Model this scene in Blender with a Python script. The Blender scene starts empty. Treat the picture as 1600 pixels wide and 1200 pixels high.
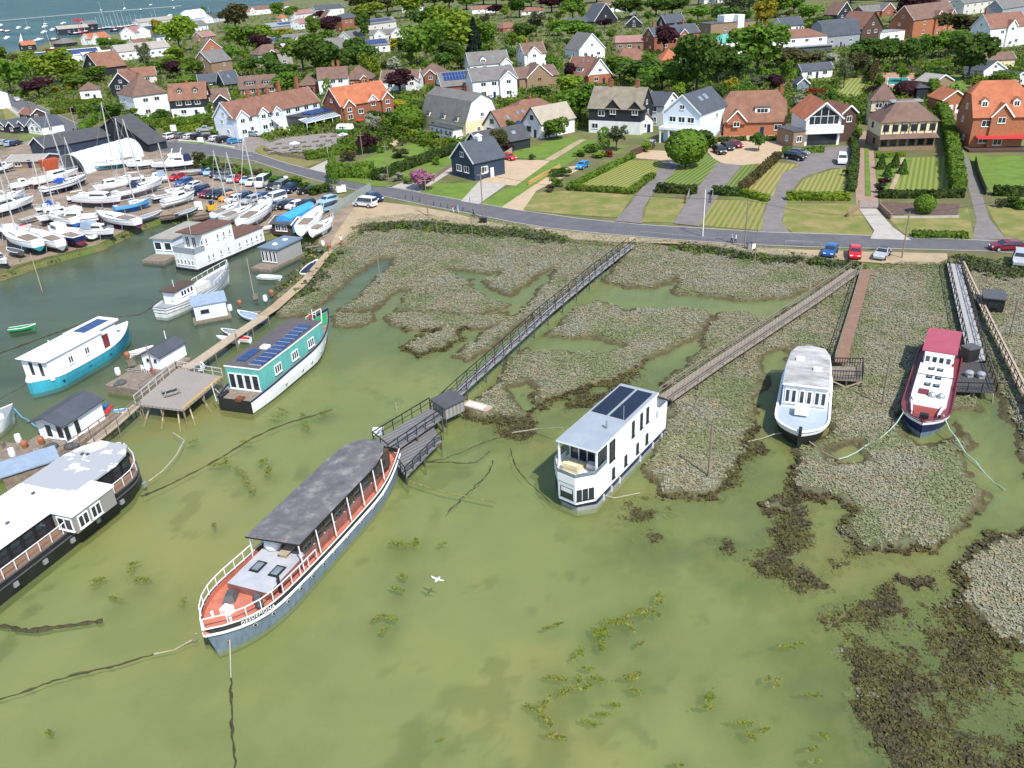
import bpy, math, random
import numpy as np
from mathutils import Vector, Matrix
rnd = random.Random(7)
S = bpy.context.scene
R_ = math.radians
# ---------------- camera ----------------
FOC, PIT, CAMH, XN = 1300.0, R_(27), 43.0, 930.0
_r = math.atan((XN-800)/(FOC/math.tan(PIT)))
_F = Vector((0, math.cos(PIT), -math.sin(PIT)))
_R0 = Vector((1, 0, 0)); _D0 = Vector((0, -math.sin(PIT), -math.cos(PIT)))
_R = math.cos(_r)*_R0+math.sin(_r)*_D0
_D = -math.sin(_r)*_R0+math.cos(_r)*_D0
cam = bpy.data.cameras.new('camera'); camo = bpy.data.objects.new('camera', cam); S.collection.objects.link(camo)
cam.sensor_fit = 'HORIZONTAL'; cam.sensor_width = 36; cam.lens = FOC/1600*36
cam.clip_start = 0.5; cam.clip_end = 20000
mw = Matrix.Identity(4)
for i in range(3):
    mw[i][0] = _R[i]; mw[i][1] = -_D[i]; mw[i][2] = -_F[i]
mw[2][3] = CAMH
camo.matrix_world = mw
S.camera = camo
# ---------------- world, sun, exposure ----------------
SUN_EL, SUN_AZ = R_(52), R_(152)      # azimuth clockwise from +Y (camera looks along +Y)
W = bpy.data.worlds.new('World'); S.world = W; W.use_nodes = True
nt = W.node_tree; bg = nt.nodes['Background']
sky = nt.nodes.new('ShaderNodeTexSky'); sky.sky_type = 'NISHITA'; sky.sun_disc = False
sky.sun_elevation = SUN_EL; sky.sun_rotation = SUN_AZ; sky.air_density = 1.0; sky.dust_density = 0.6; sky.ozone_density = 1.5
nt.links.new(sky.outputs[0], bg.inputs[0]); bg.inputs[1].default_value = 0.15
sl = bpy.data.lights.new('sun', 'SUN'); sl.energy = 3.7; sl.angle = R_(0.7); sl.color = (1, .955, .88)
so = bpy.data.objects.new('sun', sl); S.collection.objects.link(so)
sd = Vector((math.sin(SUN_AZ)*math.cos(SUN_EL), math.cos(SUN_AZ)*math.cos(SUN_EL), math.sin(SUN_EL)))
so.rotation_euler = sd.to_track_quat('Z', 'Y').to_euler()
so.location = (0, 0, 120)
S.view_settings.view_transform = 'Standard'; S.view_settings.look = 'None'
S.view_settings.exposure = 0.6; S.view_settings.gamma = 1
# ---------------- ground-point helper (photo pixel -> point at height z) ----------------
LZ = 0.8                              # height of the land above the water
def G(px, py, z=0.0):
    u = (float(px)-800)/FOC; v = (float(py)-600)/FOC; z = float(z)
    q = _F+u*_R+v*_D
    t = (z-CAMH)/q.z
    return Vector((q.x*t, q.y*t, z))
def PX(p):                            # point -> photo pixel
    d = Vector((p[0], p[1], p[2]-CAMH)); w = d.dot(_F)
    return 800+FOC*d.dot(_R)/w, 600+FOC*d.dot(_D)/w
def scale_at(p):                      # photo pixels per metre at a point
    return FOC/Vector((p[0], p[1], p[2]-CAMH)).dot(_F)
# ---------------- materials ----------------
MATS = {}
def lin(c):
    return tuple((x/12.92 if x <= .04045 else ((x+.055)/1.055)**2.4) for x in c)
def mat(name, c1, c2=None, scale=1.0, rough=.8, bump=0, metal=0, spec=.3, detail=6, stretch=None, c3=None, rand=0, alpha=1, trans=0, bscale=None, lo=.35, hi=.65):
    """two or three real base colours mixed by fractal noise in object space"""
    if name in MATS: return MATS[name]
    m = bpy.data.materials.new(name); m.use_nodes = True; MATS[name] = m
    t = m.node_tree; b = t.nodes['Principled BSDF']
    b.inputs['Roughness'].default_value = rough; b.inputs['Metallic'].default_value = metal
    b.inputs['Specular IOR Level'].default_value = spec
    b.inputs['Alpha'].default_value = alpha; b.inputs['Transmission Weight'].default_value = trans
    if c2 is None: c2 = tuple(x*.82 for x in c1)
    tc = t.nodes.new('ShaderNodeTexCoord'); src = tc.outputs['Object']
    if stretch:
        mp = t.nodes.new('ShaderNodeMapping'); mp.inputs['Scale'].default_value = stretch
        t.links.new(src, mp.inputs[0]); src = mp.outputs[0]
    n = t.nodes.new('ShaderNodeTexNoise'); n.inputs['Scale'].default_value = scale; n.inputs['Detail'].default_value = detail
    n.inputs['Roughness'].default_value = .65
    t.links.new(src, n.inputs['Vector'])
    cr = t.nodes.new('ShaderNodeValToRGB')
    cr.color_ramp.elements[0].position = lo; cr.color_ramp.elements[1].position = hi
    cr.color_ramp.elements[0].color = (*c2, 1); cr.color_ramp.elements[1].color = (*c1, 1)
    if c3:
        e = cr.color_ramp.elements.new((lo+hi)/2); e.color = (*c3, 1)
    t.links.new(n.outputs['Fac'], cr.inputs[0])
    out = cr.outputs[0]
    if rand:
        oi = t.nodes.new('ShaderNodeObjectInfo'); hs = t.nodes.new('ShaderNodeHueSaturation')
        mr = t.nodes.new('ShaderNodeMapRange'); mr.inputs[3].default_value = 1-rand; mr.inputs[4].default_value = 1+rand
        t.links.new(oi.outputs['Random'], mr.inputs[0]); t.links.new(mr.outputs[0], hs.inputs['Value'])
        mh = t.nodes.new('ShaderNodeMapRange'); mh.inputs[3].default_value = .5-rand*.05; mh.inputs[4].default_value = .5+rand*.05
        t.links.new(oi.outputs['Random'], mh.inputs[0]); t.links.new(mh.outputs[0], hs.inputs['Hue'])
        t.links.new(out, hs.inputs['Color']); out = hs.outputs[0]
    t.links.new(out, b.inputs['Base Color'])
    if bump:
        bp = t.nodes.new('ShaderNodeBump'); bp.inputs['Strength'].default_value = bump
        nb = n
        if bscale:
            nb = t.nodes.new('ShaderNodeTexNoise'); nb.inputs['Scale'].default_value = bscale; nb.inputs['Detail'].default_value = 4
            t.links.new(src, nb.inputs['Vector'])
        t.links.new(nb.outputs['Fac'], bp.inputs['Height']); t.links.new(bp.outputs[0], b.inputs['Normal'])
    return m
def stripes(name, c1, c2, width, ang, rough=.8, c3=None, soft=.12, noise=.25, bump=0, axis='XY', spec=.3):
    """parallel bands of two colours (mown lawn, boards, tile courses), broken up by noise"""
    if name in MATS: return MATS[name]
    m = bpy.data.materials.new(name); m.use_nodes = True; MATS[name] = m
    t = m.node_tree; b = t.nodes['Principled BSDF']; b.inputs['Roughness'].default_value = rough
    b.inputs['Specular IOR Level'].default_value = spec
    tc = t.nodes.new('ShaderNodeTexCoord'); mp = t.nodes.new('ShaderNodeMapping')
    if axis == 'XY': mp.inputs['Rotation'].default_value = (0, 0, ang)
    else: mp.inputs['Rotation'].default_value = (0, R_(90), 0)
    t.links.new(tc.outputs['Object'], mp.inputs[0])
    w = t.nodes.new('ShaderNodeTexWave'); w.wave_type = 'BANDS'; w.bands_direction = 'X'; w.wave_profile = 'SIN'
    w.inputs['Scale'].default_value = math.pi/(10*width)*1.0; w.inputs['Distortion'].default_value = .25; w.inputs['Detail'].default_value = 2
    t.links.new(mp.outputs[0], w.inputs[0])
    cr = t.nodes.new('ShaderNodeValToRGB'); cr.color_ramp.elements[0].position = .5-soft; cr.color_ramp.elements[1].position = .5+soft
    cr.color_ramp.elements[0].color = (*c1, 1); cr.color_ramp.elements[1].color = (*c2, 1)
    t.links.new(w.outputs['Fac'], cr.inputs[0])
    n = t.nodes.new('ShaderNodeTexNoise'); n.inputs['Scale'].default_value = .35; n.inputs['Detail'].default_value = 8; n.inputs['Roughness'].default_value = .7
    t.links.new(tc.outputs['Object'], n.inputs['Vector'])
    mx = t.nodes.new('ShaderNodeMix'); mx.data_type = 'RGBA'
    nr = t.nodes.new('ShaderNodeMapRange'); nr.inputs[1].default_value = .4; nr.inputs[2].default_value = .75; nr.inputs[4].default_value = noise*2
    t.links.new(n.outputs['Fac'], nr.inputs[0]); t.links.new(nr.outputs[0], mx.inputs['Factor'])
    t.links.new(cr.outputs[0], mx.inputs[6]); mx.inputs[7].default_value = (*(c3 or tuple((a+q)/2*.8 for a, q in zip(c1, c2))), 1)
    t.links.new(mx.outputs[2], b.inputs['Base Color'])
    if bump:
        bp = t.nodes.new('ShaderNodeBump'); bp.inputs['Strength'].default_value = bump; bp.inputs['Distance'].default_value = .03
        t.links.new(w.outputs['Fac'], bp.inputs['Height']); t.links.new(bp.outputs[0], b.inputs['Normal'])
    return m
# ---------------- mesh helpers ----------------
class MB:
    def __init__(s): s.v = []; s.f = []; s.m = []
    def add(s, vs, fs, mi=0):
        o = len(s.v); s.v += [tuple(p) for p in vs]
        for f in fs: s.f.append([o+i for i in f]); s.m.append(mi)
        return s
    def box(s, x0, x1, y0, y1, z0, z1, mi=0, top=None):
        s.add([(x0,y0,z0),(x1,y0,z0),(x1,y1,z0),(x0,y1,z0),(x0,y0,z1),(x1,y0,z1),(x1,y1,z1),(x0,y1,z1)],
              [(0,3,2,1),(0,1,5,4),(1,2,6,5),(2,3,7,6),(3,0,4,7)], mi)
        s.f.append([len(s.v)-4, len(s.v)-3, len(s.v)-2, len(s.v)-1]); s.m.append(mi if top is None else top); return s
    def prism(s, pts, z0, z1, mi=0, top=None, pts1=None):
        n = len(pts); q = pts1 or pts
        a = sum(pts[i][0]*pts[(i+1) % n][1]-pts[(i+1) % n][0]*pts[i][1] for i in range(n))
        if a < 0: pts = pts[::-1]; q = q[::-1]
        zz0 = z0 if callable(z0) else (lambda p: z0); zz1 = z1 if callable(z1) else (lambda p: z1)
        vs = [(p[0], p[1], zz0(p)) for p in pts]+[(p[0], p[1], zz1(p)) for p in q]
        s.add(vs, [[i, (i+1) % n, n+(i+1) % n, n+i] for i in range(n)]+[list(range(n))[::-1]], mi)
        s.f.append([len(s.v)-n+i for i in range(n)]); s.m.append(mi if top is None else top); return s
    def bar(s, p, q, w=.06, h=None, mi=0):
        p = Vector(p); q = Vector(q); d = (q-p)
        if d.length < 1e-6: return s
        d.normalize(); up = Vector((0, 0, 1)) if abs(d.z) < .95 else Vector((1, 0, 0))
        a = d.cross(up).normalized()*(w/2); b = a.cross(d).normalized()*((h or w)/2)
        s.add([p-a-b, p+a-b, p+a+b, p-a+b, q-a-b, q+a-b, q+a+b, q-a+b], [(0,3,2,1)[::-1],(4,5,6,7)[::-1],(0,1,5,4)[::-1],(1,2,6,5)[::-1],(2,3,7,6)[::-1],(3,0,4,7)[::-1]], mi); return s
    def tube(s, p, q, r, r2=None, n=6, mi=0):
        p = Vector(p); q = Vector(q); d = (q-p)
        if d.length < 1e-6: return s
        d.normalize(); r2 = r if r2 is None else r2
        up = Vector((0, 0, 1)) if abs(d.z) < .95 else Vector((1, 0, 0)); a = d.cross(up).normalized(); b = d.cross(a)
        vs = [p+(a*math.cos(t)+b*math.sin(t))*r for t in [2*math.pi*i/n for i in range(n)]]+[q+(a*math.cos(t)+b*math.sin(t))*r2 for t in [2*math.pi*i/n for i in range(n)]]
        s.add(vs, [[i, (i+1) % n, n+(i+1) % n, n+i] for i in range(n)]+[list(range(n))[::-1], list(range(n, 2*n))], mi); return s
    def path(s, pts, w, h=None, mi=0):
        for a, b in zip(pts, pts[1:]): s.bar(a, b, w, h, mi)
        return s
    def quad(s, a, b, c, d, mi=0): s.add([a, b, c, d], [(0, 1, 2, 3)], mi); return s
    def ball(s, c, r, mi=0, n=8, k=5, sz=1):
        vs = []; fs = []
        for j in range(k+1):
            t = math.pi*j/k
            for i in range(n):
                a = 2*math.pi*i/n; vs.append((c[0]+r*math.sin(t)*math.cos(a), c[1]+r*math.sin(t)*math.sin(a), c[2]+r*sz*math.cos(t)))
        for j in range(k):
            for i in range(n): fs.append((j*n+i, (j+1)*n+i, (j+1)*n+(i+1) % n, j*n+(i+1) % n))
        s.add(vs, fs, mi); return s
    def mesh(s, name, mats, smooth=False):
        me = bpy.data.meshes.new(name); me.from_pydata(s.v, [], s.f)
        for m in (mats if isinstance(mats, (list, tuple)) else [mats]): me.materials.append(m)
        me.polygons.foreach_set('material_index', s.m)
        if smooth: me.polygons.foreach_set('use_smooth', [True]*len(s.f))
        me.update(); return me
    def build(s, name, mats, parent=None, loc=(0, 0, 0), rz=0, smooth=False):
        return link(name, s.mesh(name, mats, smooth), parent, loc, rz)
def link(name, me, parent=None, loc=(0, 0, 0), rz=0, sc=None):
    o = bpy.data.objects.new(name, me); S.collection.objects.link(o)
    o.location = loc; o.rotation_euler = (0, 0, rz)
    if sc is not None: o.scale = sc
    if parent: o.parent = parent
    return o
USED = {}
def tag(o, label, cat, group=None, kind=None):
    if label:
        o['label'] = label
        USED.setdefault(label, []).append(o)
    if cat: o['category'] = cat
    if group: o['group'] = group
    if kind: o['kind'] = kind
    return o
def thing(name, label, cat, loc=(0, 0, 0), rz=0, group=None):
    o = bpy.data.objects.new(name, None); S.collection.objects.link(o); o.empty_display_size = .5
    o.location = loc; o.rotation_euler = (0, 0, rz); return tag(o, label, cat, group)
def npmesh(name, v, f, mats, mi=None, smooth=False):
    """fast quad mesh from arrays"""
    me = bpy.data.meshes.new(name); v = np.asarray(v, np.float32); f = np.asarray(f, np.int32)
    me.vertices.add(len(v)); me.vertices.foreach_set('co', v.ravel())
    k = f.shape[1]
    me.loops.add(f.size); me.loops.foreach_set('vertex_index', f.ravel())
    me.polygons.add(len(f)); me.polygons.foreach_set('loop_start', np.arange(0, f.size, k, dtype=np.int32))
    try: me.polygons.foreach_set('loop_total', np.full(len(f), k, np.int32))
    except Exception: pass
    for m in (mats if isinstance(mats, (list, tuple)) else [mats]): me.materials.append(m)
    if mi is not None: me.polygons.foreach_set('material_index', np.asarray(mi, np.int32))
    if smooth: me.polygons.foreach_set('use_smooth', np.ones(len(f), bool))
    me.update(calc_edges=True); me.validate(); return me
def leafquads(P, N, size, rs, jit=.9, asp=1.0):
    """leaf-sized quads at points P, normals N jittered"""
    n = len(P); N = N+rs.normal(0, jit, (n, 3)); N /= np.linalg.norm(N, axis=1, keepdims=True)+1e-9
    A = np.cross(N, rs.normal(0, 1, (n, 3))); A /= np.linalg.norm(A, axis=1, keepdims=True)+1e-9
    B = np.cross(N, A); s = (size*(.6+.8*rs.random(n)))[:, None]/2
    V = np.stack([P-A*s-B*s*asp, P+A*s-B*s*asp*.6, P+A*s*.7+B*s*asp, P-A*s+B*s*asp*.8], 1).reshape(-1, 3)
    return V, np.arange(n*4).reshape(-1, 4)
def copy_tree(o, parent=None):
    c = o.copy(); S.collection.objects.link(c)
    if parent: c.parent = parent
    for ch in list(o.children): copy_tree(ch, c)
    return c
# ---------------- palette ----------------
WHITE = mat('white_paint', (.78,.78,.76), (.56,.555,.53), 1.2, .5, stretch=(1.3, 1.3, .35), detail=9, lo=.25, hi=.6)
WHITE2 = mat('bright_white', (.86,.86,.85), (.8,.8,.8), .5, .35)
CREAM = mat('cream_render', (.72,.62,.40), (.64,.54,.34), 1.2, .8)
PALE = mat('pale_render', (.62,.60,.54), (.52,.5,.45), 1.2, .8)
BLACKB = stripes('black_boards', (.018,.02,.026), (.03,.034,.042), .2, 0, .6, axis='Z', noise=.1)
NAVYB = stripes('navy_boards', (.022,.035,.065), (.04,.055,.09), .2, 0, .55, axis='Z', noise=.1)
PALEB = stripes('pale_boards', (.60,.68,.76), (.70,.77,.83), .2, 0, .6, axis='Z', noise=.1)
WHITEB = stripes('white_boards', (.70,.71,.73), (.80,.80,.80), .22, 0, .5, axis='Z', noise=.08)
GREYB = stripes('grey_boards', (.24,.26,.29), (.31,.33,.36), .25, 0, .6, axis='Z', noise=.15)
BRICK = mat('red_brick', (.30,.115,.065), (.22,.08,.045), 3, .85, .1)
BRICK2 = mat('buff_brick', (.30,.20,.13), (.22,.15,.10), 3, .85, .1)
BRICK3 = mat('orange_brick', (.40,.16,.08), (.30,.11,.055), 3, .85, .1)
STONE = mat('grey_stone', (.34,.32,.28), (.26,.24,.21), 1.5, .85)
DKBRN = stripes('brown_boards', (.07,.04,.03), (.1,.06,.045), .2, 0, .7, axis='Z')
GLASS = mat('window_glass', (.035,.045,.055), (.015,.02,.026), .6, .08, spec=.8)
GLASSL = mat('pale_glass', (.25,.3,.33), (.12,.16,.19), .7, .1, spec=.8)
SOLAR = mat('solar_cells', (.02,.05,.16), (.014,.035,.12), .8, .12, spec=.7)
SOLARB = mat('solar_dark', (.012,.016,.03), (.01,.012,.022), .8, .15, spec=.6)
BLACK = mat('black_paint', (.018,.018,.02), (.028,.028,.03), .7, .45)
DGREY = mat('dark_grey', (.07,.07,.075), (.10,.10,.105), 1, .6)
GREYM = mat('grey_metal', (.38,.39,.4), (.3,.31,.32), 1.5, .45, metal=.3)
ALU = mat('mast_alloy', (.62,.62,.6), (.5,.5,.49), 1, .35, metal=.3)
WOODG = stripes('grey_deck', (.36,.32,.28), (.25,.225,.2), .42, .9, .85, noise=.35, bump=.3)
WOODN = mat('weathered_wood', (.27,.22,.17), (.17,.135,.1), 2, .85, .1)
WOODP = mat('pale_wood', (.46,.37,.26), (.36,.28,.2), 2, .85, .1)
WOODD = mat('dark_wood', (.055,.045,.04), (.1,.085,.075), 2, .8, .1)
WOODY = mat('yellow_wood', (.50,.33,.11), (.42,.27,.1), 2, .7)
RUST = mat('rusty_boards', (.26,.155,.105), (.2,.12,.08), 2, .85, .1)
TYRE = mat('tyre', (.02,.02,.02), (.03,.03,.03), 2, .8)
RED = mat('red_paint', (.55,.03,.03), (.45,.025,.025), 1, .35)
REDD = mat('maroon_paint', (.20,.035,.045), (.16,.028,.036), 1, .4)
ORANGE = mat('orange_deck', (.56,.20,.13), (.44,.145,.095), 1.5, .6)
NAVY = mat('navy_paint', (.012,.02,.07), (.02,.03,.09), 1, .35)
BLUE = mat('blue_paint', (.03,.14,.45), (.025,.11,.37), 1, .4)
SKYB = mat('sky_blue', (.13,.42,.72), (.1,.35,.62), 1, .5)
TURQ = mat('turquoise_paint', (.05,.40,.52), (.05,.27,.34), 1.2, .45, stretch=(1.5, 1.5, .3), detail=9, lo=.25)
TEAL = mat('teal_paint', (.14,.46,.42), (.10,.35,.32), 1.2, .5, stretch=(1.5, 1.5, .3), detail=9)
BOATB = mat('blue_grey_steel', (.20,.26,.33), (.13,.17,.22), 1.2, .5, bump=.05, stretch=(1.6, 1.6, .3), detail=9)
GREEN = mat('green_paint', (.02,.30,.10), (.018,.25,.08), 1, .5)
YELLOW = mat('yellow_paint', (.65,.36,.03), (.55,.3,.02), 1, .5)
ROPE = mat('rope', (.42,.38,.29), (.3,.27,.2), 3, .9)
WEEDR = mat('weedy_rope', (.07,.06,.03), (.035,.035,.018), 3, .9)
SKIN = mat('skin', (.45,.28,.2), (.4,.25,.18), 2, .6)
CLOTHW = mat('white_cloth', (.7,.7,.7), (.6,.6,.6), 2, .9)
CLOTHB = mat('blue_cloth', (.03,.05,.12), (.02,.035,.09), 2, .9)
CLOTHR = mat('red_cloth', (.5,.04,.04), (.4,.03,.03), 2, .9)
CANVAS = mat('blue_canvas', (.02,.08,.38), (.016,.06,.3), 1.5, .8)
DCANVAS = mat('navy_canvas', (.016,.022,.06), (.024,.03,.075), 1.5, .8)
GCANVAS = mat('grey_canvas', (.30,.38,.48), (.24,.3,.38), 1.5, .8)
CONC = mat('concrete', (.44,.41,.36), (.36,.33,.29), .8, .9)
def tile(nm, a, b): return mat(nm, a, b, .55, .85, bump=.25, bscale=7, detail=9, lo=.3, hi=.7)
T_BRN = tile('brown_tiles', (.20,.125,.095), (.12,.075,.058))
T_RBR = tile('redbrown_tiles', (.25,.125,.088), (.155,.078,.057))
T_ORG = tile('orange_tiles', (.46,.165,.08), (.31,.10,.05))
T_OBR = tile('orange_brown_tiles', (.27,.135,.085), (.155,.082,.055))
T_GRY = tile('grey_tiles', (.19,.18,.17), (.13,.12,.115))
T_SLT = tile('slate', (.085,.095,.115), (.06,.066,.08))
T_THA = tile('thatch', (.28,.24,.18), (.17,.145,.11))
T_PTH = tile('pale_thatch', (.40,.35,.28), (.3,.26,.2))
T_FLT = tile('dark_felt', (.06,.06,.066), (.085,.085,.09))
T_TEAL = tile('verdigris', (.12,.42,.34), (.09,.34,.28))
T_ASB = tile('asbestos', (.36,.33,.29), (.28,.25,.22))
T_PNK = tile('pink_tiles', (.34,.19,.17), (.26,.14,.125))
T_WHT = mat('white_roof', (.84,.84,.83), (.78,.78,.77), .6, .5)
# ---------------- water bed, saltmarsh and shore as one terrain ----------------
rs = np.random.RandomState(3)
_LAT = rs.rand(256, 256)
def vnoise(x, y):
    xi = np.floor(x).astype(int); yi = np.floor(y).astype(int); fx = x-xi; fy = y-yi
    fx = fx*fx*(3-2*fx); fy = fy*fy*(3-2*fy)
    a = _LAT[xi & 255, yi & 255]; b = _LAT[(xi+1) & 255, yi & 255]; c = _LAT[xi & 255, (yi+1) & 255]; d = _LAT[(xi+1) & 255, (yi+1) & 255]
    return (a*(1-fx)+b*fx)*(1-fy)+(c*(1-fx)+d*fx)*fy
def fbm(x, y, s, o=4):
    r = 0; a = .5; t = 0
    for k in range(o):
        r = r+a*vnoise(x*s+17*k, y*s+31*k); t += a; a *= .55; s *= 2.1
    return r/t
def sdf(X, Y, pts):
    """signed distance, positive inside"""
    P = np.array([[p[0], p[1]] for p in pts]); d = np.full(X.shape, 1e9); ins = np.zeros(X.shape, bool)
    m = 12; sel = (X > P[:, 0].min()-m) & (X < P[:, 0].max()+m) & (Y > P[:, 1].min()-m) & (Y < P[:, 1].max()+m)
    x = X[sel]; y = Y[sel]; dd = np.full(x.shape, 1e9); ii = np.zeros(x.shape, bool)
    for i in range(len(P)):
        a = P[i]; b = P[(i+1) % len(P)]; e = b-a; L = e@e+1e-12
        t = np.clip(((x-a[0])*e[0]+(y-a[1])*e[1])/L, 0, 1)
        dd = np.minimum(dd, (x-a[0]-t*e[0])**2+(y-a[1]-t*e[1])**2)
        c = ((a[1] > y) != (b[1] > y)) & (x < (b[0]-a[0])*(y-a[1])/(b[1]-a[1]+1e-12)+a[0]); ii ^= c
    o = np.full(X.shape, -12.0); o[sel] = np.where(ii, 1, -1)*np.sqrt(dd); return o
def pp(s, z=.25):
    n = [float(t) for t in s.replace(';', ' ').replace(',', ' ').split()]
    return [G(n[i], n[i+1], z) for i in range(0, len(n), 2)]
SHORE = "-260,500 0,428 60,408 150,384 215,352 262,338 330,338 410,366 450,362 500,372 497,382 520,392 545,372 572,350 640,346 700,349 740,353 790,357 850,364 900,376 960,380 1000,380 1040,378 1100,383 1180,396 1250,402 1310,407 1380,412 1480,414 1510,402 1600,422 2000,470"
MARSH = [
 "560,346 640,338 760,346 990,372 975,392 935,425 890,462 860,485 835,500 815,490 800,470 792,478 740,490 700,488 650,486 600,484 560,482 530,484 505,486 470,492 440,496 415,486 440,455 480,420 505,395 535,380",
 "605,493 650,489 700,491 780,491 800,484 812,492 800,502 760,509 740,511 712,512 712,522 690,542 655,550 636,543 648,530 682,520 690,510 670,515 640,512 612,506",
 "880,440 888,450 845,482 805,507 775,530 730,560 712,553 750,523 795,493 835,468",
 "520,491 578,488 582,498 560,508 528,506",
 "990,374 1100,378 1250,398 1340,412 1325,425 1290,440 1250,455 1200,467 1160,467 1110,462 1058,459 1054,451 1062,441 1056,432 1044,440 1016,449 996,447 978,447 945,440 958,425 975,400",
 "928,468 960,477 975,486 1010,482 1060,482 1095,485 1107,492 1096,515 1075,530 1052,545 1030,551 1010,560 985,575 960,590 930,600 890,614 852,630 838,634 820,650 790,656 742,648 735,640 770,610 790,585 808,555 845,528 862,515 885,500 905,482",
 "1118,495 1135,487 1160,486 1190,497 1212,500 1232,482 1262,466 1300,450 1316,438 1335,418 1490,412 1520,420 1700,440 1700,760 1600,742 1592,700 1590,670 1575,640 1545,560 1515,600 1530,650 1500,665 1520,690 1505,712 1480,690 1435,688 1400,688 1370,700 1330,692 1302,700 1292,680 1300,600 1296,545 1240,540 1222,600 1196,596 1180,630 1172,660 1160,690 1152,720 1132,752 1100,771 1075,772 1035,766 1014,742 1030,692 1045,660 1040,620 1046,588 1056,575 1082,560 1098,546 1102,530",
 "1236,702 1252,692 1290,696 1318,708 1345,738 1372,720 1400,702 1440,694 1478,700 1502,730 1532,760 1536,790 1520,812 1480,836 1420,858 1350,852 1328,830 1316,800 1300,778 1275,770 1244,754 1230,738",
 "1290,672 1330,680 1400,680 1440,690 1490,690 1500,725 1440,735 1330,745 1290,735 1270,700", "1640,825 1600,842 1562,840 1530,860 1500,884 1514,912 1498,942 1530,962 1562,998 1700,1005",
 "1405,888 1425,882 1432,894 1412,900", "1195,790 1215,778 1225,792 1205,800",
]
CREEK = ["1580,690 1600,740 1545,815 1460,880 1390,905 1300,928 1290,910 1400,876 1480,848 1530,808 1560,750 1560,700", "1195,600 1228,640 1238,690 1228,735 1190,772 1125,795 1140,775 1195,745 1208,700 1190,650", "1275,790 1300,775 1318,800 1290,850 1275,890 1262,880 1280,830", "590,408 612,402 600,418 580,435 560,455 536,472 520,487 502,480 520,462 540,445 565,425", "625,452 634,454 620,470 610,487 588,486 600,470",
 "703,420 730,426 762,429 775,424 772,430 757,434 752,446 776,458 805,466 800,472 770,463 745,451 748,433 725,431", "800,462 825,447 858,423 855,434 836,452 816,468 802,490 794,488",
 "826,532 850,526 885,529 930,531 972,541 950,547 925,542 895,547 870,543 838,547", "806,604 822,600 838,634 822,640 810,625", "1094,540 1050,560 1020,585 1040,590 1060,572",
 "1300,704 1330,694 1338,716 1312,722", 
 "1203,560 1228,548 1236,640 1285,664 1275,684 1240,690 1205,640", "1415,650 1440,690 1480,684 1500,650 1480,640",
 "1500,640 1555,640 1585,690 1570,735 1540,690 1515,680"]
WEED = ["1190,760 1232,738 1300,780 1330,835 1360,858 1420,862 1420,880 1300,912 1260,890 1205,850", "1130,700 1165,680 1210,660 1225,700 1180,760 1120,785 1090,775",
 "1290,960 1380,905 1470,880 1560,835 1700,800 1700,1250 1420,1250 1360,1180 1325,1110 1320,1050 1285,1000", "930,780 1000,770 1050,800 1020,830 960,810", "1000,838 1030,826 1050,842 1030,856 1005,850",
 "1115,850 1135,842 1145,860 1125,872", "740,640 790,655 840,650 860,680 800,700 750,680", "640,525 700,512 715,525 690,548 650,556 630,548", "860,620 960,590 1000,580 1010,600 930,640 870,650",
 "1150,860 1230,850 1300,912 1250,925 1170,905"]
FWS = """870,1060 8 30;880,1080 6 25;900,1075 7 25;905,1060 5 14;920,1070 5 12;935,1060 6 18;990,1055 7 26;985,1060 5 16;935,990 8 26;945,985 7 22;965,972 9 30;975,965 6 18;1000,955 9 30;1010,958 5 14;1030,935 7 20;1025,957 5 12;940,1010 7 16;905,1020 8 12;850,1100 9 12;845,1110 5 10;855,1125 8 16;870,1150 8 14;830,1105 6 8;995,1080 6 10;960,1100 5 8;925,1130 8 8;940,1115 6 8;920,1045 5 6;1000,1005 4 8;985,980 5 10;870,975 4 6;855,980 4 6;
625,850 7 26;650,846 6 12;610,965 6 12;600,985 5 10;590,965 5 8;620,920 5 8;630,900 5 6;385,750 6 14;375,735 6 10;395,765 5 10;410,720 6 8;420,735 6 14;352,720 8 10;340,725 6 8;300,690 5 6;205,885 6 8;220,905 7 14;155,905 6 10;150,912 4 6;180,935 6 8;285,940 5 6;335,820 4 4;210,880 4 5;430,650 6 8;440,640 5 8;505,645 8 14;475,650 6 10;478,665 6 10;385,690 5 6;690,850 4 3;1110,1090 9 14;1105,1105 6 10;1165,1130 7 22;1175,1150 7 14;1195,1140 5 8;1290,1150 5 8;1270,1170 5 10;1275,1190 5 8;1215,1065 6 8;1200,1060 4 6;1270,1085 6 6;1360,1070 5 6;1350,1085 5 5;1440,1160 6 12;1410,1150 5 8;1300,960 6 18;1325,1000 6 12;1230,1010 6 12;1250,1005 4 6;75,1145 4 5;690,1155 3 3;1060,1195 4 4"""
LAND = pp(SHORE, LZ)+[G(2000, 200, LZ), Vector((900, 900, LZ)), Vector((-900, 900, LZ)), Vector((-500, 300, LZ)), G(-260, 150, LZ)]
gx = np.arange(-105, 118, .36); gy = np.arange(18, 172, .36)
X, Y = np.meshgrid(gx, gy, indexing='xy')
wx = X+2.2*(fbm(X, Y, .35, 4)-.5)+1.0*(fbm(X+50, Y, 1.6, 2)-.5); wy = Y+2.2*(fbm(X+90, Y+40, .35, 4)-.5)+1.0*(fbm(X, Y+70, 1.6, 2)-.5)
dm = np.full(X.shape, -12.0)
for s in MARSH: dm = np.maximum(dm, sdf(wx, wy, pp(s)))
for s in CREEK: dm = np.minimum(dm, -sdf(wx, wy, pp(s))-.85)
dl = sdf(X+.5*(fbm(X, Y, .5, 3)-.5), Y, LAND)
dw = np.full(X.shape, -12.0)
for s in WEED: dw = np.maximum(dw, sdf(wx, wy, pp(s, 0)))
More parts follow.
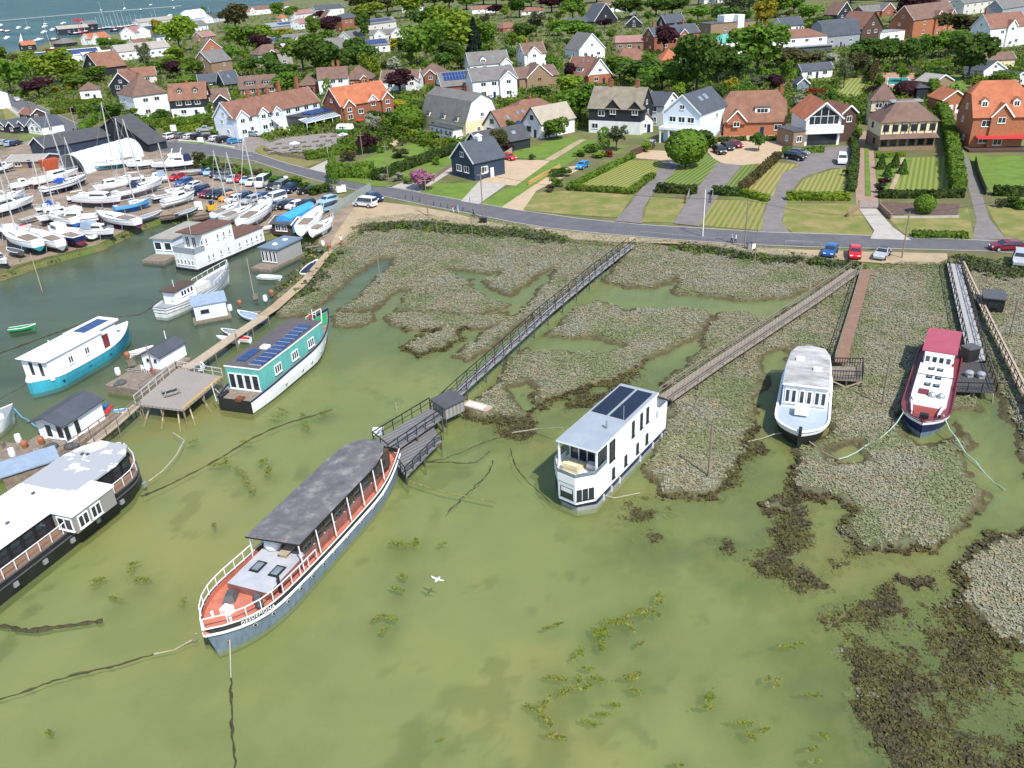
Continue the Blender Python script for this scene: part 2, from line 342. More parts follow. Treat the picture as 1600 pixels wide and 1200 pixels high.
for s in CREEK[:3]: dw = np.minimum(dw, -sdf(wx, wy, pp(s, 0))-.3)
FW = [[float(v) for v in q.replace(',', ' ').split()] for q in FWS.replace('\n', '').split(';')]
hal = np.zeros(X.shape)
for a, b_, s_, n_ in FW: q = G(a, b_); hal = np.maximum(hal, min(1, .35+n_*.03)*np.exp(-((X-q.x)**2+((Y-q.y)*.8)**2)/(.35+n_*.09)))
sm = lambda a, b, x: (lambda t: t*t*(3-2*t))(np.clip((x-a)/(b-a), 0, 1))
n1 = fbm(X, Y, .12, 4); n2 = fbm(X+33, Y+8, .9, 4); n3 = fbm(X+7, Y+60, 2.4, 2)
Z = -1.1+.35*n1
kw = sm(-3.5, 1.5, dw); Z = Z*(1-kw)+kw*(-.10+.34*(n2-.5)+.5*(fbm(X+31, Y, .28, 3)-.5)+.10*n3)
Z = np.maximum(Z, -1.1+1.55*sm(-3.2, .5, dm)+.17*sm(0, 2.2, dm)*(n2-.42)+.05*sm(0, 1, dm)*(n3-.5)-.12)
km = sm(-.25, .35, dm)
Z = np.where(dl > -3.0, np.maximum(Z, -1.0+(LZ+1.0)*sm(-3.0, .4, dl)), Z); Z = np.where(dl > .8, LZ-.06, Z)
lo_ = sm(-16, 4, -((X+38)*.45-(Y-86)*.6))     # clearer weedy channel towards the left bank
C = np.zeros(X.shape+(3,))
def mixc(k, c):
    global C
    C = C*(1-k[..., None])+np.array(c)*k[..., None]
mixc(np.ones_like(X), (.305, .295, .125)); mixc(sm(.42, .62, fbm(X, Y, .06, 3)), (.24, .27, .105)); mixc(sm(.5, .7, fbm(X+20, Y, .10, 5))*.45, (.12, .14, .05)); mixc(sm(.6, .72, fbm(X+2, Y+51, .35, 4))*sm(.46, .6, fbm(X+80, Y, .05, 3))*.6, (.06, .075, .03))
mixc(lo_*.85, (.07, .09, .05)); mixc(lo_*sm(.5, .64, fbm(X*.6, Y*1.3, .2, 5))*.8, (.10, .115, .05))
mixc(hal*.8, (.03, .045, .014)); mixc(sm(-7, 0, dw)*.75*sm(.3, .6, fbm(X+9, Y, .3, 4)), (.045, .045, .024)); mixc(kw*.94, (.026, .023, .013)); mixc(kw*sm(.5, .68, fbm(X+5, Y, .8, 4))*.7, (.125, .115, .025)); mixc(kw*sm(.56, .66, fbm(X+15, Y+9, .4, 4))*.8, (.2, .15, .07))
mixc(sm(-5, -1.5, dm)*.75*(1-kw), (.095, .125, .062)); mixc(sm(-1.3, -.25, dm)*.85, (.085, .06, .03))
mg = fbm(X+70, Y, .13, 4)
mixc(km, (.165, .16, .085)); mixc(km*sm(.45, .6, mg)*.8, (.125, .14, .06)); mixc(km*sm(.5, .66, fbm(X, Y+99, .22, 5))*.8, (.195, .165, .095)); mixc(km*sm(.52, .7, n2)*.5, (.195, .2, .13))
mixc(km*(1-sm(.36, .48, n3))*.5, (.10, .09, .05))
mixc(sm(-2.6, -.8, dl), (.15, .14, .055)); mixc(sm(-.8, .2, dl)*(X > -30), (.30, .24, .14)); mixc(sm(.44, .6, fbm(X, Y, .5, 3))*sm(-3, -1, dl)*.9, (.10, .13, .035))
ny, nx = X.shape
idx = np.arange(nx*ny).reshape(ny, nx)
F4 = np.stack([idx[:-1, :-1], idx[:-1, 1:], idx[1:, 1:], idx[1:, :-1]], -1).reshape(-1, 4)
tm = bpy.data.materials.new('marsh_and_mud'); tm.use_nodes = True; t = tm.node_tree; b = t.nodes['Principled BSDF']; b.inputs['Roughness'].default_value = .9
b.inputs['Specular IOR Level'].default_value = .15
at = t.nodes.new('ShaderNodeAttribute'); at.attribute_name = 'soil'; n = t.nodes.new('ShaderNodeTexNoise'); n.inputs['Scale'].default_value = 3.5; n.inputs['Detail'].default_value = 8
n.inputs['Roughness'].default_value = .75
tc = t.nodes.new('ShaderNodeTexCoord'); t.links.new(tc.outputs['Object'], n.inputs['Vector'])
hv = t.nodes.new('ShaderNodeHueSaturation'); mr = t.nodes.new('ShaderNodeMapRange'); mr.inputs[1].default_value = .3; mr.inputs[2].default_value = .7; mr.inputs[3].default_value = .6; mr.inputs[4].default_value = 1.4
t.links.new(n.outputs['Fac'], mr.inputs[0]); t.links.new(at.outputs['Color'], hv.inputs['Color'])
gz = t.nodes.new('ShaderNodeNewGeometry'); sz = t.nodes.new('ShaderNodeSeparateXYZ'); t.links.new(gz.outputs['Position'], sz.inputs[0])   # silt below the tide is smoother
mz = t.nodes.new('ShaderNodeMapRange'); mz.inputs[1].default_value = -.45; mz.inputs[2].default_value = -.02; mz.inputs[3].default_value = .12; t.links.new(sz.outputs['Z'], mz.inputs[0])
mv = t.nodes.new('ShaderNodeMix'); mv.inputs[2].default_value = 1; t.links.new(mz.outputs[0], mv.inputs[0]); t.links.new(mr.outputs[0], mv.inputs[3]); t.links.new(mv.outputs[0], hv.inputs['Value'])
t.links.new(hv.outputs[0], b.inputs['Base Color'])
bp = t.nodes.new('ShaderNodeBump'); bp.inputs['Distance'].default_value = .2; t.links.new(mz.outputs[0], bp.inputs['Strength']); t.links.new(n.outputs['Fac'], bp.inputs['Height']); t.links.new(bp.outputs[0], b.inputs['Normal'])
tme = npmesh('saltmarsh', np.stack([X, Y, Z], -1).reshape(-1, 3), F4, tm, smooth=True)
ca = tme.color_attributes.new('soil', 'FLOAT_COLOR', 'POINT'); ca.data.foreach_set('color', np.concatenate([C, np.ones(X.shape+(1,))], -1).astype(np.float32).ravel())
tag(link('saltmarsh', tme), 'tidal mud and saltmarsh islands cut by creeks', None, kind='structure')
# far sea bed
MB().quad((-9000, -300, -1.6), (9000, -300, -1.6), (9000, 15000, -1.6), (-9000, 15000, -1.6)).build('seabed', mat('sea_mud', (.10,.12,.07), (.05,.07,.05), .02, .9))['kind'] = 'structure'
# ---------------- water ----------------
wm = bpy.data.materials.new('estuary_water'); wm.use_nodes = True; t = wm.node_tree; b = t.nodes['Principled BSDF']
b.inputs['Roughness'].default_value = .07; b.inputs['IOR'].default_value = 1.33; b.inputs['Specular IOR Level'].default_value = .5
tc = t.nodes.new('ShaderNodeTexCoord'); geo = t.nodes.new('ShaderNodeNewGeometry')
def nz(sc, det, st=None):
    n = t.nodes.new('ShaderNodeTexNoise'); n.inputs['Scale'].default_value = sc; n.inputs['Detail'].default_value = det; n.inputs['Roughness'].default_value = .6
    if st:
        m = t.nodes.new('ShaderNodeMapping'); m.inputs['Scale'].default_value = st; m.inputs['Rotation'].default_value = (0, 0, .35); t.links.new(tc.outputs['Object'], m.inputs[0]); t.links.new(m.outputs[0], n.inputs['Vector'])
    else: t.links.new(tc.outputs['Object'], n.inputs['Vector'])
    return n
na = nz(.045, 5)
ra = t.nodes.new('ShaderNodeValToRGB'); e = ra.color_ramp.elements
e[0].position = .36; e[0].color = (.165, .215, .075, 1); e[1].position = .66; e[1].color = (.295, .285, .088, 1)
x_ = e.new(.5); x_.color = (.215, .26, .08, 1)
t.links.new(na.outputs['Fac'], ra.inputs[0])
A = G(0, 690); B = G(430, 515); nn = Vector((-(B-A).y, (B-A).x, 0)).normalized()
if nn.x > 0: nn = -nn
vd = t.nodes.new('ShaderNodeVectorMath'); vd.operation = 'DOT_PRODUCT'; vd.inputs[1].default_value = nn; t.links.new(geo.outputs['Position'], vd.inputs[0])
ad = t.nodes.new('ShaderNodeMath'); ad.operation = 'MULTIPLY_ADD'; ad.inputs[1].default_value = 18; t.links.new(na.outputs['Fac'], ad.inputs[0]); t.links.new(vd.outputs['Value'], ad.inputs[2])
mr = t.nodes.new('ShaderNodeMapRange'); mr.interpolation_type = 'SMOOTHSTEP'; mr.inputs[1].default_value = A.dot(nn)+9-14; mr.inputs[2].default_value = A.dot(nn)+9+14; t.links.new(ad.outputs[0], mr.inputs[0])
mx = t.nodes.new('ShaderNodeMix'); mx.data_type = 'RGBA'; t.links.new(mr.outputs[0], mx.inputs['Factor']); t.links.new(ra.outputs[0], mx.inputs[6])
nb = nz(.08, 5, (.5, 1.6, 1)); rb = t.nodes.new('ShaderNodeValToRGB'); e = rb.color_ramp.elements
e[0].position = .38; e[0].color = (.055, .088, .062, 1); e[1].position = .66; e[1].color = (.105, .15, .095, 1); t.links.new(nb.outputs['Fac'], rb.inputs[0])
t.links.new(rb.outputs[0], mx.inputs[7])
# the open sea beyond the village is bluer
sp = t.nodes.new('ShaderNodeSeparateXYZ'); t.links.new(geo.outputs['Position'], sp.inputs[0])
ms = t.nodes.new('ShaderNodeMapRange'); ms.inputs[1].default_value = 190; ms.inputs[2].default_value = 330; t.links.new(sp.outputs['Y'], ms.inputs[0])
nsea = nz(.012, 4, (.35, 1.4, 1)); rsea = t.nodes.new('ShaderNodeValToRGB'); e = rsea.color_ramp.elements
e[0].position = .4; e[0].color = (.05, .14, .18, 1); e[1].position = .62; e[1].color = (.10, .22, .25, 1); t.links.new(nsea.outputs['Fac'], rsea.inputs[0])
m2 = t.nodes.new('ShaderNodeMix'); m2.data_type = 'RGBA'; t.links.new(ms.outputs[0], m2.inputs['Factor']); t.links.new(mx.outputs[2], m2.inputs[6]); t.links.new(rsea.outputs[0], m2.inputs[7])
t.links.new(m2.outputs[2], b.inputs['Base Color'])
b.inputs['Alpha'].default_value = .48
mro = t.nodes.new('ShaderNodeMapRange'); mro.inputs[1].default_value = 120; mro.inputs[2].default_value = 330; mro.inputs[3].default_value = .07; mro.inputs[4].default_value = .55
t.links.new(sp.outputs['Y'], mro.inputs[0]); t.links.new(mro.outputs[0], b.inputs['Roughness'])
msp = t.nodes.new('ShaderNodeMapRange'); msp.inputs[1].default_value = 120; msp.inputs[2].default_value = 330; msp.inputs[3].default_value = .5; msp.inputs[4].default_value = .3
t.links.new(sp.outputs['Y'], msp.inputs[0]); t.links.new(msp.outputs[0], b.inputs['Specular IOR Level'])
n1_ = nz(2.2, 5, (1, 2.4, 1)); bp = t.nodes.new('ShaderNodeBump'); bp.inputs['Strength'].default_value = .22; bp.inputs['Distance'].default_value = .12
t.links.new(n1_.outputs['Fac'], bp.inputs['Height']); t.links.new(bp.outputs[0], b.inputs['Normal'])
MB().quad((-9000, -300, 0), (9000, -300, 0), (9000, 15000, 0), (-9000, 15000, 0)).build('water', wm)['kind'] = 'structure'
# ---------------- ground and the sheets that lie on it ----------------
def sheet(name, s, m, layer, kind='structure', label=None):
    global _SQ
    _SQ = globals().get('_SQ', 0)+1
    zz = LZ+.012*layer+.0012*(_SQ % 60)*(layer > 0)
    if layer >= 3: zz += .06
    pts = pp(s, zz) if isinstance(s, str) else [Vector((p[0], p[1], zz)) for p in s]
    a = sum(pts[i].x*pts[(i+1) % len(pts)].y-pts[(i+1) % len(pts)].x*pts[i].y for i in range(len(pts)))
    if a < 0: pts = pts[::-1]
    mb = MB(); mb.add(pts, [list(range(len(pts)))]); o = mb.build(name, m)
    o['kind'] = kind
    if label: o['label'] = label
    return o
GRND = mat('garden_ground', (.14,.20,.04), (.08,.125,.024), .12, .95, bump=.2, bscale=2, c3=(.14,.12,.055))
GRAS = mat('rough_grass', (.15,.16,.04), (.10,.14,.025), .5, .95, bump=.25, bscale=5, c3=(.22,.18,.07), lo=.3, hi=.72)
GRAG = mat('green_grass', (.13,.225,.026), (.09,.165,.02), .45, .95, bump=.25, bscale=5, c3=(.13,.19,.03))
GRAY = mat('dry_grass', (.29,.225,.095), (.13,.165,.033), .3, .95, bump=.25, bscale=5, c3=(.2,.19,.055))
TARM = mat('road_tarmac', (.135,.13,.135), (.105,.10,.105), .5, .85, bump=.1, bscale=20, c3=(.12,.115,.12))
TARP = mat('drive_tarmac', (.215,.19,.175), (.165,.147,.137), .5, .9, bump=.1, bscale=20)
GRAV = mat('beige_gravel', (.50,.38,.25), (.42,.31,.2), .7, .95, bump=.2, bscale=18)
SAND = mat('sandy_track', (.42,.31,.19), (.32,.23,.14), .4, .95, bump=.2, bscale=8, c3=(.38,.29,.19))
YARD = mat('yard_gravel', (.30,.235,.18), (.17,.13,.095), .25, .95, bump=.3, bscale=5, c3=(.25,.19,.135), detail=10)
PAVE = mat('pink_paving', (.36,.24,.18), (.29,.19,.14), .6, .9)
CARP = mat('carpark', (.26,.215,.195), (.21,.175,.155), .4, .92, bump=.1, bscale=15)
SOIL = mat('bare_soil', (.10,.06,.045), (.15,.10,.08), 1.5, .95)
coast = "-300,140 0,84 60,72 95,61 190,52 250,45 330,38 375,24 420,12 445,2"
far = [Vector((p.x, p.y, LZ)) for p in pp(coast, LZ)]
sheet('ground', [p for p in pp(SHORE, LZ)]+[G(2400, 330, LZ), Vector((900, 300, 0)), Vector((6000, 2500, 0)), Vector((6000, 9000, 0)), Vector((-700, 9000, 0)), Vector((-500, 3000, 0)), Vector((-330, 1500, 0))]+far[::-1]+[G(-500, 300, LZ)], GRND, 0)
sheet('boatyard_ground', "-200,258 0,235 60,215 140,210 240,224 300,248 330,258 400,272 505,300 520,308 560,312 572,350 545,372 522,388 497,380 500,371 450,361 410,365 330,337 262,336 215,350 150,382 60,405 -200,470", YARD, 1)
sheet('car_park', "256,226 262,207 375,200 412,215 424,226 400,234 394,243 345,238 366,228 300,218", CARP, 1)
sheet('sandy_parking', "545,336 556,322 600,316 650,322 700,331 760,346 800,352 790,357 740,352 700,348 640,345 572,349 545,372 520,392 505,412 480,444 456,464 436,482 412,498 400,494 425,476 446,458 472,435 498,405 515,386 524,366", SAND, 2)
sheet('sandy_verge', "815,349 860,358 1000,371 1100,377 1180,387 1310,392 1480,396 1480,413 1380,411 1310,406 1180,395 1100,382 1000,379 900,375 850,363", SAND, 2)
RU = "-200,105 0,140 20,150 60,165 110,188 150,206 240,220 330,226 395,238 450,256 520,273 600,291 700,309 800,327 900,341 1000,351 1100,357 1200,363 1300,366 1400,370 1500,374 1600,379 1900,396"
RL = "1900,412 1600,397 1550,393 1450,390 1350,388 1260,386 1160,382 1060,375 960,367 860,357 800,347 740,335 660,320 600,307 520,289 450,269 395,251 340,244 260,238 180,228 100,214 60,196 30,174 0,154 -200,122"
sheet('road', RU+' '+RL, TARM, 3)
for nm, e in (('kerb', RU), ('kerb', RL)):
    k = MB(); q = pp(e, LZ+.05); k.path([q[i] for i in range(len(q))], .22, .12); k.build(nm, CONC)['kind'] = 'structure'
def lawn(s, a, b, wd=1.1, ang=None, name='lawn', layer=2, dry=.16, c3=(.2,.18,.06)):
    global _LN
    _LN = globals().get('_LN', 0)+1
    if ang is None: m = a
    else:
        p, q = G(*ang[0], LZ), G(*ang[1], LZ); d = q-p
        m = stripes('mown_%d' % _LN, tuple(v*1.18 for v in a), tuple(v*.95 for v in b), wd, -math.atan2(d.y, d.x)+math.pi/2, .95, c3=c3, noise=dry, soft=.1)
    return sheet(name, s, m, layer)
LG, DG_ = (.145,.19,.035), (.09,.14,.022)
lawn("1514,246 1640,242 1640,306 1550,302 1530,276", GRAG, None)
sheet('driveway', "1480,222 1500,225 1512,245 1530,290 1546,342 1572,373 1517,377 1526,345 1515,300 1500,250 1487,228", TARP, 2)
sheet('forecourt', "1468,178 1502,178 1502,229 1486,226", PAVE, 1)
lawn("1542,322 1680,332 1680,383 1572,373 1553,345", GRAY, None, name='verge')
lawn("1425,246 1480,244 1492,306 1388,306 1415,266", (.19,.21,.045), (.13,.18,.03), .95, ((1440,300), (1447,250)))
lawn("1370,246 1425,246 1400,306 1368,306", GRAG, None, name='garden_bed', layer=1)
sheet('garden_path', "1408,246 1414,246 1404,280 1392,306 1384,306 1398,276", SAND, 3)
sheet('flower_bed', "1374,316 1500,318 1496,336 1396,336 1385,326", SOIL, 2)
lawn("1376,326 1396,337 1496,337 1512,324 1522,373 1426,375 1406,360", GRAY, None, name='verge')
sheet('driveway', "1342,326 1370,326 1395,355 1424,375 1360,373 1366,360", CONC, 3)
sheet('track', "1342,205 1362,205 1366,250 1373,326 1338,326 1336,280 1340,240", PAVE, 2)
lawn("1351,228 1357,228 1361,306 1352,306", GRAG, None, name='grass_strip', layer=3)
lawn("1322,262 1300,265 1256,280 1236,306 1330,306", (.24,.22,.06), (.17,.185,.04), .9, ((1285,300), (1300,268)))
sheet('driveway', "1220,246 1232,236 1340,226 1328,262 1298,263 1254,277 1232,304 1222,345 1234,364 1184,361 1205,300 1214,278 1224,270 1252,258 1226,250", TARP, 2)
lawn("1228,318 1340,318 1366,369 1240,365 1222,350", GRAY, None, name='verge')
lawn("1203,253 1250,257 1222,271 1208,306 1164,301", (.27,.22,.075), (.2,.19,.05), 1., ((1185,300), (1215,260)))
sheet('forecourt', "1093,226 1110,212 1240,210 1228,238 1190,258 1155,259 1120,253 1106,238", GRAV, 2)
sheet('driveway', "1120,254 1159,258 1126,300 1106,330 1092,353 1052,349 1075,312 1096,286", TARP, 3)
lawn("1098,238 1125,253 1092,288 1030,290 1040,272 1060,260", (.14,.19,.04), (.075,.13,.02), .9, ((1045,288), (1105,248)))
lawn("1160,258 1188,255 1150,296 1130,298", (.14,.18,.04), (.08,.13,.025), .9, ((1140,296), (1172,258)))
lawn("1017,308 1074,312 1052,348 1002,347", GRAY, None, name='verge')
lawn("1100,312 1196,312 1190,360 1140,356 1094,352", (.2,.2,.05), (.13,.17,.03), 1., ((1110,345), (1130,315)), name='verge', dry=.5, c3=(.26,.2,.08))
sheet('driveway', "1040,254 1062,260 1022,300 1005,325 1003,349 960,345 985,318 1005,290", TARP, 3)
sheet('forecourt', "978,246 1000,234 1050,236 1064,258 1045,258 1030,250", GRAV, 2)
lawn("975,250 1030,251 1047,257 1004,286 990,297 900,290", (.25,.23,.06), (.11,.16,.025), .95, ((930,290), (1010,254)))
lawn("828,302 885,298 990,304 966,340 900,336 812,328", GRAY, None, name='verge')
sheet('driveway', "880,262 905,258 908,264 838,298 816,330 782,324 822,290", GRAV, 2)
lawn("912,217 938,224 832,291 780,326 745,320 800,290 862,251", GRAG, None, name='verge')
sheet('forecourt', "768,250 862,250 806,290 745,286 772,270", GRAV, 2)
sheet('driveway', "748,284 792,288 748,319 720,314", CONC, 3)
lawn("803,236 870,217 914,216 862,249 800,247", GRAG, None)
sheet('garden_path', "905,218 916,218 864,251 850,250", SAND, 3)
lawn("672,284 760,287 722,313 660,301 655,292", GRAG, None)
sheet('driveway', "636,282 690,268 708,258 716,262 656,300 612,292", CONC, 2)
lawn("622,264 722,230 735,240 705,262 650,282 600,272", GRAG, None)
lawn("560,250 640,225 690,225 620,262 575,268", GRAG, None, layer=1)
sheet('gravel_patch', "598,230 622,216 628,222 608,232", GRAV, 2)
lawn("522,274 602,284 614,291 590,291 528,280", GRAG, None, name='verge', layer=4)
sheet('driveway', "482,264 512,250 526,258 512,276", CONC, 2)
lawn("398,233 408,226 470,248 505,253 470,263 420,250", GRAS, None, name='village_green')
sheet('pub_terrace', "412,226 445,215 520,207 546,216 500,236 432,239", mat('terrace', (.30,.26,.23), (.2,.175,.15), 1, .9), 2)
lawn("266,226 300,219 366,229 346,237 300,232", GRAG, None, name='village_green')
lawn("1325,122 1353,122 1348,150 1300,153", (.24,.24,.06), (.15,.19,.04), 1.3, ((1318,150), (1340,124)))
sheet('pool_terrace', "1380,114 1428,114 1431,138 1377,138", mat('terracotta_paving', (.44,.25,.17), (.36,.2,.13), .6, .9), 2)
lawn("1462,118 1500,118 1525,150 1492,140", GRAG, None)
lawn("4,170 22,166 32,185 10,192", GRAY, None, name='verge')
sheet('pavement', "-200,124 0,156 30,176 60,197 100,216 96,219 55,199 25,179 0,160 -200,130", CONC, 2)
# ---------------- houses ----------------
LM = []                               # landmarks used to word the labels of trees, cars and so on
_wc = {}
def win_mesh(w, h, fm, n):
    k = (round(w*4), round(h*4), fm.name, n)
    if k in _wc: return _wc[k]
    a = MB(); t = .09
    a.box(-w/2, w/2, -.06, .04, -.0, t); a.box(-w/2, w/2, -.06, .04, h-t, h)
    for i in range(n+1):
        x = -w/2+t/2+(w-t)*i/n; a.box(x-t/2, x+t/2, -.058, .038, t, h-t)
    a.box(-w/2-.06, w/2+.06, -.12, .03, -.06, 0)
    p = MB().box(-w/2+t*.6, w/2-t*.6, -.02, .02, t*.6, h-t*.6)
    _wc[k] = (a.mesh('window', fm), p.mesh('pane', GLASS)); return _wc[k]
def window(par, x, y, z, rz=0, w=1.2, h=1.3, fm=None, n=2, name='window'):
    a, p = win_mesh(w, h, fm or WHITE2, n)
    o = link(name, a, par, (x, y, z), rz); link('pane', p, o); return o
def door(par, x, y, z, rz=0, m=None):
    d = MB().box(-.45, .45, -.05, .02, 0, 2.05).build('door', m or NAVY, par, (x, y, z), rz)
    MB().box(.28, .36, -.1, -.05, .95, 1.05).build('handle', GREYM, d); return d
def slope_quad(mb, a, b, c, th=.14, mi=0):
    """thick roof slab on corners a (eave left), b (eave right), c list [top right, top left]"""
    ps = [Vector(a), Vector(b)]+[Vector(q) for q in c]
    n = (ps[1]-ps[0]).cross(ps[-1]-ps[0]).normalized()
    if n.z < 0: n = -n; ps = ps[::-1]
    k = len(ps); mb.add([p for p in ps]+[p+n*th for p in ps], [list(range(k))[::-1], [k+i for i in range(k)]]+[[i, (i+1) % k, k+(i+1) % k, k+i] for i in range(k)], mi)
def H(short, label, bl, br, eh, d, roof='gx', wall=None, tiles=None, pitch=38, chim=(), dorm=(), xg=(), rows=None, ov=.35, wall2=None, trim=True, fm=None,
      solar=(), sky=(), flat=(), doors=1, side=True, cat='house', name='house', group='houses of the waterside village', cm=None, wins=True, lm=True, gm=None, glass=None, tall=None):
    wall = wall or WHITE; tiles = tiles or T_BRN
    P = G(*bl, LZ); Q = G(*br, LZ); w = (Q-P).length; dr = (Q-P)/w; ang = math.atan2(dr.y, dr.x)
    nb = Vector((-dr.y, dr.x, 0)); s = scale_at(((P+Q)/2)); e = eh/s*1.04
    o = thing(name, label, cat, (P+Q)/2+nb*d/2, ang, group)
    if lm: LM.append(((P+Q)/2+nb*d/2, short))
    x0, x1, y0, y1 = -w/2, w/2, -d/2, d/2; tp = math.tan(R_(pitch)); far = s < 3.0
    wb = MB(); rb = MB(); TB = []
    mats = [wall, wall2 or wall, gm or wall2 or wall]
    wb.box(x0, x1, y0, y1, 0, e*(.5 if wall2 else 1))
    if wall2: wb.box(x0-.03, x1+.03, y0-.03, y1+.03, e*.5, e, 1)
    ez = e-ov*tp*.6
    def slab(*a): slope_quad(rb, a[0], a[1], a[2:])
    if roof in ('gx', 'half', 'gam'):
        r = d/2*tp; rz = e+r
        if roof == 'gam':
            k = d*.2; kz = e+k*math.tan(R_(66)); rz = kz+(d/2-k)*math.tan(R_(28)); r = rz-e
            wb.add([(x0, y0, e), (x0, y0+k, kz), (x0, 0, rz), (x0, y1-k, kz), (x0, y1, e)], [(0, 1, 2, 3, 4)], 2)
            wb.add([(x1, y0, e), (x1, y0+k, kz), (x1, 0, rz), (x1, y1-k, kz), (x1, y1, e)], [(4, 3, 2, 1, 0)], 2)
            for sg in (-1, 1):
                slab((x0-ov, sg*(d/2+.25), e-.4), (x1+ov, sg*(d/2+.25), e-.4), (x1+ov, sg*(d/2-k), kz), (x0-ov, sg*(d/2-k), kz))
                slab((x0-ov, sg*(d/2-k), kz), (x1+ov, sg*(d/2-k), kz), (x1+ov, 0, rz), (x0-ov, 0, rz))
        else:
            hh = r*.38 if roof == 'half' else 0; hy = hh/tp
            for x, mi, sgn in ((x0, 2, 1), (x1, 2, -1)):
                pts = [(x, y0, e), (x, -hy, rz-hh), (x, hy, rz-hh), (x, y1, e)] if hh else [(x, y0, e), (x, 0, rz), (x, y1, e)]
                wb.add(pts, [list(range(len(pts)))[::sgn]], mi)
            hx = hh/math.tan(R_(52)) if hh else 0
            for sg in (-1, 1):
                top = [(x1-hx, 0, rz), (x0+hx, 0, rz)] if hh else [(x1+ov, 0, rz), (x0-ov, 0, rz)]
                if hh: slab((x0-ov, sg*(d/2+ov), e-ov*tp), (x1+ov, sg*(d/2+ov), e-ov*tp), (x1+ov, sg*hy, rz-hh), *top, (x0-ov, sg*hy, rz-hh))
                else: slab((x0-ov, sg*(d/2+ov), e-ov*tp), (x1+ov, sg*(d/2+ov), e-ov*tp), *top)
            if hh:
                for sx, xx in ((-1, x0), (1, x1)):
                    slab((xx+sx*ov, -hy, rz-hh), (xx+sx*ov, hy, rz-hh), (xx-sx*hx, 0, rz))
            if trim and not hh:
                for xx in (x0-ov-.02, x1+ov+.02):
                    tb = MB()
                    for sg in (-1, 1): tb.bar((xx, sg*(d/2+ov), e-ov*tp+.05), (xx, 0, rz+.05), .06, .3)
                    TB.append(tb)
        fs = lambda u, v, off=.16: Vector((x0+u*w, y0-ov+v*(d/2+ov), e-ov*tp+v*(d/2+ov)*tp+off/math.cos(R_(pitch))))
        ridge = lambda u: (x0+u*w, 0, rz)
    elif roof == 'gy':
        r = w/2*tp; rz = e+r
        for y, sgn in ((y0, 1), (y1, -1)): wb.add([(x0, y, e), (x1, y, e), (0, y, rz)], [(0, 1, 2)[::sgn]], 2)
        for sg in (-1, 1): slab((sg*(w/2+ov), y0-ov, e-ov*tp), (sg*(w/2+ov), y1+ov, e-ov*tp), (0, y1+ov, rz), (0, y0-ov, rz))
        if trim:
            tb = MB(); TB.append(tb)
            for sg in (-1, 1): tb.bar((sg*(w/2+ov), y0-ov-.03, e-ov*tp+.06), (0, y0-ov-.03, rz+.06), .06, .3)
        fs = lambda u, v, off=.16: Vector((x1+ov-v*(w/2+ov), y0+u*d, e-ov*tp+v*(w/2+ov)*tp+off/math.cos(R_(pitch))))
        ridge = lambda u: (0, y0+u*d, rz)
    elif roof in ('hip', 'pyr'):
        m = min(w, d)/2; r = m*tp; rz = e+r; a = w/2-m if w >= d else 0; c = d/2-m if d > w else 0
        E = [(x0-ov, y0-ov, ez), (x1+ov, y0-ov, ez), (x1+ov, y1+ov, ez), (x0-ov, y1+ov, ez)]
        if w >= d: T = [(-a, 0, rz), (a, 0, rz), (a, 0, rz), (-a, 0, rz)]
        else: T = [(0, -c, rz), (0, -c, rz), (0, c, rz), (0, c, rz)]
        for i in range(4):
            j = (i+1) % 4; top = [T[j], T[i]] if T[i] != T[j] else [T[i]]
            slab(E[i], E[j], *top)
        fs = lambda u, v, off=.16: Vector((x0+u*w, y0-ov+v*(d/2+ov), ez+v*(min(w, d)/2+ov)*tp*.97+off/math.cos(R_(pitch))))
        ridge = lambda u: (x0+u*w if w >= d else 0, 0 if w >= d else y0+u*d, rz-.2)
    else:
        rz = e+.25; rb.box(x0-.2, x1+.2, y0-.2, y1+.2, e, e+.18)
        fs = lambda u, v, off=.0: Vector((x0+u*w, y0+v*d, e+.2)); ridge = lambda u: (x0+u*w, 0, e)
    for (u, gw, pr, ef, gmat) in xg:      # cross gables facing the front
        cx = x0+u*w; ge = e*ef; gr = gw/2*math.tan(R_(max(pitch, 40))); yb = 0 if roof != 'flat' else y1*.5
        gi = len(mats); mats.append(gmat or wall)
        yf = y0-pr
        wb.box(cx-gw/2, cx+gw/2, yf, y0+.3, 0 if ef <= 1 and pr > .3 else e-.6, ge, gi)
        wb.add([(cx-gw/2, yf, ge), (cx+gw/2, yf, ge), (cx, yf, ge+gr)], [(0, 1, 2)], gi)
        yb = min(y1, y0+max(.5, (ge+gr-e)/max(tp, .1))+.3)
        tg = math.tan(R_(max(pitch, 40))); tb = MB()
        if trim: TB.append(tb)
        for sg in (-1, 1):
            slab((cx+sg*(gw/2+.25), yf-.3, ge-.25*tg), (cx+sg*(gw/2+.25), yb, ge-.25*tg), (cx, yb, ge+gr), (cx, yf-.3, ge+gr))
            if trim: tb.bar((cx+sg*(gw/2+.25), yf-.33, ge-.25*tg+.06), (cx, yf-.33, ge+gr+.06), .06, .28)
        if gw > 2.2: window(o, cx, yf-.02, max(.9, ge-1.5), 0, min(1.6, gw*.45), 1.25, fm)
        if ge > 4.4 and pr > .3: window(o, cx, yf-.02, .9, 0, min(1.8, gw*.5), 1.35, fm)
    for f in flat: pass
    wb.build('wall', mats, o)
    if rb.v:
        ro = rb.build('roof', tiles, o)
        for (u, hgt) in chim:
            p = ridge(u); c = MB().box(-.45, .45, -.32, .32, -.9, hgt).box(-.52, .52, -.39, .39, hgt, hgt+.12)
            for k in (-.2, .2): c.tube((k, 0, hgt+.1), (k, 0, hgt+.45), .13, .1, 6)
            c.build('chimney', cm or BRICK, ro, p)
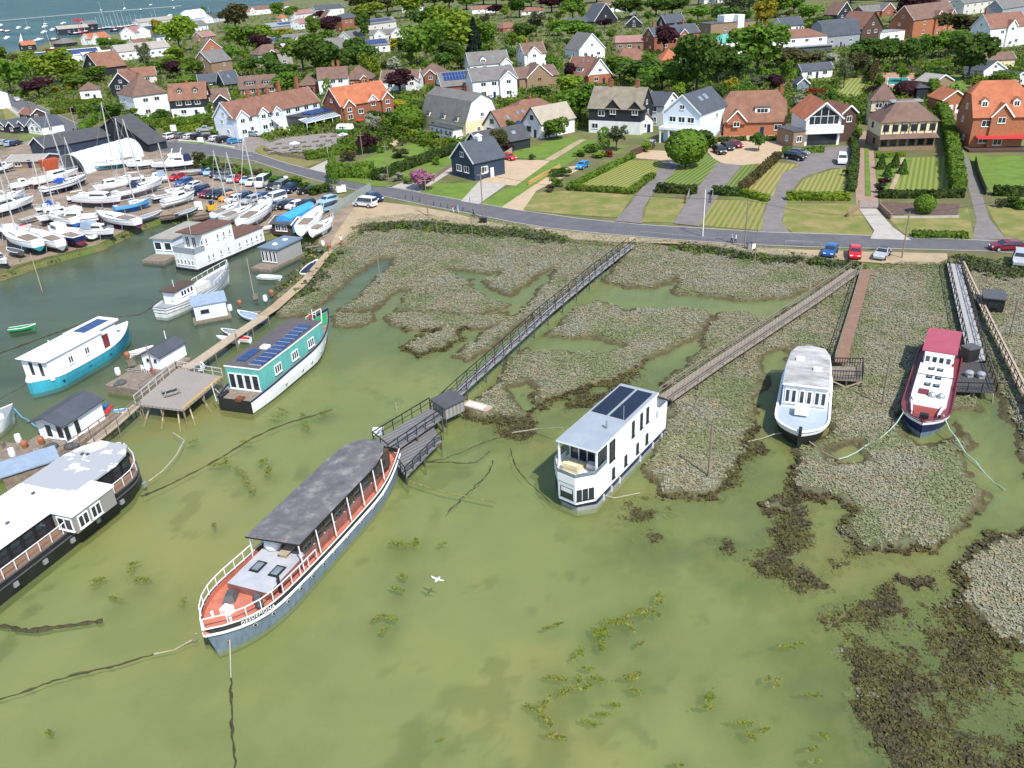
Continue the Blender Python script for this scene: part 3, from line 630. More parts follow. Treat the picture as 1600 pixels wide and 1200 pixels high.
    for tb in TB: tb.build('bargeboard', WHITE2 if trim is True else trim, o)
    if wins:
        st = max(1, round(e/2.75)) if not rows else len(rows)
        sh = e/st
        for k in range(st):
            cnt = rows[k] if rows else max(1, int(w/(3.0 if not far else 4)))
            ww = min(1.7, w/(cnt+1)*.75) if cnt else 1
            for i in range(cnt):
                x = x0+w*(i+1)/(cnt+1) if cnt < 4 else x0+w*(i+.5)/cnt
                if any(abs(x-(x0+u*w)) < gw/2+.6 and pr > .05 for (u, gw, pr, ef, gmm) in xg): continue
                if k == 0 and doors and i == cnt//2 and cnt > 1: door(o, x, y0-.01, .02)
                else: window(o, x, y0-.03, k*sh+sh*.36, 0, ww, min(1.35, sh*.5), fm)
        if roof == 'gy' and r > 2 and wins != 'nog': window(o, 0, y0-.03, e+r*.18, 0, min(1.3, w*.22), min(1.1, r*.4), fm)
        if side:
            for k in range(st):
                for sx, rr in ((x0-.03, -math.pi/2), (x1+.03, math.pi/2)):
                    window(o, sx, d*.12*(1 if k % 2 else -1), k*sh+sh*.36, rr, 1.1, min(1.2, sh*.5), fm)
            if roof in ('gx', 'half', 'gam') and r > 2.4:
                for sx, rr in ((x0-.03, -math.pi/2), (x1+.03, math.pi/2)): window(o, sx, 0, e+r*.12, rr, 1.1, min(1.1, r*.3), fm)
    for (u, v, dw, kind, dm_) in dorm:
        p = fs(u, v, .05); db = MB(); hh = 1.25; tpd = .8 if kind == 'g' else .25; bk = hh/max(tp, .3)+.3
        db.box(-dw/2, dw/2, 0, bk, -.25, hh, 0)
        if kind == 'g':
            db.add([(-dw/2, 0, hh), (dw/2, 0, hh), (0, 0, hh+dw/2*tpd)], [(0, 1, 2)], 0)
            bk2 = bk+dw/2*tpd/max(tp, .3)
            for sg in (-1, 1): slope_quad(db, (sg*(dw/2+.15), -.2, hh-.15*tpd), (sg*(dw/2+.15), bk2, hh-.15*tpd), [(0, bk2, hh+dw/2*tpd), (0, -.2, hh+dw/2*tpd)], .1, 1)
        else: db.box(-dw/2-.15, dw/2+.15, -.2, bk+.5, hh, hh+.12, 1)
        do = db.build('dormer', [dm_ or wall, tiles if kind == 'g' else T_FLT], o, p)
        window(do, 0, -.03, .0, 0, dw*.75, hh*.85, fm, 2 if dw < 2 else 3)
    for lst, nm, mm in ((solar, 'solar_panel', SOLAR), (sky, 'skylight', GLASSL)):
        for (u0, u1, v0, v1) in lst:
            a, b_, c, d_ = fs(u0, v0, .2), fs(u1, v0, .2), fs(u1, v1, .2), fs(u0, v1, .2); q = MB(); slope_quad(q, a, b_, [c, d_], .06, 0)
            if nm == 'solar_panel':
                nn_ = max(1, round((b_-a).length/1.1))
                for i in range(nn_+1):
                    f = i/nn_; up = Vector((0, 0, .09)); q.bar(a.lerp(b_, f)+up, d_.lerp(c, f)+up, .07, .04, 1)
                q.bar(a.lerp(d_, .5)+up, b_.lerp(c, .5)+up, .07, .04, 1)
            q.build(nm, [mm, GREYM], o)
    o['e'] = e; o['w'] = w; o['d'] = d
    return o
V = 'house'
# --- front row, right to left
h = H('tall brick house with orange roof', 'tall red brick house with bright orange tiled roof and two dormers', (1512, 233), (1594, 232), 48, 11, 'half', BRICK3, T_ORG, 50, rows=[3, 3], dorm=[(.2, .3, 1.5, 'g', WHITE), (.8, .3, 1.5, 'g', WHITE)], xg=[(.52, 4.2, .5, 1.0, BRICK3)])
aw = MB().prism([(-5.5, -8.6), (5.9, -8.6), (5.9, -5.6), (-5.5, -5.6)], lambda p: 2.6+(p[1]+8.6)*.12, lambda p: 2.66+(p[1]+8.6)*.12)
aw.build('awning', CLOTHR, h, (1, .5, 0))
dk = MB().box(-6.2, 6.2, -9.2, -5.05, 0, .5); dk.build('terrace', DKBRN, h)
h = H('half timbered cottage', 'brown tiled cottage with band of black and white half timbering', (1372, 236), (1458, 233), 42, 9, 'hip', BRICK2, T_BRN, 42, wall2=CREAM, rows=[6, 6], fm=BLACK, doors=0)
w_, e_, d_ = h['w'], h['e'], h['d']
sk = MB(); slope_quad(sk, (-w_/2-.5, -d_/2-1.2, e_*.42), (w_/2+.5, -d_/2-1.2, e_*.42), [(w_/2, -d_/2-.02, e_*.56), (-w_/2, -d_/2-.02, e_*.56)]); sk.build('skirt_roof', T_BRN, h)
tf = MB()
for i in range(7): tf.box(-w_/2*.86+i*w_*.86/6-.07, -w_/2*.86+i*w_*.86/6+.07, -d_/2-.09, -d_/2-.03, e_*.56, e_-.1)
tf.bar((-.9, -d_/2-.07, e_*.58), (.1, -d_/2-.07, e_*.9), .06, .14); tf.bar((1.1, -d_/2-.07, e_*.58), (.1, -d_/2-.07, e_*.9), .06, .14); tf.build('timber_frame', BLACK, h)
MB().box(-w_*.28, w_*.3, -.8, 1.6, 0, .3).build('flat_roof', GREYM, h, (0, 0, e_+d_/2*math.tan(R_(42))-.55))
h = H('half timbered tower', 'small cream half timbered tower with pyramid brown roof', (1356, 196), (1394, 196), 37, 5.5, 'pyr', CREAM, T_BRN, 52, rows=[1, 2], doors=0, trim=False)
w_, e_, d_ = h['w'], h['e'], h['d']; tf = MB()
for i in range(5): tf.box(-w_/2+i*w_/4.1-.02, -w_/2+i*w_/4.1+.12, -d_/2-.06, -d_/2-.01, 0, e_)
tf.box(-w_/2, w_/2, -d_/2-.08, -d_/2-.02, e_*.48, e_*.55); tf.build('timber_frame', BLACK, h)
h = H('modern glass gabled house', 'modern white house with large glazed gable over a balcony', (1256, 228), (1310, 226), 40, 13, 'gy', WHITE2, T_ORG, 40, rows=[0, 0], doors=0, side=False, wins='nog', ov=.5, solar=[(.35, .75, .3, .95)])
w_, e_, d_ = h['w'], h['e'], h['d']; r = w_/2*math.tan(R_(40))
MB().add([(-w_/2+.7, -d_/2-.05, e_-1.4), (w_/2-.7, -d_/2-.05, e_-1.4), (w_/2-.7, -d_/2-.05, e_+.35), (0, -d_/2-.05, e_+r-.75), (-w_/2+.7, -d_/2-.05, e_+.35)], [(0, 1, 2, 3, 4)]).build('glazed_gable', GLASS, h)
gl = MB(); gl.box(-w_/2+.7, w_/2-.7, -d_/2-.09, -d_/2-.06, e_+.3, e_+.4)
for x in (-2.2, -.8, .8, 2.2): gl.box(x-.05, x+.05, -d_/2-.09, -d_/2-.06, e_-1.4, e_+r-.9-abs(x)*.84)
gl.build('glazing_bars', WHITE2, h)
MB().box(-w_/2-.3, w_/2+.3, -d_/2-1.3, -d_/2-.1, e_*.46, e_*.56).box(-w_/2-.3, w_/2+.3, -d_/2-1.3, -d_/2-1.2, e_*.56, e_*.74).build('balcony', WHITE2, h)
MB().box(-w_/2+.6, w_/2-.6, -d_/2-.1, -d_/2-.02, .1, e_*.42).build('patio_doors', GLASS, h)
H('dark brown boarded wing', 'dark brown boarded wing with red roof beside modern house', (1311, 222), (1333, 220), 42, 9, 'gy', DKBRN, T_RBR, 40, rows=[0, 1], doors=0, side=False)
H('grey roofed extension', 'low flat grey extension left of the modern glass gabled house', (1238, 232), (1256, 230), 24, 7, 'flat', BRICK2, DGREY, rows=[1], lm=False)
h = H('wide orange brown tiled house', 'wide house under steep orange brown tiled roof with white framed bays', (1130, 213), (1226, 211), 21, 12, 'half', BRICK3, T_OBR, 47, dorm=[(.62, .3, 3.6, 'f', WHITE2)], xg=[(.2, 4.5, .6, 1.1, BRICK3)], rows=[4], chim=[(.95, 1.0)])
h = H('pale blue boarded house', 'pale blue boarded gabled house with grey slate roof and white veranda', (1036, 221), (1092, 226), 44, 15, 'gy', PALEB, T_SLT, 40, rows=[3, 3], doors=1, sky=[(.3, .42, .5, .7), (.5, .62, .5, .75)])
w_, e_, d_ = h['w'], h['e'], h['d']
v = MB().box(-w_/2-.2, w_/2+.2, -d_/2-2.2, -d_/2, e_*.46, e_*.54)
for i in range(5): v.box(-w_/2+i*(w_-.3)/4, -w_/2+i*(w_-.3)/4+.3, -d_/2-2.1, -d_/2-1.8, 0, e_*.46)
v.build('veranda', WHITE2, h)
H('slate side wing', 'grey slate roofed wing behind the pale blue boarded house', (1006, 195), (1036, 198), 30, 8, 'gx', WHITEB, T_SLT, 35, rows=[1, 1], lm=False, doors=0)
H('black and white thatched house', 'black boarded house with white ground floor and brown thatched roof', (920, 207), (1000, 211), 37, 9, 'gx', WHITE, T_THA, 46, wall2=BLACKB, rows=[4, 3], xg=[(.48, 4.2, .25, 1.0, BLACKB), (.9, 3.6, .25, 1.0, BLACKB)], chim=[(.32, 1.6), (.82, 1.7)], trim=False)
H('thatched side wing', 'low thatched wing with skylights beside black and white thatched house', (1000, 208), (1020, 206), 18, 14, 'gy', WHITE, T_THA, 45, rows=[2], trim=False, sky=[(.2, .3, .3, .5), (.45, .55, .3, .5)], lm=False)
h = H('cream gambrel house', 'cream house with grey brown gambrel roof and three cream dormers', (662, 203), (729, 218), 24, 11, 'gam', CREAM, T_GRY, 40, dorm=[(.17, .02, 1.7, 'f', CREAM), (.52, .02, 1.7, 'f', CREAM), (.82, .02, 1.7, 'f', CREAM)], rows=[3], chim=[(.7, 1.3)], gm=WHITE)
w_, e_, d_ = h['w'], h['e'], h['d']
c = MB().box(-w_*.1, w_*.42, -d_/2-3, -d_/2+.1, 0, 2.7).box(-w_*.1-.3, w_*.42+.3, -d_/2-3.3, -d_/2+.1, 2.7, 2.95, 1); co = c.build('sun_room', [WHITE2, T_FLT], h)
for i in range(5): window(co, -w_*.1+w_*.52*(i+.5)/5, -d_/2-3.03, .8, 0, 1.2, 1.5)
H('orange roofed white gable house', 'white gabled cottage with long orange tiled roof and skylights', (756, 213), (784, 217), 17, 14, 'gy', WHITE, T_OBR, 48, rows=[2], trim=BLACK, sky=[(.25, .32, .35, .55), (.55, .62, .45, .65), (.7, .77, .5, .7)], fm=BLACK)
h = H('pale thatched cottage', 'white cottage with pale thatched roof and blue conservatory', (818, 212), (846, 217), 22, 12, 'gy', WHITE, T_PTH, 45, rows=[2], trim=BLACK, fm=BLACK)
c = MB(); c.prism([(math.cos(t)*2.4, math.sin(t)*2.4) for t in [i*math.pi/4 for i in range(8)]], 0, 2.3, 0); c.prism([(math.cos(t)*2.7, math.sin(t)*2.7) for t in [i*math.pi/4 for i in range(8)]], 2.3, 3.9, 1, pts1=[(math.cos(t)*.3, math.sin(t)*.3) for t in [i*math.pi/4 for i in range(8)]])
c.build('conservatory', [GLASSL, SOLAR], h, (-h['w']/2-1.2, -h['d']/2-.6, 0))
H('long low red roofed bungalow', 'long low bungalow with broad red brown hipped roof', (800, 198), (882, 188), 15, 11, 'hip', PALE, T_RBR, 30, rows=[4], chim=[(.5, .8)])
h = H('navy boarded hut', 'small navy boarded hut with slate roof and white bargeboards', (707, 274), (742, 283), 27, 8.4, 'gy', NAVYB, T_SLT, 42, rows=[2], doors=0)
window(h, h['w']/2+.03, -1.5, 1.2, math.pi/2, 1.6, 1.5); door(h, h['w']/2+.03, .6, .02, math.pi/2, WHITE2)
MB().box(-.6, .6, -.5, .5, -.6, .7).prism([(-.8, -.7), (.8, -.7), (.8, .7), (-.8, .7)], .7, 1.2, pts1=[(-.05, -.05), (.05, -.05), (.05, .05), (-.05, .05)]).build('cupola', WHITE2, h, (0, .5, h['e']+h['w']/2*math.tan(R_(42))))
H('black barn with dark roof', 'black boarded barn with dark roof behind the navy hut', (728, 240), (752, 246), 16, 15, 'gy', BLACKB, T_FLT, 40, rows=[1], trim=True, side=False, sky=[(.3, .36, .2, .4), (.7, .78, .4, .6)])
h = H('brick house with bright orange roof', 'red brick house with bright orange roof and two white gables', (536, 192), (613, 178), 24, 10, 'gx', BRICK, T_ORG, 44, xg=[(.13, 4, .8, .9, BRICK), (.63, 3.6, .05, 1.0, WHITE), (.9, 4.2, .8, 1.0, BRICK)], rows=[4], chim=[(.75, 1.2)])
h = H('long white pub', 'long white pub with red brown roof, gables and five chimneys', (371, 216), (502, 186), 27, 9, 'gx', WHITEB, T_RBR, 42, wall2=PALEB, xg=[(.06, 4.5, 1.2, 1., PALEB), (.3, 3.4, .9, 1., PALEB), (.46, 3, .7, .95, PALEB)], rows=[9, 9], chim=[(.3, 2.2), (.42, 2.0), (.52, 2), (.66, 2.8), (.88, 3.2)], cat='pub', group=None, name='pub')
w_, e_, d_ = h['w'], h['e'], h['d']
ex = MB().box(w_*.08, w_*.56, -d_/2-9, -d_/2+.2, 0, 3).box(w_*.08-.2, w_*.58, -d_/2-9.2, -d_/2-.1, 3, 3.25, 1); eo = ex.build('flat_extension', [DGREY, T_FLT], h)
for i in range(4):
    for j in range(2):
        q = MB(); slope_quad(q, (w_*.17+i*2.5, -d_/2-7.6+j*2.4, 3.35), (w_*.17+i*2.5+2.2, -d_/2-7.6+j*2.4, 3.35), [(w_*.17+i*2.5+2.2, -d_/2-5.7+j*2.4, 3.9), (w_*.17+i*2.5, -d_/2-5.7+j*2.4, 3.9)], .06); q.build('solar_panel', SOLAR, eo)
cn = MB(); xx0, xx1, yy0, yy1 = w_*-.02, w_*.4, -d_/2-12.2, -d_/2-9
for i in range(14):
    x = xx0+(xx1-xx0)*i/13; cn.bar((x, yy0, 2.3), (x, yy1, 3.1), .1, .1)
cn.bar((xx0, yy0, 2.3), (xx1, yy0, 2.3), .14, .2); cn.bar((xx0, yy1, 3.1), (xx1, yy1, 3.1), .14, .2)
for i in range(5): x = xx0+(xx1-xx0)*i/4; cn.box(x-.07, x+.07, yy0-.07, yy0+.07, 0, 2.3)
cn2 = cn.build('glass_canopy', WHITE2, h); q = MB(); slope_quad(q, (xx0, yy0, 2.22), (xx1, yy0, 2.22), [(xx1, yy1, 3.02), (xx0, yy1, 3.02)], .03); q.build('glazing', GLASSL, cn2)
st = MB(); slope_quad(st, (-w_*.08-1, -d_/2-6.5, .1), (-w_*.08+.3, -d_/2-6.5, .1), [(-w_*.08+.3, -d_/2-.3, 3.4), (-w_*.08-1, -d_/2-.3, 3.4)], .2)
st.bar((-w_*.08-1, -d_/2-6.5, 1.1), (-w_*.08-1, -d_/2-.3, 4.4), .06, .08); st.bar((-w_*.08+.3, -d_/2-6.5, 1.1), (-w_*.08+.3, -d_/2-.3, 4.4), .06, .08); st.build('outside_stair', WHITE2, h)
H('black cottage with two dormers', 'black boarded cottage with orange brown roof and two small dormers', (270, 184), (327, 180), 25, 9, 'gx', WHITE, T_OBR, 46, wall2=BLACKB, rows=[2, 3], dorm=[(.3, .4, 1.4, 'g', BLACKB), (.72, .4, 1.4, 'g', BLACKB)], trim=False, chim=[(.5, .8)])
H('white hipped house', 'large white house with dark brown hipped roof and balcony', (216, 186), (268, 178), 32, 13, 'hip', WHITE2, T_BRN, 44, rows=[2, 2], chim=[(.5, 1)])
H('black gabled house', 'black boarded gabled house with red brown roof and white bargeboards', (176, 153), (212, 152), 18, 10, 'gy', BLACKB, T_RBR, 42, rows=[2, 2], chim=[(.8, 1.)])
H('brown pyramid roofed lodge', 'small lodge with brown pyramid roof above the garden hedges', (128, 158), (160, 155), 15, 8, 'pyr', WHITE, T_BRN, 32, rows=[2])
H('orange tiled back range', 'orange brown tiled range behind the black gabled house', (190, 133), (246, 128), 10, 8, 'gx', PALE, T_OBR, 40, rows=[3], doors=0)
H('black house with round window', 'black boarded house with round white window and orange brown roof', (134, 119), (158, 121), 13, 14, 'gy', BLACKB, T_OBR, 40, rows=[2], side=False)
h = H('low brown house beside the pub', 'low brown roofed house with black gable left of the pub', (325, 176), (362, 172), 15, 9, 'gx', WHITE, T_BRN, 38, xg=[(.6, 5, 1.5, 1, BLACKB)], rows=[3])
H('grey stone house with wide dormers', 'grey brown house with two wide dormers behind the pub', (376, 150), (433, 146), 10, 9, 'gx', BRICK2, T_BRN, 42, dorm=[(.3, .3, 4, 'f', BLACK), (.78, .3, 4, 'f', BLACK)], rows=[4], trim=False)
# --- second row
H('small brick hipped house', 'small red brick house with brown hipped roof behind the pub', (468, 147), (498, 145), 12, 8, 'hip', BRICK, T_BRN, 40, rows=[2])
H('white house with brick chimneys', 'white house with steep dark brown roof and brick chimneys', (500, 148), (546, 145), 22, 8, 'gx', WHITE2, T_BRN, 42, rows=[3, 3], chim=[(.55, 1.6), (.72, 2.)], trim=False)
H('brown hipped brick house', 'brick house with brown hipped roof and white arched entry', (540, 140), (582, 138), 14, 10, 'hip', BRICK, T_BRN, 42, rows=[3], xg=[(.75, 3, .6, 1, BRICK)])
H('white gabled bungalow', 'white bungalow with brown roof behind the purple tree', (596, 143), (654, 141), 14, 10, 'gx', WHITE, T_BRN, 34, rows=[3], xg=[(.85, 5, 1, 1, WHITE)])
H('brick bungalow with white trim', 'brick bungalow with brown hipped roof and white trimmed gable', (652, 132), (694, 131), 13, 10, 'hip', BRICK, T_BRN, 36, rows=[2], xg=[(.55, 5, 1, 1, BRICK)])
H('brick house with solar roof', 'brick house with row of blue solar panels on grey roof', (692, 153), (738, 149), 16, 12, 'gx', BRICK, T_GRY, 34, rows=[3], solar=[(.12, .96, .38, .9)], gm=WHITE)
H('white house with grey roof and bay', 'white two storey house with grey brown roof facing the gardens', (740, 156), (806, 150), 26, 10, 'gx', WHITEB, T_GRY, 36, rows=[3, 3], xg=[(.82, 6, 1.2, 1., WHITEB)])
H('white dormered house', 'white house with grey brown roof and white gabled dormer', (735, 115), (796, 110), 12, 10, 'gx', WHITE, T_GRY, 42, rows=[4], dorm=[(.35, .2, 2.6, 'g', WHITE)], xg=[(.9, 5, 2, .9, WHITE)], sky=[(.6, .66, .4, .55)])
H('buff brick gabled house', 'buff brick house with brown gable and wooden windows', (812, 138), (872, 132), 14, 11, 'gx', BRICK2, T_BRN, 30, rows=[3], xg=[(.5, 10, .8, 1, BRICK2)], fm=WOODY)
H('mock tudor white house', 'small white mock tudor house with brown roof and chimney', (820, 106), (853, 103), 19, 9, 'gx', WHITE, T_BRN, 42, rows=[2, 1], xg=[(.45, 6, .5, 1, WHITE)], chim=[(.3, 1.4)])
h = H('red roofed house with white gable', 'house with steep red brown roof and broad white gable', (920, 133), (955, 130), 14, 15, 'gy', BRICK3, T_RBR, 50, rows=[2], gm=WHITE)
H('red roofed side range', 'steep red brown roofed range with white dormer left of white gable', (884, 130), (920, 132), 12, 10, 'gx', BRICK, T_RBR, 50, rows=[2], dorm=[(.55, .25, 3, 'f', WHITE)], lm=False, sky=[(.5, .56, .7, .8), (.7, .76, .7, .8)])
H('white gabled house with grey roof', 'white gabled house with grey brown roof and three upper windows', (905, 94), (945, 90), 14, 14, 'gy', WHITE, T_GRY, 44, rows=[3], wins=True)
H('brown tiled house with bright windows', 'brown tiled house with white bay windows left of the purple tree', (962, 107), (1018, 103), 10, 10, 'hip', WHITE, T_RBR, 40, rows=[4], chim=[(.6, .8)])
H('scaffolded pink roofed house', 'pink roofed house wrapped in scaffolding behind brown tiled house', (962, 80), (1020, 78), 12, 9, 'gx', BRICK2, T_PNK, 30, rows=[4], trim=False)
H('brick villa with slate roof', 'red brick villa with slate roof, white gable trim and chimneys', (1022, 80), (1092, 72), 20, 9, 'gx', BRICK, T_SLT, 40, rows=[3, 3], xg=[(.62, 5, 1, 1, BRICK)], chim=[(.1, 1.6), (.25, 1.6), (.75, 2)])
H('orange hipped roof house', 'low house with orange hipped roof behind green trees', (1034, 103), (1064, 101), 8, 9, 'hip', PALE, T_ORG, 42, rows=[2], trim=False)
H('orange brown back house', 'orange brown tiled house half hidden by the tall green trees', (1100, 104), (1134, 100), 12, 12, 'gx', PALE, T_OBR, 40, rows=[2], trim=False)
H('white house with turquoise roof', 'white house with weathered turquoise green roof', (1126, 94), (1172, 88), 24, 10, 'hip', WHITE2, T_TEAL, 28, rows=[3, 3])
h = H('modern brick and white box house', 'modern flat roofed brown brick house with white tower', (1110, 56), (1178, 50), 16, 12, 'flat', BRICK2, DGREY, rows=[2], doors=0)
MB().box(-3, 7, -2, 5, h['e'], h['e']+3.5).box(3, 7, -6.3, -2, 0, h['e']+3.6).build('tower', WHITE2, h)
H('black gabled house with skylit slate roof', 'black gabled house with slate roof and dormers in the trees', (928, 40), (964, 36), 6, 12, 'gy', BLACKB, T_SLT, 44, rows=[2])
H('long dark slate barn', 'long low dark slate roofed barn left of black gabled house', (888, 42), (928, 39), 5, 8, 'gx', BLACKB, T_SLT, 35, rows=[2], lm=False)
H('small dark slate barn', 'small dark barn with slate roof beside the grey tree', (978, 44), (1003, 43), 6, 10, 'gy', BLACKB, T_SLT, 40, rows=[1])
H('dark slate house behind brick villa', 'dark slate roofed house behind the brick villa', (1040, 44), (1070, 41), 7, 9, 'gx', BLACKB, T_SLT, 45, rows=[1])
H('red roof with round dormers', 'red brown roofed white house with two round topped dormers', (936, 20), (985, 17), 7, 9, 'gx', WHITE, T_RBR, 40, rows=[3], dorm=[(.35, .2, 2, 'g', WHITE), (.65, .2, 2, 'g', WHITE)])
h = H('white modern house with brown roof', 'wide white modern house with brown hipped roof over dark terrace', (1206, 86), (1290, 80), 22, 12, 'hip', WHITE2, T_RBR, 25, rows=[4, 4])
MB().box(-h['w']*.36, h['w']*.52, -h['d']/2-4, -h['d']/2, 0, 2.8).box(-h['w']*.38, h['w']*.54, -h['d']/2-4.6, -h['d']/2, 2.8, 3.2, 1).build('terrace', [DGREY, GREYM], h)
H('slate gabled white house', 'white house with slate gable behind the brown hipped roof', (1222, 50), (1256, 47), 8, 10, 'gx', WHITE, T_SLT, 38, rows=[2])
H('grey boarded gambrel house', 'grey boarded house with dark curved gambrel roof', (1284, 76), (1342, 70), 17, 10, 'gam', GREYB, T_SLT, 40, rows=[3], gm=GREYB, solar=[(.1, .5, .5, .9)])
H('dark timber house with glazed gable', 'dark timber gabled house with red brown roof and tall windows', (1344, 70), (1376, 66), 22, 14, 'gy', DKBRN, T_RBR, 44, rows=[2, 2], trim=BLACK)
H('white flat roofed house', 'low white flat roofed modern house right of the dark timber house', (1374, 67), (1412, 63), 14, 8, 'flat', WHITE2, GREYM, rows=[2], doors=0)
H('black and white gabled house', 'narrow black gabled house with white windows behind dark timber house', (1306, 41), (1330, 38), 16, 9, 'gy', BLACKB, T_BRN, 42, rows=[2, 2])
H('brick bungalow with wide gable', 'brick bungalow with grey roof and wide white edged gable', (1350, 28), (1400, 24), 8, 12, 'gx', BRICK, T_GRY, 28, rows=[3], xg=[(.7, 10, 1.5, 1, BRICK)])
H('brick house with twin gables', 'red brick house with twin white edged gables and brown roof', (1424, 60), (1490, 50), 25, 12, 'gx', BRICK3, T_BRN, 45, rows=[3, 3], xg=[(.55, 5.5, 1, 1, BRICK3), (.88, 5, .6, 1.0, BRICK3)])
H('white house with tall red chimney', 'white gabled house with brown roof and tall brick chimney', (1542, 76), (1600, 70), 28, 10, 'gx', WHITE, T_RBR, 45, rows=[3, 2], xg=[(.55, 5, .8, 1, WHITE)], chim=[(.06, 2.5)])
H('grey gabled house at top right', 'grey boarded house with pale roof at upper right', (1564, 30), (1600, 24), 14, 10, 'gx', GREYB, T_GRY, 42, rows=[2])
H('white house with red roof', 'white house with red brown roof beside big purple tree', (1452, 14), (1500, 10), 10, 10, 'gx', WHITE, T_RBR, 42, rows=[3], dorm=[(.4, .3, 2, 'g', WHITE)])
H('pale grey house with veranda', 'pale grey house with white veranda at the top right', (1504, 24), (1548, 18), 16, 10, 'gx', PALE, T_GRY, 35, rows=[4, 4])
H('double garage with orange roof', 'brick double garage with orange roof and two white doors', (1470, 178), (1508, 176), 20, 8, 'gy', BRICK3, T_ORG, 34, rows=[0], wins=False, cat='garage', name='garage', group=None)
g_ = S.objects['garage']
for sx in (-1, 1): MB().box(sx*g_['w']*.24-1.2, sx*g_['w']*.24+1.2, -.08, .02, 0, 2.2).build('garage_door', WHITE2, g_, (0, -g_['d']/2, 0))
H('brown tiled garage', 'low beige garage with brown tiled roof below white house', (1542, 106), (1584, 104), 11, 7, 'gx', CREAM, T_BRN, 30, rows=[0], wins=False, cat='garage', name='garage', group=None, lm=False)
H('white roofed shed', 'small white garage with pale sheet roof beside the tall hedge', (1458, 140), (1487, 136), 10, 7, 'gy', BRICK2, T_ASB, 25, rows=[0], wins=False, cat='shed', name='shed', group=None)
H('slate roofed garage', 'white garage with dark slate roof near right edge', (1535, 121), (1570, 117), 9, 8, 'gy', WHITE, T_SLT, 28, rows=[1], cat='garage', name='garage', group=None, lm=False)
H('far right slate garage', 'white outbuilding with dark slate roof at right edge', (1580, 135), (1605, 132), 10, 8, 'gy', WHITE, T_SLT, 28, rows=[1], cat='outbuilding', name='outbuilding', group=None, lm=False)
H('black pool hut', 'small black hut beside the swimming pool terrace', (1431, 155), (1448, 154), 16, 4.5, 'pyr', BLACKB, T_FLT, 25, rows=[0], wins=False, cat='hut', name='hut', group=None)
H('slate roofed garden lodge', 'small white lodge with slate roof left of the striped pool lawn', (1252, 124), (1300, 120), 12, 5, 'gx', WHITE, T_SLT, 38, rows=[3])
H('glass garden room', 'small slate topped glass garden room beside purple shrubs', (1245, 144), (1263, 143), 12, 4, 'gy', GLASSL, T_SLT, 40, rows=[0], wins=False, cat='garden room', name='garden_room', group=None, lm=False)
# --- left back and the far village
H('grey brown hipped house', 'grey house with brown hipped roof and white bay gable', (406, 106), (458, 100), 18, 10, 'hip', STONE, T_BRN, 38, rows=[3, 3], xg=[(.4, 4, .8, 1, STONE)])
H('white house with row of rooflights', 'white house with long pale roof, solar strip and gable', (418, 84), (486, 78), 14, 10, 'gx', WHITE, T_GRY, 36, rows=[4], solar=[(.1, .6, .3, .6)], xg=[(.72, 5, 1, 1, WHITE)])
H('grey tiled gable end house', 'pale house with grey brown gabled roof between green trees', (512, 87), (544, 84), 9, 11, 'gx', PALE, T_GRY, 42, rows=[2])
H('brick villa with white door', 'narrow red brick villa with slate roof and white porch', (536, 50), (564, 47), 18, 9, 'hip', BRICK, T_SLT, 35, rows=[2, 3])
H('long solar roofed house', 'long grey house with blue solar panels along its roof', (575, 50), (620, 44), 10, 9, 'gx', PALE, T_GRY, 34, rows=[3], solar=[(.12, .9, .35, .8)])
H('brown stepped gable bungalow', 'low brown bungalow with stepped white edged gables', (578, 64), (640, 60), 8, 10, 'gx', PALE, T_GRY, 28, rows=[3], xg=[(.25, 7, 1.5, 1, WHITE), (.7, 8, 1, 1, WHITE)])
H('white house with blue solar roof', 'white house with wide blue solar roof among trees', (572, 84), (610, 80), 10, 9, 'gx', WHITE, T_GRY, 32, rows=[3], solar=[(.05, .95, .25, .9)])
H('long white slate house', 'long white house with slate roof and brick end', (494, 26), (538, 22), 9, 9, 'gx', WHITE, T_SLT, 40, rows=[4])
H('grey solar shed', 'grey industrial shed with solar panels on its sloping roof', (424, 48), (462, 44), 5, 14, 'gx', GREYB, GREYM, 20, rows=[0], wins=False, solar=[(.4, .95, .3, .8)], cat='shed', name='shed', group=None)
H('white gabled brick house', 'brick house with white edged gables at left of far trees', (316, 97), (354, 94), 14, 14, 'gy', BRICK3, T_BRN, 44, rows=[2, 2])
H('buff brick house with porch', 'buff brick gabled house with black porch roof', (308, 120), (334, 121), 21, 12, 'gy', BRICK2, T_GRY, 38, rows=[2, 1], xg=[])
H('dark slate outbuildings', 'dark slate roofed outbuilding behind the black cottage', (312, 136), (346, 133), 6, 7, 'gx', BLACKB, T_SLT, 40, rows=[1], cat='outbuilding', name='outbuilding', group=None)
H('grey slate skylit shed', 'grey slate roofed shed with one skylight beside buff brick house', (352, 137), (376, 134), 5, 9, 'gx', BLACKB, T_SLT, 45, rows=[0], wins=False, sky=[(.4, .5, .4, .7)], cat='shed', name='shed', group=None)
H('long grey roofed white hall', 'long white hall with weathered grey roof and dark windows', (188, 95), (268, 86), 12, 11, 'gx', WHITE, T_ASB, 32, rows=[7], doors=0, cat='hall', name='hall', group=None)
H('long solar roofed boat shed', 'very long white boat shed with dark solar panels along roof', (40, 104), (162, 92), 9, 14, 'gx', WHITE, T_WHT, 22, rows=[0], wins=False, solar=[(.06, .97, .15, .9)], cat='shed', name='shed', group=None)
H('white roofed workshop', 'white roofed workshop right of the long solar roofed shed', (135, 96), (190, 90), 7, 10, 'gx', WHITE, T_WHT, 20, rows=[0], wins=False, cat='workshop', name='workshop', group=None, lm=False)
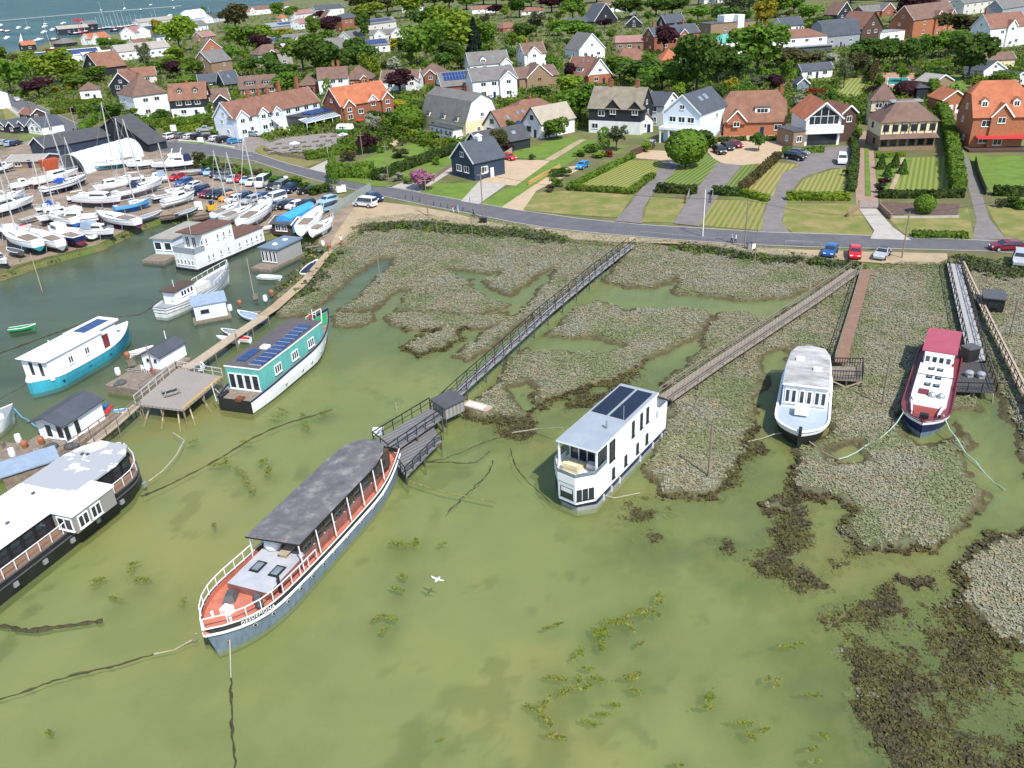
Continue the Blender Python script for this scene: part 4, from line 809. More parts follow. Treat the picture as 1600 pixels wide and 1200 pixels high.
H('black boathouse by the sea', 'long black boathouse with pale felt roof at the seashore', (93, 55), (140, 51), 8, 8, 'gx', BLACKB, T_ASB, 32, rows=[2], doors=0, cat='boathouse', name='boathouse', group=None)
H('second black boathouse', 'shorter black boathouse with grey roof behind white yachts', (136, 50), (155, 48), 10, 8, 'gx', BLACKB, T_GRY, 35, rows=[1], cat='boathouse', name='boathouse', group=None, lm=False)
H('orange roofed black sea hut', 'small black hut with orange roof on the sea wall', (38, 80), (58, 78), 8, 8, 'gx', BLACKB, T_ORG, 32, rows=[1], cat='hut', name='hut', group=None)
H('orange roofed sail loft', 'orange roofed white sail loft near the sea', (144, 70), (174, 66), 8, 10, 'gx', WHITE, T_ORG, 35, rows=[2], xg=[(.2, 8, 1, 1, WHITE)])
H('grey roofed boat store', 'dark round roofed boat store left of orange roofed sail loft', (98, 74), (122, 71), 5, 9, 'hip', BLACKB, T_GRY, 35, rows=[0], wins=False, cat='boat store', name='boat_store', group=None, lm=False)
H('white gabled boatyard office', 'large white gabled boatyard building near the masts', (190, 62), (212, 61), 9, 18, 'gy', WHITE2, T_PNK, 35, rows=[2])
H('white sheeted boat hall', 'white boat hall with grey roof beside boatyard office', (214, 60), (236, 58), 9, 16, 'gy', WHITE2, GREYM, 32, rows=[0], wins=False, lm=False, cat='hall', name='hall', group=None)
H('long brown waterfront shed', 'long low brown roofed shed along the waterfront', (220, 42), (276, 36), 6, 10, 'gx', PALE, T_ASB, 30, rows=[3], doors=0, cat='shed', name='shed', group=None, lm=False)
H('grey slate villager house', 'grey slate roofed house behind the long white hall', (246, 66), (268, 64), 7, 10, 'hip', WHITE, T_SLT, 38, rows=[2])
H('orange roofed far house', 'orange tiled house near the sea beyond the olive trees', (370, 27), (392, 24), 6, 12, 'gx', PALE, T_ORG, 36, rows=[2])
H('white fronted row', 'row of white fronted shops with brown roof near the shore', (392, 24), (424, 21), 7, 10, 'gx', WHITE, T_BRN, 36, rows=[3], xg=[(.1, 6, .5, 1, WHITE)])
H('pale roofed terrace', 'terrace of pale fronted houses in the far village', (464, 32), (492, 28), 8, 9, 'gx', WHITE, T_PNK, 36, rows=[4])
H('white gable cottage far off', 'white cottage with brown gable beside purple far tree', (508, 38), (530, 36), 8, 9, 'gy', WHITE, T_BRN, 42, rows=[2])
H('far brown roofed house', 'far brown roofed house with white end gable', (436, 18), (452, 16), 7, 8, 'gx', WHITE, T_BRN, 40, rows=[2], lm=False)
H('small orange roofed house', 'small far house with orange roof between two round trees', (440, 34), (450, 33), 5, 8, 'hip', PALE, T_ORG, 40, rows=[1], lm=False)
H('white bungalow far right of willows', 'white bungalow with orange brown roof behind the willows', (738, 22), (780, 19), 6, 9, 'gx', WHITE, T_OBR, 30, rows=[3])
H('far red roofed house', 'far house with red roof beyond dark trees', (585, 4), (604, 2), 7, 9, 'gx', WHITE, T_RBR, 40, rows=[2], lm=False)
H('brown shed roof far', 'low brown roofed house right of the dark conifer', (786, 50), (812, 47), 5, 9, 'hip', BRICK, T_RBR, 35, rows=[2], lm=False)
H('white house beyond scaffold', 'long white house with brown roof in the trees beyond', (815, 24), (850, 22), 5, 9, 'gx', WHITE, T_RBR, 32, rows=[3], lm=False)
H('top white house', 'white rendered house at the top among dark woodland', (1100, 6), (1140, 3), 6, 9, 'gx', WHITE, T_GRY, 34, rows=[3], lm=False)
H('white shop row near the shore', 'white gabled shop row left of the far villas', (300, 50), (326, 46), 7, 10, 'gx', WHITE2, T_GRY, 36, rows=[4], xg=[(.3, 7, .5, 1, WHITE)])
H('white waterfront store', 'white waterfront store with curved pale roof', (300, 36), (325, 32), 6, 12, 'gam', WHITE2, T_WHT, 30, rows=[3], trim=False)
H('pink fronted cottage', 'pink brown roofed cottage behind the lime trees', (318, 66), (338, 63), 7, 9, 'gx', BRICK2, T_PNK, 36, rows=[2])
H('white far quay house', 'white quay house with slate roof near the masts', (334, 36), (352, 32), 7, 9, 'gx', WHITE, T_SLT, 36, rows=[3])
H('brown roofed quay cottage', 'brown roofed cottage left of the golden far tree', (214, 78), (236, 75), 6, 9, 'gx', WHITE, T_RBR, 36, rows=[3])
H('pale terrace by purple tree', 'pale terrace with pink roof beside far purple tree', (470, 46), (496, 42), 8, 9, 'gx', WHITE, T_PNK, 36, rows=[4])
H('white cottage behind purple beech', 'white cottage with grey roof behind purple far beech', (548, 68), (572, 64), 8, 9, 'gx', WHITE, T_GRY, 38, rows=[3])
H('small white far villa', 'small white villa with brown roof beyond the willow', (640, 20), (664, 17), 7, 9, 'gx', WHITE, T_BRN, 38, rows=[3])
# --- boatyard buildings
BYG = None
h = H('big grey roofed boatyard shed', 'big boatyard shed with broad grey felt roof and navy gable', (52, 245), (76, 250), 18, 19, 'gy', NAVYB, T_FLT, 26, rows=[0], wins=False, cat='shed', name='shed', group=None)
H('second grey roofed shed', 'dark boarded shed with long grey roof behind white boat tunnel', (235, 238), (262, 232), 12, 28, 'gx', BLACKB, T_FLT, 24, rows=[0], wins=False, trim=False, cat='shed', name='shed', group=None)
H('grey roofed middle shed', 'grey roofed boarded shed left of the long dark shed', (140, 232), (230, 226), 12, 10, 'gx', BLACKB, T_FLT, 26, rows=[0], wins=False, trim=False, cat='shed', name='shed', group=None, lm=False)
for i, (a, b_) in enumerate((((0, 206), (10, 207)), ((14, 208), (26, 209)), ((29, 207), (42, 208)))):
    H('black yard cabin', 'black boarded cabin with slate roof, %s of three in a row' % ('leftmost', 'middle', 'rightmost')[i], a, b_, 10, 8, 'gy', BLACKB, T_SLT, 35, rows=[1], cat='cabin', name='cabin', group='black cabins in the yard', lm=False)
H('white yard cabin', 'white cabin with slate roof and two small windows in yard', (46, 208), (68, 211), 12, 7, 'gy', WHITE2, T_SLT, 28, rows=[2], doors=0, cat='cabin', name='cabin', group=None)
H('red roofed yard hut', 'small dark hut with red roof beside the road', (32, 186), (50, 188), 8, 5, 'gx', DKBRN, T_RBR, 32, rows=[1], cat='hut', name='hut', group=None)
H('white roadside building', 'plain white flat roofed building at left edge by the road', (-12, 172), (18, 168), 20, 9, 'flat', WHITE2, T_WHT, rows=[0], wins=False, cat='building', name='building', group=None)
H('white canopy shelter', 'white sheet roofed open shelter over the boatyard workshop', (12, 264), (66, 262), 10, 8, 'gx', RUST, T_ASB, 14, rows=[2], cat='shelter', name='shelter', group=None)
H('brown yard shed', 'dark brown shed with grey felt roof by the houseboats', (427, 366), (456, 368), 17, 4, 'gx', DKBRN, T_FLT, 20, rows=[2], doors=0, cat='shed', name='shed', group=None)
# white plastic boat tunnel
P = G(124, 272, LZ); Q = G(216, 244, LZ); dr = (Q-P).normalized(); LT = (Q-P).length
o = thing('boat_tunnel', 'long white plastic arched boat tunnel', 'tunnel', (P+Q)/2+Vector((-dr.y, dr.x, 0))*2, math.atan2(dr.y, dr.x)); LM.append(((P+Q)/2, 'white boat tunnel'))
a = MB(); n = 12; arc = [(-4.0*math.cos(math.pi*i/n), 4.7*math.sin(math.pi*i/n)**.75) for i in range(n+1)]
for x0, x1 in ((-LT/2, LT/2),):
    for i in range(n):
        (y0, z0), (y1, z1) = arc[i], arc[i+1]; a.quad((x0, y0, z0), (x1, y0, z0), (x1, y1, z1), (x0, y1, z1))
    a.add([(x1, y, z) for y, z in arc], [list(range(n+1))])
a.build('cover', mat('white_plastic', (.72,.76,.82), (.62,.67,.75), .6, .4), o, smooth=True)
b_ = MB()
for i in range(n): b_.bar((0, arc[i][0]*1.01, arc[i][1]*1.01), (0, arc[i+1][0]*1.01, arc[i+1][1]*1.01), .1)
hm_ = b_.mesh('hoop', ALU)
for k in range(9): link('hoop', hm_, o, (-LT/2+LT*k/8, 0, 0))
# shipping container
P = G(71, 268, LZ); Q = G(96, 263, LZ); o = thing('shipping_container', 'orange red shipping container beside the boat tunnel', 'container', (P+Q)/2, math.atan2((Q-P).y, (Q-P).x))
L_ = (Q-P).length; a = MB().box(-L_/2, L_/2, 0, 2.4, .1, 2.6)
for i in range(14): x = -L_/2+.2+(L_-.4)*i/13; a.box(x-.08, x+.08, -.04, 0, .25, 2.45)
a.build('body', mat('container_red', (.42,.09,.035), (.34,.07,.03), 1, .6), o)
MB().box(L_/2, L_/2+.05, .1, 2.3, .2, 2.5).build('door', RUST, o)
# ---------------- foliage ----------------
def leafmat(nm, a, b, rand=.22, sc=.5):
    m = mat(nm, a, b, sc, .75, rand=rand, spec=.2, detail=3, lo=.3, hi=.7); t = m.node_tree; p = t.nodes['Principled BSDF']
    tl = t.nodes.new('ShaderNodeBsdfTranslucent'); ms = t.nodes.new('ShaderNodeMixShader'); ms.inputs[0].default_value = .38   # leaves let light through
    t.links.new(p.inputs['Base Color'].links[0].from_socket, tl.inputs[0]); t.links.new(p.outputs[0], ms.inputs[1]); t.links.new(tl.outputs[0], ms.inputs[2]); t.links.new(ms.outputs[0], t.nodes['Material Output'].inputs[0]); return m
LF = {'g': leafmat('leaf_green', (.16,.275,.03), (.1,.18,.022)), 'd': leafmat('leaf_dark', (.095,.17,.025), (.058,.11,.018)), 'y': leafmat('leaf_lime', (.25,.33,.028), (.15,.23,.023)),
      'p': leafmat('leaf_purple', (.075,.024,.034), (.036,.014,.02)), 'w': leafmat('blossom_white', (.55,.54,.45), (.12,.16,.05), sc=1.2), 'k': leafmat('blossom_pink', (.50,.22,.33), (.33,.13,.2)),
      'c': leafmat('conifer', (.016,.036,.022), (.010,.022,.013)), 'b': leafmat('leaf_olive', (.14,.135,.05), (.08,.085,.03)), 'Y': leafmat('leaf_gold', (.42,.32,.02), (.2,.2,.02)),
      'o': leafmat('leaf_sparse', (.15,.17,.085), (.085,.11,.05)), 't': leafmat('leaf_clipped', (.15,.24,.02), (.09,.155,.015)), 'r': leafmat('leaf_red', (.3,.05,.035), (.16,.03,.02)),
      'h': leafmat('hedge_leaf', (.15,.24,.027), (.095,.16,.02)), 'hd': leafmat('hedge_dark', (.07,.11,.022), (.042,.07,.015)), 'hy': leafmat('hedge_lime', (.19,.24,.02), (.10,.16,.015)), 'hb': leafmat('hedge_brown', (.12,.09,.035), (.07,.065,.025))}
BARK = mat('bark', (.10,.08,.06), (.06,.048,.036), 2, .9, .2)
def crown_proto(kind, seed, n=1500):
    r = np.random.RandomState(seed); P = []; N = []
    if kind in ('c', 'col'):
        t = r.rand(n)**.8; a = r.rand(n)*6.283; rad = (.5*(1-t)**.85 if kind == 'c' else .5*np.minimum(1, (1-t)*5)**.5)*(.75+.35*r.rand(n))*(1+.12*np.sin(t*60))
        P = np.stack([rad*np.cos(a), rad*np.sin(a), t], 1); N = np.stack([np.cos(a), np.sin(a), .5*np.ones(n)], 1)
    elif kind == 'ball':
        v = r.normal(0, 1, (n, 3)); v /= np.linalg.norm(v, axis=1, keepdims=True); P = v*.5*(.94+.08*r.rand(n, 1)); P[:, 2] += .5; N = v
    else:
        K = {'broad': 15, 'airy': 18, 'weep': 15, 'bush': 9}[kind]; cs = []
        for k in range(K):
            v = r.normal(0, 1, 3); v /= np.linalg.norm(v); q = v*np.array([.33, .33, .32])*(r.rand()**.35); q[2] += .52
            rr = (.15+.11*r.rand())*(.75 if kind == 'airy' else 1)*(1-.35*max(0, q[2]-.6)); cs.append((q, rr))
        for q, rr in cs:
            m = n//K; v = r.normal(0, 1, (m, 3)); v /= np.linalg.norm(v, axis=1, keepdims=True)
            v[:, 2] = np.where(v[:, 2] < -.5, -v[:, 2], v[:, 2])
            sh = (.72+.34*r.rand(m, 1)) if kind != 'airy' else (.3+.8*r.rand(m, 1))
            p = q+v*rr*sh*np.array([1, 1, .85 if kind != 'weep' else 1.0])
            if kind == 'weep': p[:, 2] -= .25*r.rand(m)*(np.hypot(p[:, 0], p[:, 1]) > .22)
            P.append(p); N.append(v)
        P = np.concatenate(P); N = np.concatenate(N)
        P[:, 2] = np.clip(P[:, 2], .02, 1.1)
        if kind == 'bush': P[:, 2] = np.maximum(P[:, 2]*1.15-.15, .02)
    V, F = leafquads(P, N, {'ball': .07, 'col': .10, 'c': .085, 'airy': .05, 'bush': .085}.get(kind, .062), r, .75 if kind != 'ball' else .35)
    return npmesh('crown', V, F, LF['g'])
def trunk_proto(seed):
    r = random.Random(seed); m = MB(); m.tube((0, 0, 0), (.01, .01, .35), .028, .02, 7)
    for k in range(6):
        a = k*1.05+r.random(); z = .25+.1*r.random(); q = (.26*math.cos(a)*(.6+.5*r.random()), .26*math.sin(a)*(.6+.5*r.random()), .55+.25*r.random())
        m.tube((0, 0, z), q, .013, .004, 5)
    m.tube((.01, .01, .35), (0, 0, .85), .02, .004, 6); return m.mesh('trunk', BARK, True)
PROTO = {k: [crown_proto(k, 10*i+j, {'ball': 1500, 'col': 500, 'c': 1100, 'airy': 1300, 'bush': 700}.get(k, 1900)) for j in range({'broad': 5, 'bush': 4, 'airy': 2}.get(k, 2))] for i, k in enumerate(('broad', 'airy', 'weep', 'bush', 'c', 'col', 'ball'))}
TRUNKS = [trunk_proto(i) for i in range(3)]
KIND = {'g': ('broad', 'green leafy tree', 'tree'), 'd': ('broad', 'dark green tree', 'tree'), 'y': ('broad', 'lime green tree', 'tree'), 'wy': ('weep', 'lime green weeping tree', 'tree'), 'p': ('broad', 'purple leaved tree', 'tree'),
        'w': ('bush', 'white flowering tree', 'tree'), 'k': ('broad', 'pink blossom tree', 'tree'), 'c': ('c', 'dark conical conifer', 'conifer'), 'b': ('broad', 'olive brown tree', 'tree'), 'Y': ('bush', 'golden yellow shrub', 'shrub'),
        'o': ('airy', 'sparse pale tree', 'tree'), 't': ('ball', 'clipped round green tree', 'topiary'), 'col': ('col', 'narrow columnar green tree', 'tree'), 'sg': ('bush', 'green shrub', 'shrub'), 'sd': ('bush', 'dark green shrub', 'shrub'), 'sp': ('bush', 'purple leaved shrub', 'shrub'),
        'sb': ('bush', 'brownish shrub', 'shrub'), 'sy': ('bush', 'lime green shrub', 'shrub'), 'r': ('bush', 'red leaved shrub', 'shrub'), 'pd': ('ball', 'clipped purple dome shrub', 'topiary'), 'cc': ('c', 'small clipped green cone', 'topiary')}
GRP = {'tree': 'trees among the village gardens', 'shrub': 'garden shrubs', 'topiary': 'clipped topiary', 'conifer': 'conifers among the gardens'}
PEND = []
def relate(p, skip=()):
    """word the nearest landmark and where it lies as seen in the photo"""
    a = PX(p); best = None
    for q, s in LM:
        b = PX(q); d2 = math.hypot((a[0]-b[0])*.8, (a[1]-b[1])*1.6)
        if d2 > 3 and (best is None or d2 < best[0]): best = (d2, s, b)
    dx, dy = a[0]-best[2][0], (a[1]-best[2][1])*1.7
    return ('behind' if dy < 0 else 'in front of') if abs(dy) > abs(dx)*.9 else ('left of' if dx < 0 else 'right of'), best[1]
def tree(px, py, wpx, hpx, kind, label=None, z=LZ):
    P = G(px, py, z); s = scale_at(P); sh, look, cat = KIND[kind]
    mk = {'wy': 'y', 'col': 'g', 'sg': 'g', 'sd': 'd', 'sp': 'p', 'sb': 'b', 'sy': 'y', 'pd': 'p', 'cc': 'd'}.get(kind, kind)
    w = wpx/s*1.4; h = hpx/s*1.16
    nm = {'shrub': 'garden_shrub', 'topiary': 'topiary', 'conifer': 'conifer'}.get(cat, 'tree')
    o = thing(nm, None, cat, P, rnd.random()*6.28, GRP[cat])
    cr = rnd.choice(PROTO[sh]); low = 0 if cat != 'tree' or sh in ('bush', 'col') else h*.14
    if kind == 't' and hpx > 40: low = h*.12
    c = link('crown', cr, o, (0, 0, low), 0, (w, w, h-low)); c.material_slots[0].link = 'OBJECT'; c.material_slots[0].material = LF[mk]
    if cat in ('tree',) or low: link('trunk', TRUNKS[rnd.randrange(3)], o, (0, 0, 0), 0, (w*.9, w*.9, h*.95))
    PEND.append((o, look, P, label)); return o
TR = """20 147 50 52 g;6 104 22 28 g;28 101 22 14 b;50 124 30 38 y;98 130 58 44 wy;66 128 22 22 o;62 152 40 27 p;87 148 13 11 Y;110 143 11 11 Y;122 140 40 22 g;148 128 40 22 g;38 152 14 12 sg;
233 118 22 48 o;282 80 46 48 y;250 54 18 22 Y;302 62 20 26 y;272 100 36 22 sy;278 122 28 25 p;302 122 32 28 g;290 134 42 15 sg;256 116 30 22 g;165 76 22 15 g;186 78 22 16 g;148 96 20 14 b;
370 50 44 38 b;385 86 48 42 g;362 96 28 22 g;412 62 26 20 y;436 30 18 22 g;457 32 18 20 g;502 32 22 13 p;436 60 34 14 Y;493 64 22 34 g;518 58 30 30 p;508 62 22 14 sg;436 80 34 28 g;410 90 28 32 p;552 58 24 14 sg;404 70 24 18 g;
475 112 58 54 g;500 124 52 58 d;528 126 50 52 d;562 122 52 54 d;450 150 36 34 g;424 114 28 28 d;440 128 40 30 d;395 118 30 26 d;408 140 20 12 sg;578 126 28 40 wy;620 120 24 30 w;602 113 22 17 b;570 66 20 38 d;578 38 44 30 y;640 28 42 30 y;665 52 42 38 d;668 103 56 64 g;700 66 60 52 wy;722 84 62 52 wy;742 86 20 46 c;762 82 32 40 g;700 96 44 26 d;640 92 32 26 d;775 24 24 15 p;615 78 26 15 Y;720 108 30 20 d;
626 146 38 34 p;516 170 10 38 col;640 206 34 36 t;585 206 22 28 w;628 198 24 16 w;629 219 20 22 g;611 207 22 22 g;575 240 30 28 p;627 246 26 15 sb;545 251 24 15 sb;663 296 34 30 k;645 219 26 18 sy;672 222 34 18 sg;600 215 20 16 sd;523 288 9 42 col;560 175 16 10 sd;583 186 20 14 sd;620 172 40 14 Y;655 178 30 18 d;
862 20 40 28 p;812 28 34 32 d;895 32 32 32 g;838 58 30 38 o;865 48 20 16 Y;872 56 34 22 g;898 64 48 28 g;822 64 32 26 d;985 30 50 28 d;988 32 20 13 w;1025 26 36 26 d;1050 24 40 24 d;1090 34 34 22 g;945 44 20 13 p;1037 84 34 38 p;830 90 26 20 d;795 96 24 20 d;800 120 26 16 d;
968 124 46 32 g;992 134 60 38 d;1015 112 28 26 g;996 120 24 19 p;1046 114 26 22 Y;1088 150 66 82 d;1060 146 44 40 g;1034 142 52 40 g;1122 132 40 52 d;1118 122 22 22 w;1182 116 72 66 g;1152 126 52 38 d;1140 142 20 20 Y;1186 144 44 26 o;1112 66 32 13 g;892 130 22 28 p;906 192 52 56 g;890 148 34 26 y;870 218 32 30 g;857 214 24 22 sb;845 150 30 16 sd;
1071 262 46 50 t;1092 232 34 28 d;963 236 34 40 o;944 230 13 26 col;927 238 24 15 sg;950 245 14 10 r;935 246 20 10 sy;876 275 30 14 sd;1085 180 20 14 Y;1150 36 48 44 o;1192 44 32 46 Y;1128 44 40 30 d;1170 20 40 26 d;1172 72 40 20 g;
1212 28 40 30 g;1240 22 40 24 g;1264 34 34 22 g;1282 48 40 20 d;1211 44 16 13 Y;1224 108 60 28 b;1206 96 20 16 sd;1268 100 24 15 sp;1336 106 26 22 w;1296 102 26 18 w;1318 138 24 42 o;1350 100 40 36 d;1372 104 36 38 d;1394 104 34 38 d;1414 104 34 38 d;1432 100 26 36 d;1456 92 34 34 g;1480 90 36 36 g;1502 84 34 32 g;1512 126 54 62 d;1496 64 56 38 b;1428 44 54 46 p;1398 40 22 14 sg;1536 138 30 18 sy;1564 140 38 24 g;1415 152 28 21 pd;1407 112 11 11 t;1208 148 24 28 p;1275 150 30 12 r;1255 172 26 24 w;1296 160 14 18 sd;1443 333 23 25 t;1376 264 12 20 cc;1398 262 12 20 cc;1386 276 11 18 cc;1410 272 12 20 cc;1380 290 18 14 sp;1374 302 14 12 sp;1360 150 16 16 sp;1372 142 14 22 sd;1384 112 14 12 sg;1432 140 14 10 Y;1436 125 14 14 sd;1324 275 14 14 sd;
1185 236 20 26 d;1112 232 18 20 sg;1342 215 14 16 sg;1330 200 20 34 d;1578 322 22 16 sd;1563 324 16 14 sb;1598 326 24 16 sg;340 212 18 10 sg;235 196 26 16 sg;255 192 22 20 d;205 190 24 20 sg;300 178 20 20 sb;330 180 14 16 sg;150 176 20 14 sd;118 178 14 12 sp;130 184 18 18 sg;172 185 40 20 d;205 205 20 12 sd;
560 268 20 12 sd;590 273 16 12 sd;600 282 14 11 w;622 283 16 13 w;640 287 16 10 sg;725 262 16 10 sd;682 258 10 14 sg;705 228 14 12 sg;755 228 14 22 g;780 240 24 34 b;795 238 14 16 sp;800 214 16 24 d;1010 238 14 20 sy;905 245 16 10 sg;860 300 16 10 sb;870 292 20 14 sg;832 250 10 10 sd;
330 268 26 24 sd;348 272 26 18 sd;362 276 24 22 sb;380 280 26 20 sg;400 284 26 20 sb;420 288 26 20 sg;440 292 26 18 sd;460 296 26 18 sg;480 300 24 16 sd;495 303 22 15 sd;512 300 16 14 sd;315 262 20 26 sb"""
for q in TR.replace('\n', '').split(';'):
    a = q.split()
    if len(a) == 5: tree(float(a[0]), float(a[1]), float(a[2]), float(a[3]), a[4])
x = 560
while x < 1640:                     # the wooded skyline at the top of the photo
    ks = 'dgdgydgb'; k = ks[rnd.randrange(8)]
    tree(x, 9-.02*(x-900)+rnd.uniform(-5, 5), rnd.uniform(28, 44), rnd.uniform(20, 30), k); x += rnd.uniform(20, 32)
x = 640
while x < 1640:
    k = 'ddgd'[rnd.randrange(4)]
    tree(x, -6-.03*(x-900)+rnd.uniform(-3, 3), rnd.uniform(26, 40), rnd.uniform(16, 22), k); x += rnd.uniform(20, 30)
# further garden trees in the gaps behind and between the houses
hs = [(PX(o.location), o['w']*scale_at(o.location)) for o in S.objects if 'w' in o.keys()]; ts = [PX(t[2]) for t in PEND]; k = 0
for _ in range(4000):
    if k >= 85: break
    a, b = rnd.uniform(300, 1600), rnd.uniform(22, 205-.02*0)
    if b > 150 and a < 700 or b > 135 and a > 1190: continue
    sc = scale_at(G(a, b, LZ)); wp = rnd.uniform(5.5, 9.5)*sc
    if any(abs(a-h[0][0]) < h[1]*.5+wp*.5 and -6 < b-h[0][1] < 9*sc for h in hs) or any(abs(a-t[0]) < wp*.8 and abs(b-t[1]) < wp*.4 for t in ts): continue
    tree(a, b, wp/1.4, wp*rnd.uniform(.75, 1.05), 'ggdygdygb'[rnd.randrange(9)]); ts.append((a, b)); k += 1
# ---------------- hedges ----------------
def hedge(s, w, h, k, label, dens=9):
    pts = pp(s, LZ); P = []; N = []; r = np.random.RandomState(len(s)*7+int(w*10)); core = MB()
    for a, b in zip(pts, pts[1:]):
        d = (b-a); L = d.length; d /= L; n = Vector((-d.y, d.x, 0)); m = max(6, int(L*(w+2*h)*dens))
        t = r.rand(m)*L; q = r.rand(m)*(w+2*h)
        side = np.where(q < h, -1, np.where(q > h+w, 1, 0)); off = np.where(side == 0, q-h-w/2, side*w/2); hz = np.where(side == 0, h, np.where(side < 0, q, q-h-w))
        wob = 1+.14*np.sin(t*1.3+side)+.1*np.sin(t*3.1)
        hz = hz*(1+.06*np.sin(t*.9)); base = np.array(a)[None]+t[:, None]*np.array(d)[None]+(off*wob)[:, None]*np.array(n)[None]
        base[:, 2] += hz; P.append(base); nn = side[:, None]*np.array(n)[None]; nn[:, 2] += (side == 0); N.append(nn)
        core.add([a-n*w*.45, b-n*w*.45, b+n*w*.45, a+n*w*.45, a-n*w*.42+Vector((0, 0, h*.93)), b-n*w*.42+Vector((0, 0, h*.93)), b+n*w*.42+Vector((0, 0, h*.93)), a+n*w*.42+Vector((0, 0, h*.93))], [(0, 3, 2, 1), (4, 5, 6, 7), (0, 1, 5, 4), (1, 2, 6, 5), (2, 3, 7, 6), (3, 0, 4, 7)])
    for e, s_ in ((pts[0], 1), (pts[-1], -1)):
        m = int(w*h*dens); d = (pts[1]-pts[0]).normalized() if s_ > 0 else (pts[-1]-pts[-2]).normalized(); n = Vector((-d.y, d.x, 0))
        base = np.array(e)[None]+((r.rand(m)-.5)*w)[:, None]*np.array(n)[None]; base[:, 2] += r.rand(m)*h; P.append(base); N.append(np.tile(-np.array(d)*s_, (m, 1)))
    V, F = leafquads(np.concatenate(P), np.concatenate(N), .42, r, .45)
    nv = len(V); V = np.concatenate([V, np.array([list(p) for p in core.v])]); F = np.concatenate([F, np.array(core.f)+nv])
    c = sum(pts, Vector())/len(pts); V = V-np.array([c.x, c.y, LZ])
    o = link('hedge', npmesh('hedge', V, F, LF[k]), None, (c.x, c.y, LZ)); tag(o, label, 'hedge', 'clipped garden hedges'); return o
hedge("1449,112 1460,150 1478,200 1487,245 1496,306", 2.2, 3.0, 'h', 'tall thick green hedge running downhill left of the brick house drive')
hedge("1373,309 1440,309 1505,308", 1.4, 1.3, 'hd', 'low dark green hedge across the bottom of striped lawn behind flower bed')
hedge("1229,312 1327,313", 1.3, 1.4, 'hy', 'bright lime hedge along the bottom of the yellow striped lawn')
hedge("1112,304 1158,306", 1.6, 1.5, 'hd', 'dark hedge between the tarmac drive gates and lawn, right of the drive')
hedge("1158,305 1198,315", 1.4, 1.2, 'hy', 'short lime hedge at the roadside verge left of grey curved drive')
hedge("1026,300 1088,303", 1.6, 1.6, 'hd', 'dark hedge left of the brown tarmac drive, below green striped lawn')
hedge("889,297 985,303 1020,278", 1.2, 1.1, 'h', 'clipped hedge along bottom of the big striped lawn')
hedge("889,296 940,270 990,246", 1.2, 1.1, 'h', 'clipped hedge up the left side of the big striped lawn')
hedge("1158,300 1185,275 1215,248", 1.4, 1.5, 'hb', 'brownish hedge climbing between two lawns left of yellow lawn')
hedge("1122,222 1165,220", .9, 1.1, 'hd', 'left half of dark hedge in front of orange brown tiled house')
hedge("1171,221 1226,219", .9, 1.1, 'hd', 'right half of dark hedge in front of orange brown tiled house')
hedge("1222,240 1286,238", 1.1, 1.3, 'h', 'green hedge in front of the modern glass gabled house')
hedge("1098,240 1112,222", 1.2, 1.6, 'hd', 'dark hedge beside the round clipped tree')
hedge("1333,205 1336,250 1330,300", 1.4, 1.4, 'hd', 'dark planted hedge left of the pink gravel track')
hedge("1370,247 1412,244", .9, .8, 'hy', 'low lime hedge under the half timbered cottage windows')
hedge("514,278 584,276", 3.2, 3.0, 'h', 'massive green hedge at road corner beside the columnar tree')
hedge("478,250 520,243 560,232", 2.2, 1.9, 'h', 'green hedge around the pub terrace')
hedge("588,282 640,262 700,242 752,226", 2.4, 1.9, 'hd', 'long dark hedge rising between two lawns to the cream house')
hedge("658,228 700,230", 2.4, 1.8, 'hy', 'lime shrubby hedge in front of the cream gambrel house')
hedge("84,165 160,160", 1.6, 1.6, 'hy', 'lime hedge below the brown pyramid roofed lodge')
hedge("82,180 125,172", 1.8, 1.6, 'hy', 'short lime hedge beside the road at left')
hedge("130,205 150,190 185,182", 2.2, 2.4, 'h', 'stepped green hedge by the road behind the grey shed')
hedge("212,202 268,198", 2.4, 2.6, 'h', 'thick green hedge in front of the white hipped house')
hedge("275,197 365,182", 2., 2.2, 'h', 'long green hedge in front of the black dormered cottage')
hedge("258,209 315,204", 2., 1.8, 'hy', 'lime hedge bordering the pub car park on its left')
hedge("326,202 368,196", 2., 1.6, 'h', 'green hedge bordering the pub car park beside pub gable')
hedge("1198,124 1248,123", 2., 3.2, 'h', 'tall square green hedge left of slate roofed garden lodge')
hedge("1360,132 1367,112", 1.6, 4, 'hb', 'tall narrow brown hedge left of the swimming pool')
hedge("1450,118 1500,114", 1.4, 2.2, 'hd', 'dark hedge behind the white roofed shed')
hedge("1455,103 1495,101", 1.4, 1.8, 'h', 'upper green hedge in the garden right of pool')
hedge("1504,84 1540,80", 2., 2.5, 'hy', 'bright hedge left of the white house with tall red chimney')
hedge("1426,370 1510,372", 1.6, .9, 'h', 'low green hedge on the verge beside the road')
hedge("1552,305 1600,306", 1.6, 1.6, 'hd', 'dark hedge below the bright green right lawn')
hedge("360,112 396,109", 2.2, 2.4, 'hy', 'yellow lime hedge near grey brown hipped house')
hedge("500,68 555,62", 1.6, 2, 'hy', 'long lime hedge in front of the narrow brick villa')
hedge("582,146 600,158 640,160", 1.8, 2, 'h', 'green hedge behind the bright orange roofed house')
hedge("1345,118 1362,108", 1.4, 2.5, 'hd', 'dark hedge behind striped pool lawn')
hedge("555,182 640,190", 1.6, 2, 'hd', 'dark hedge between orange roofed house and dome tree')
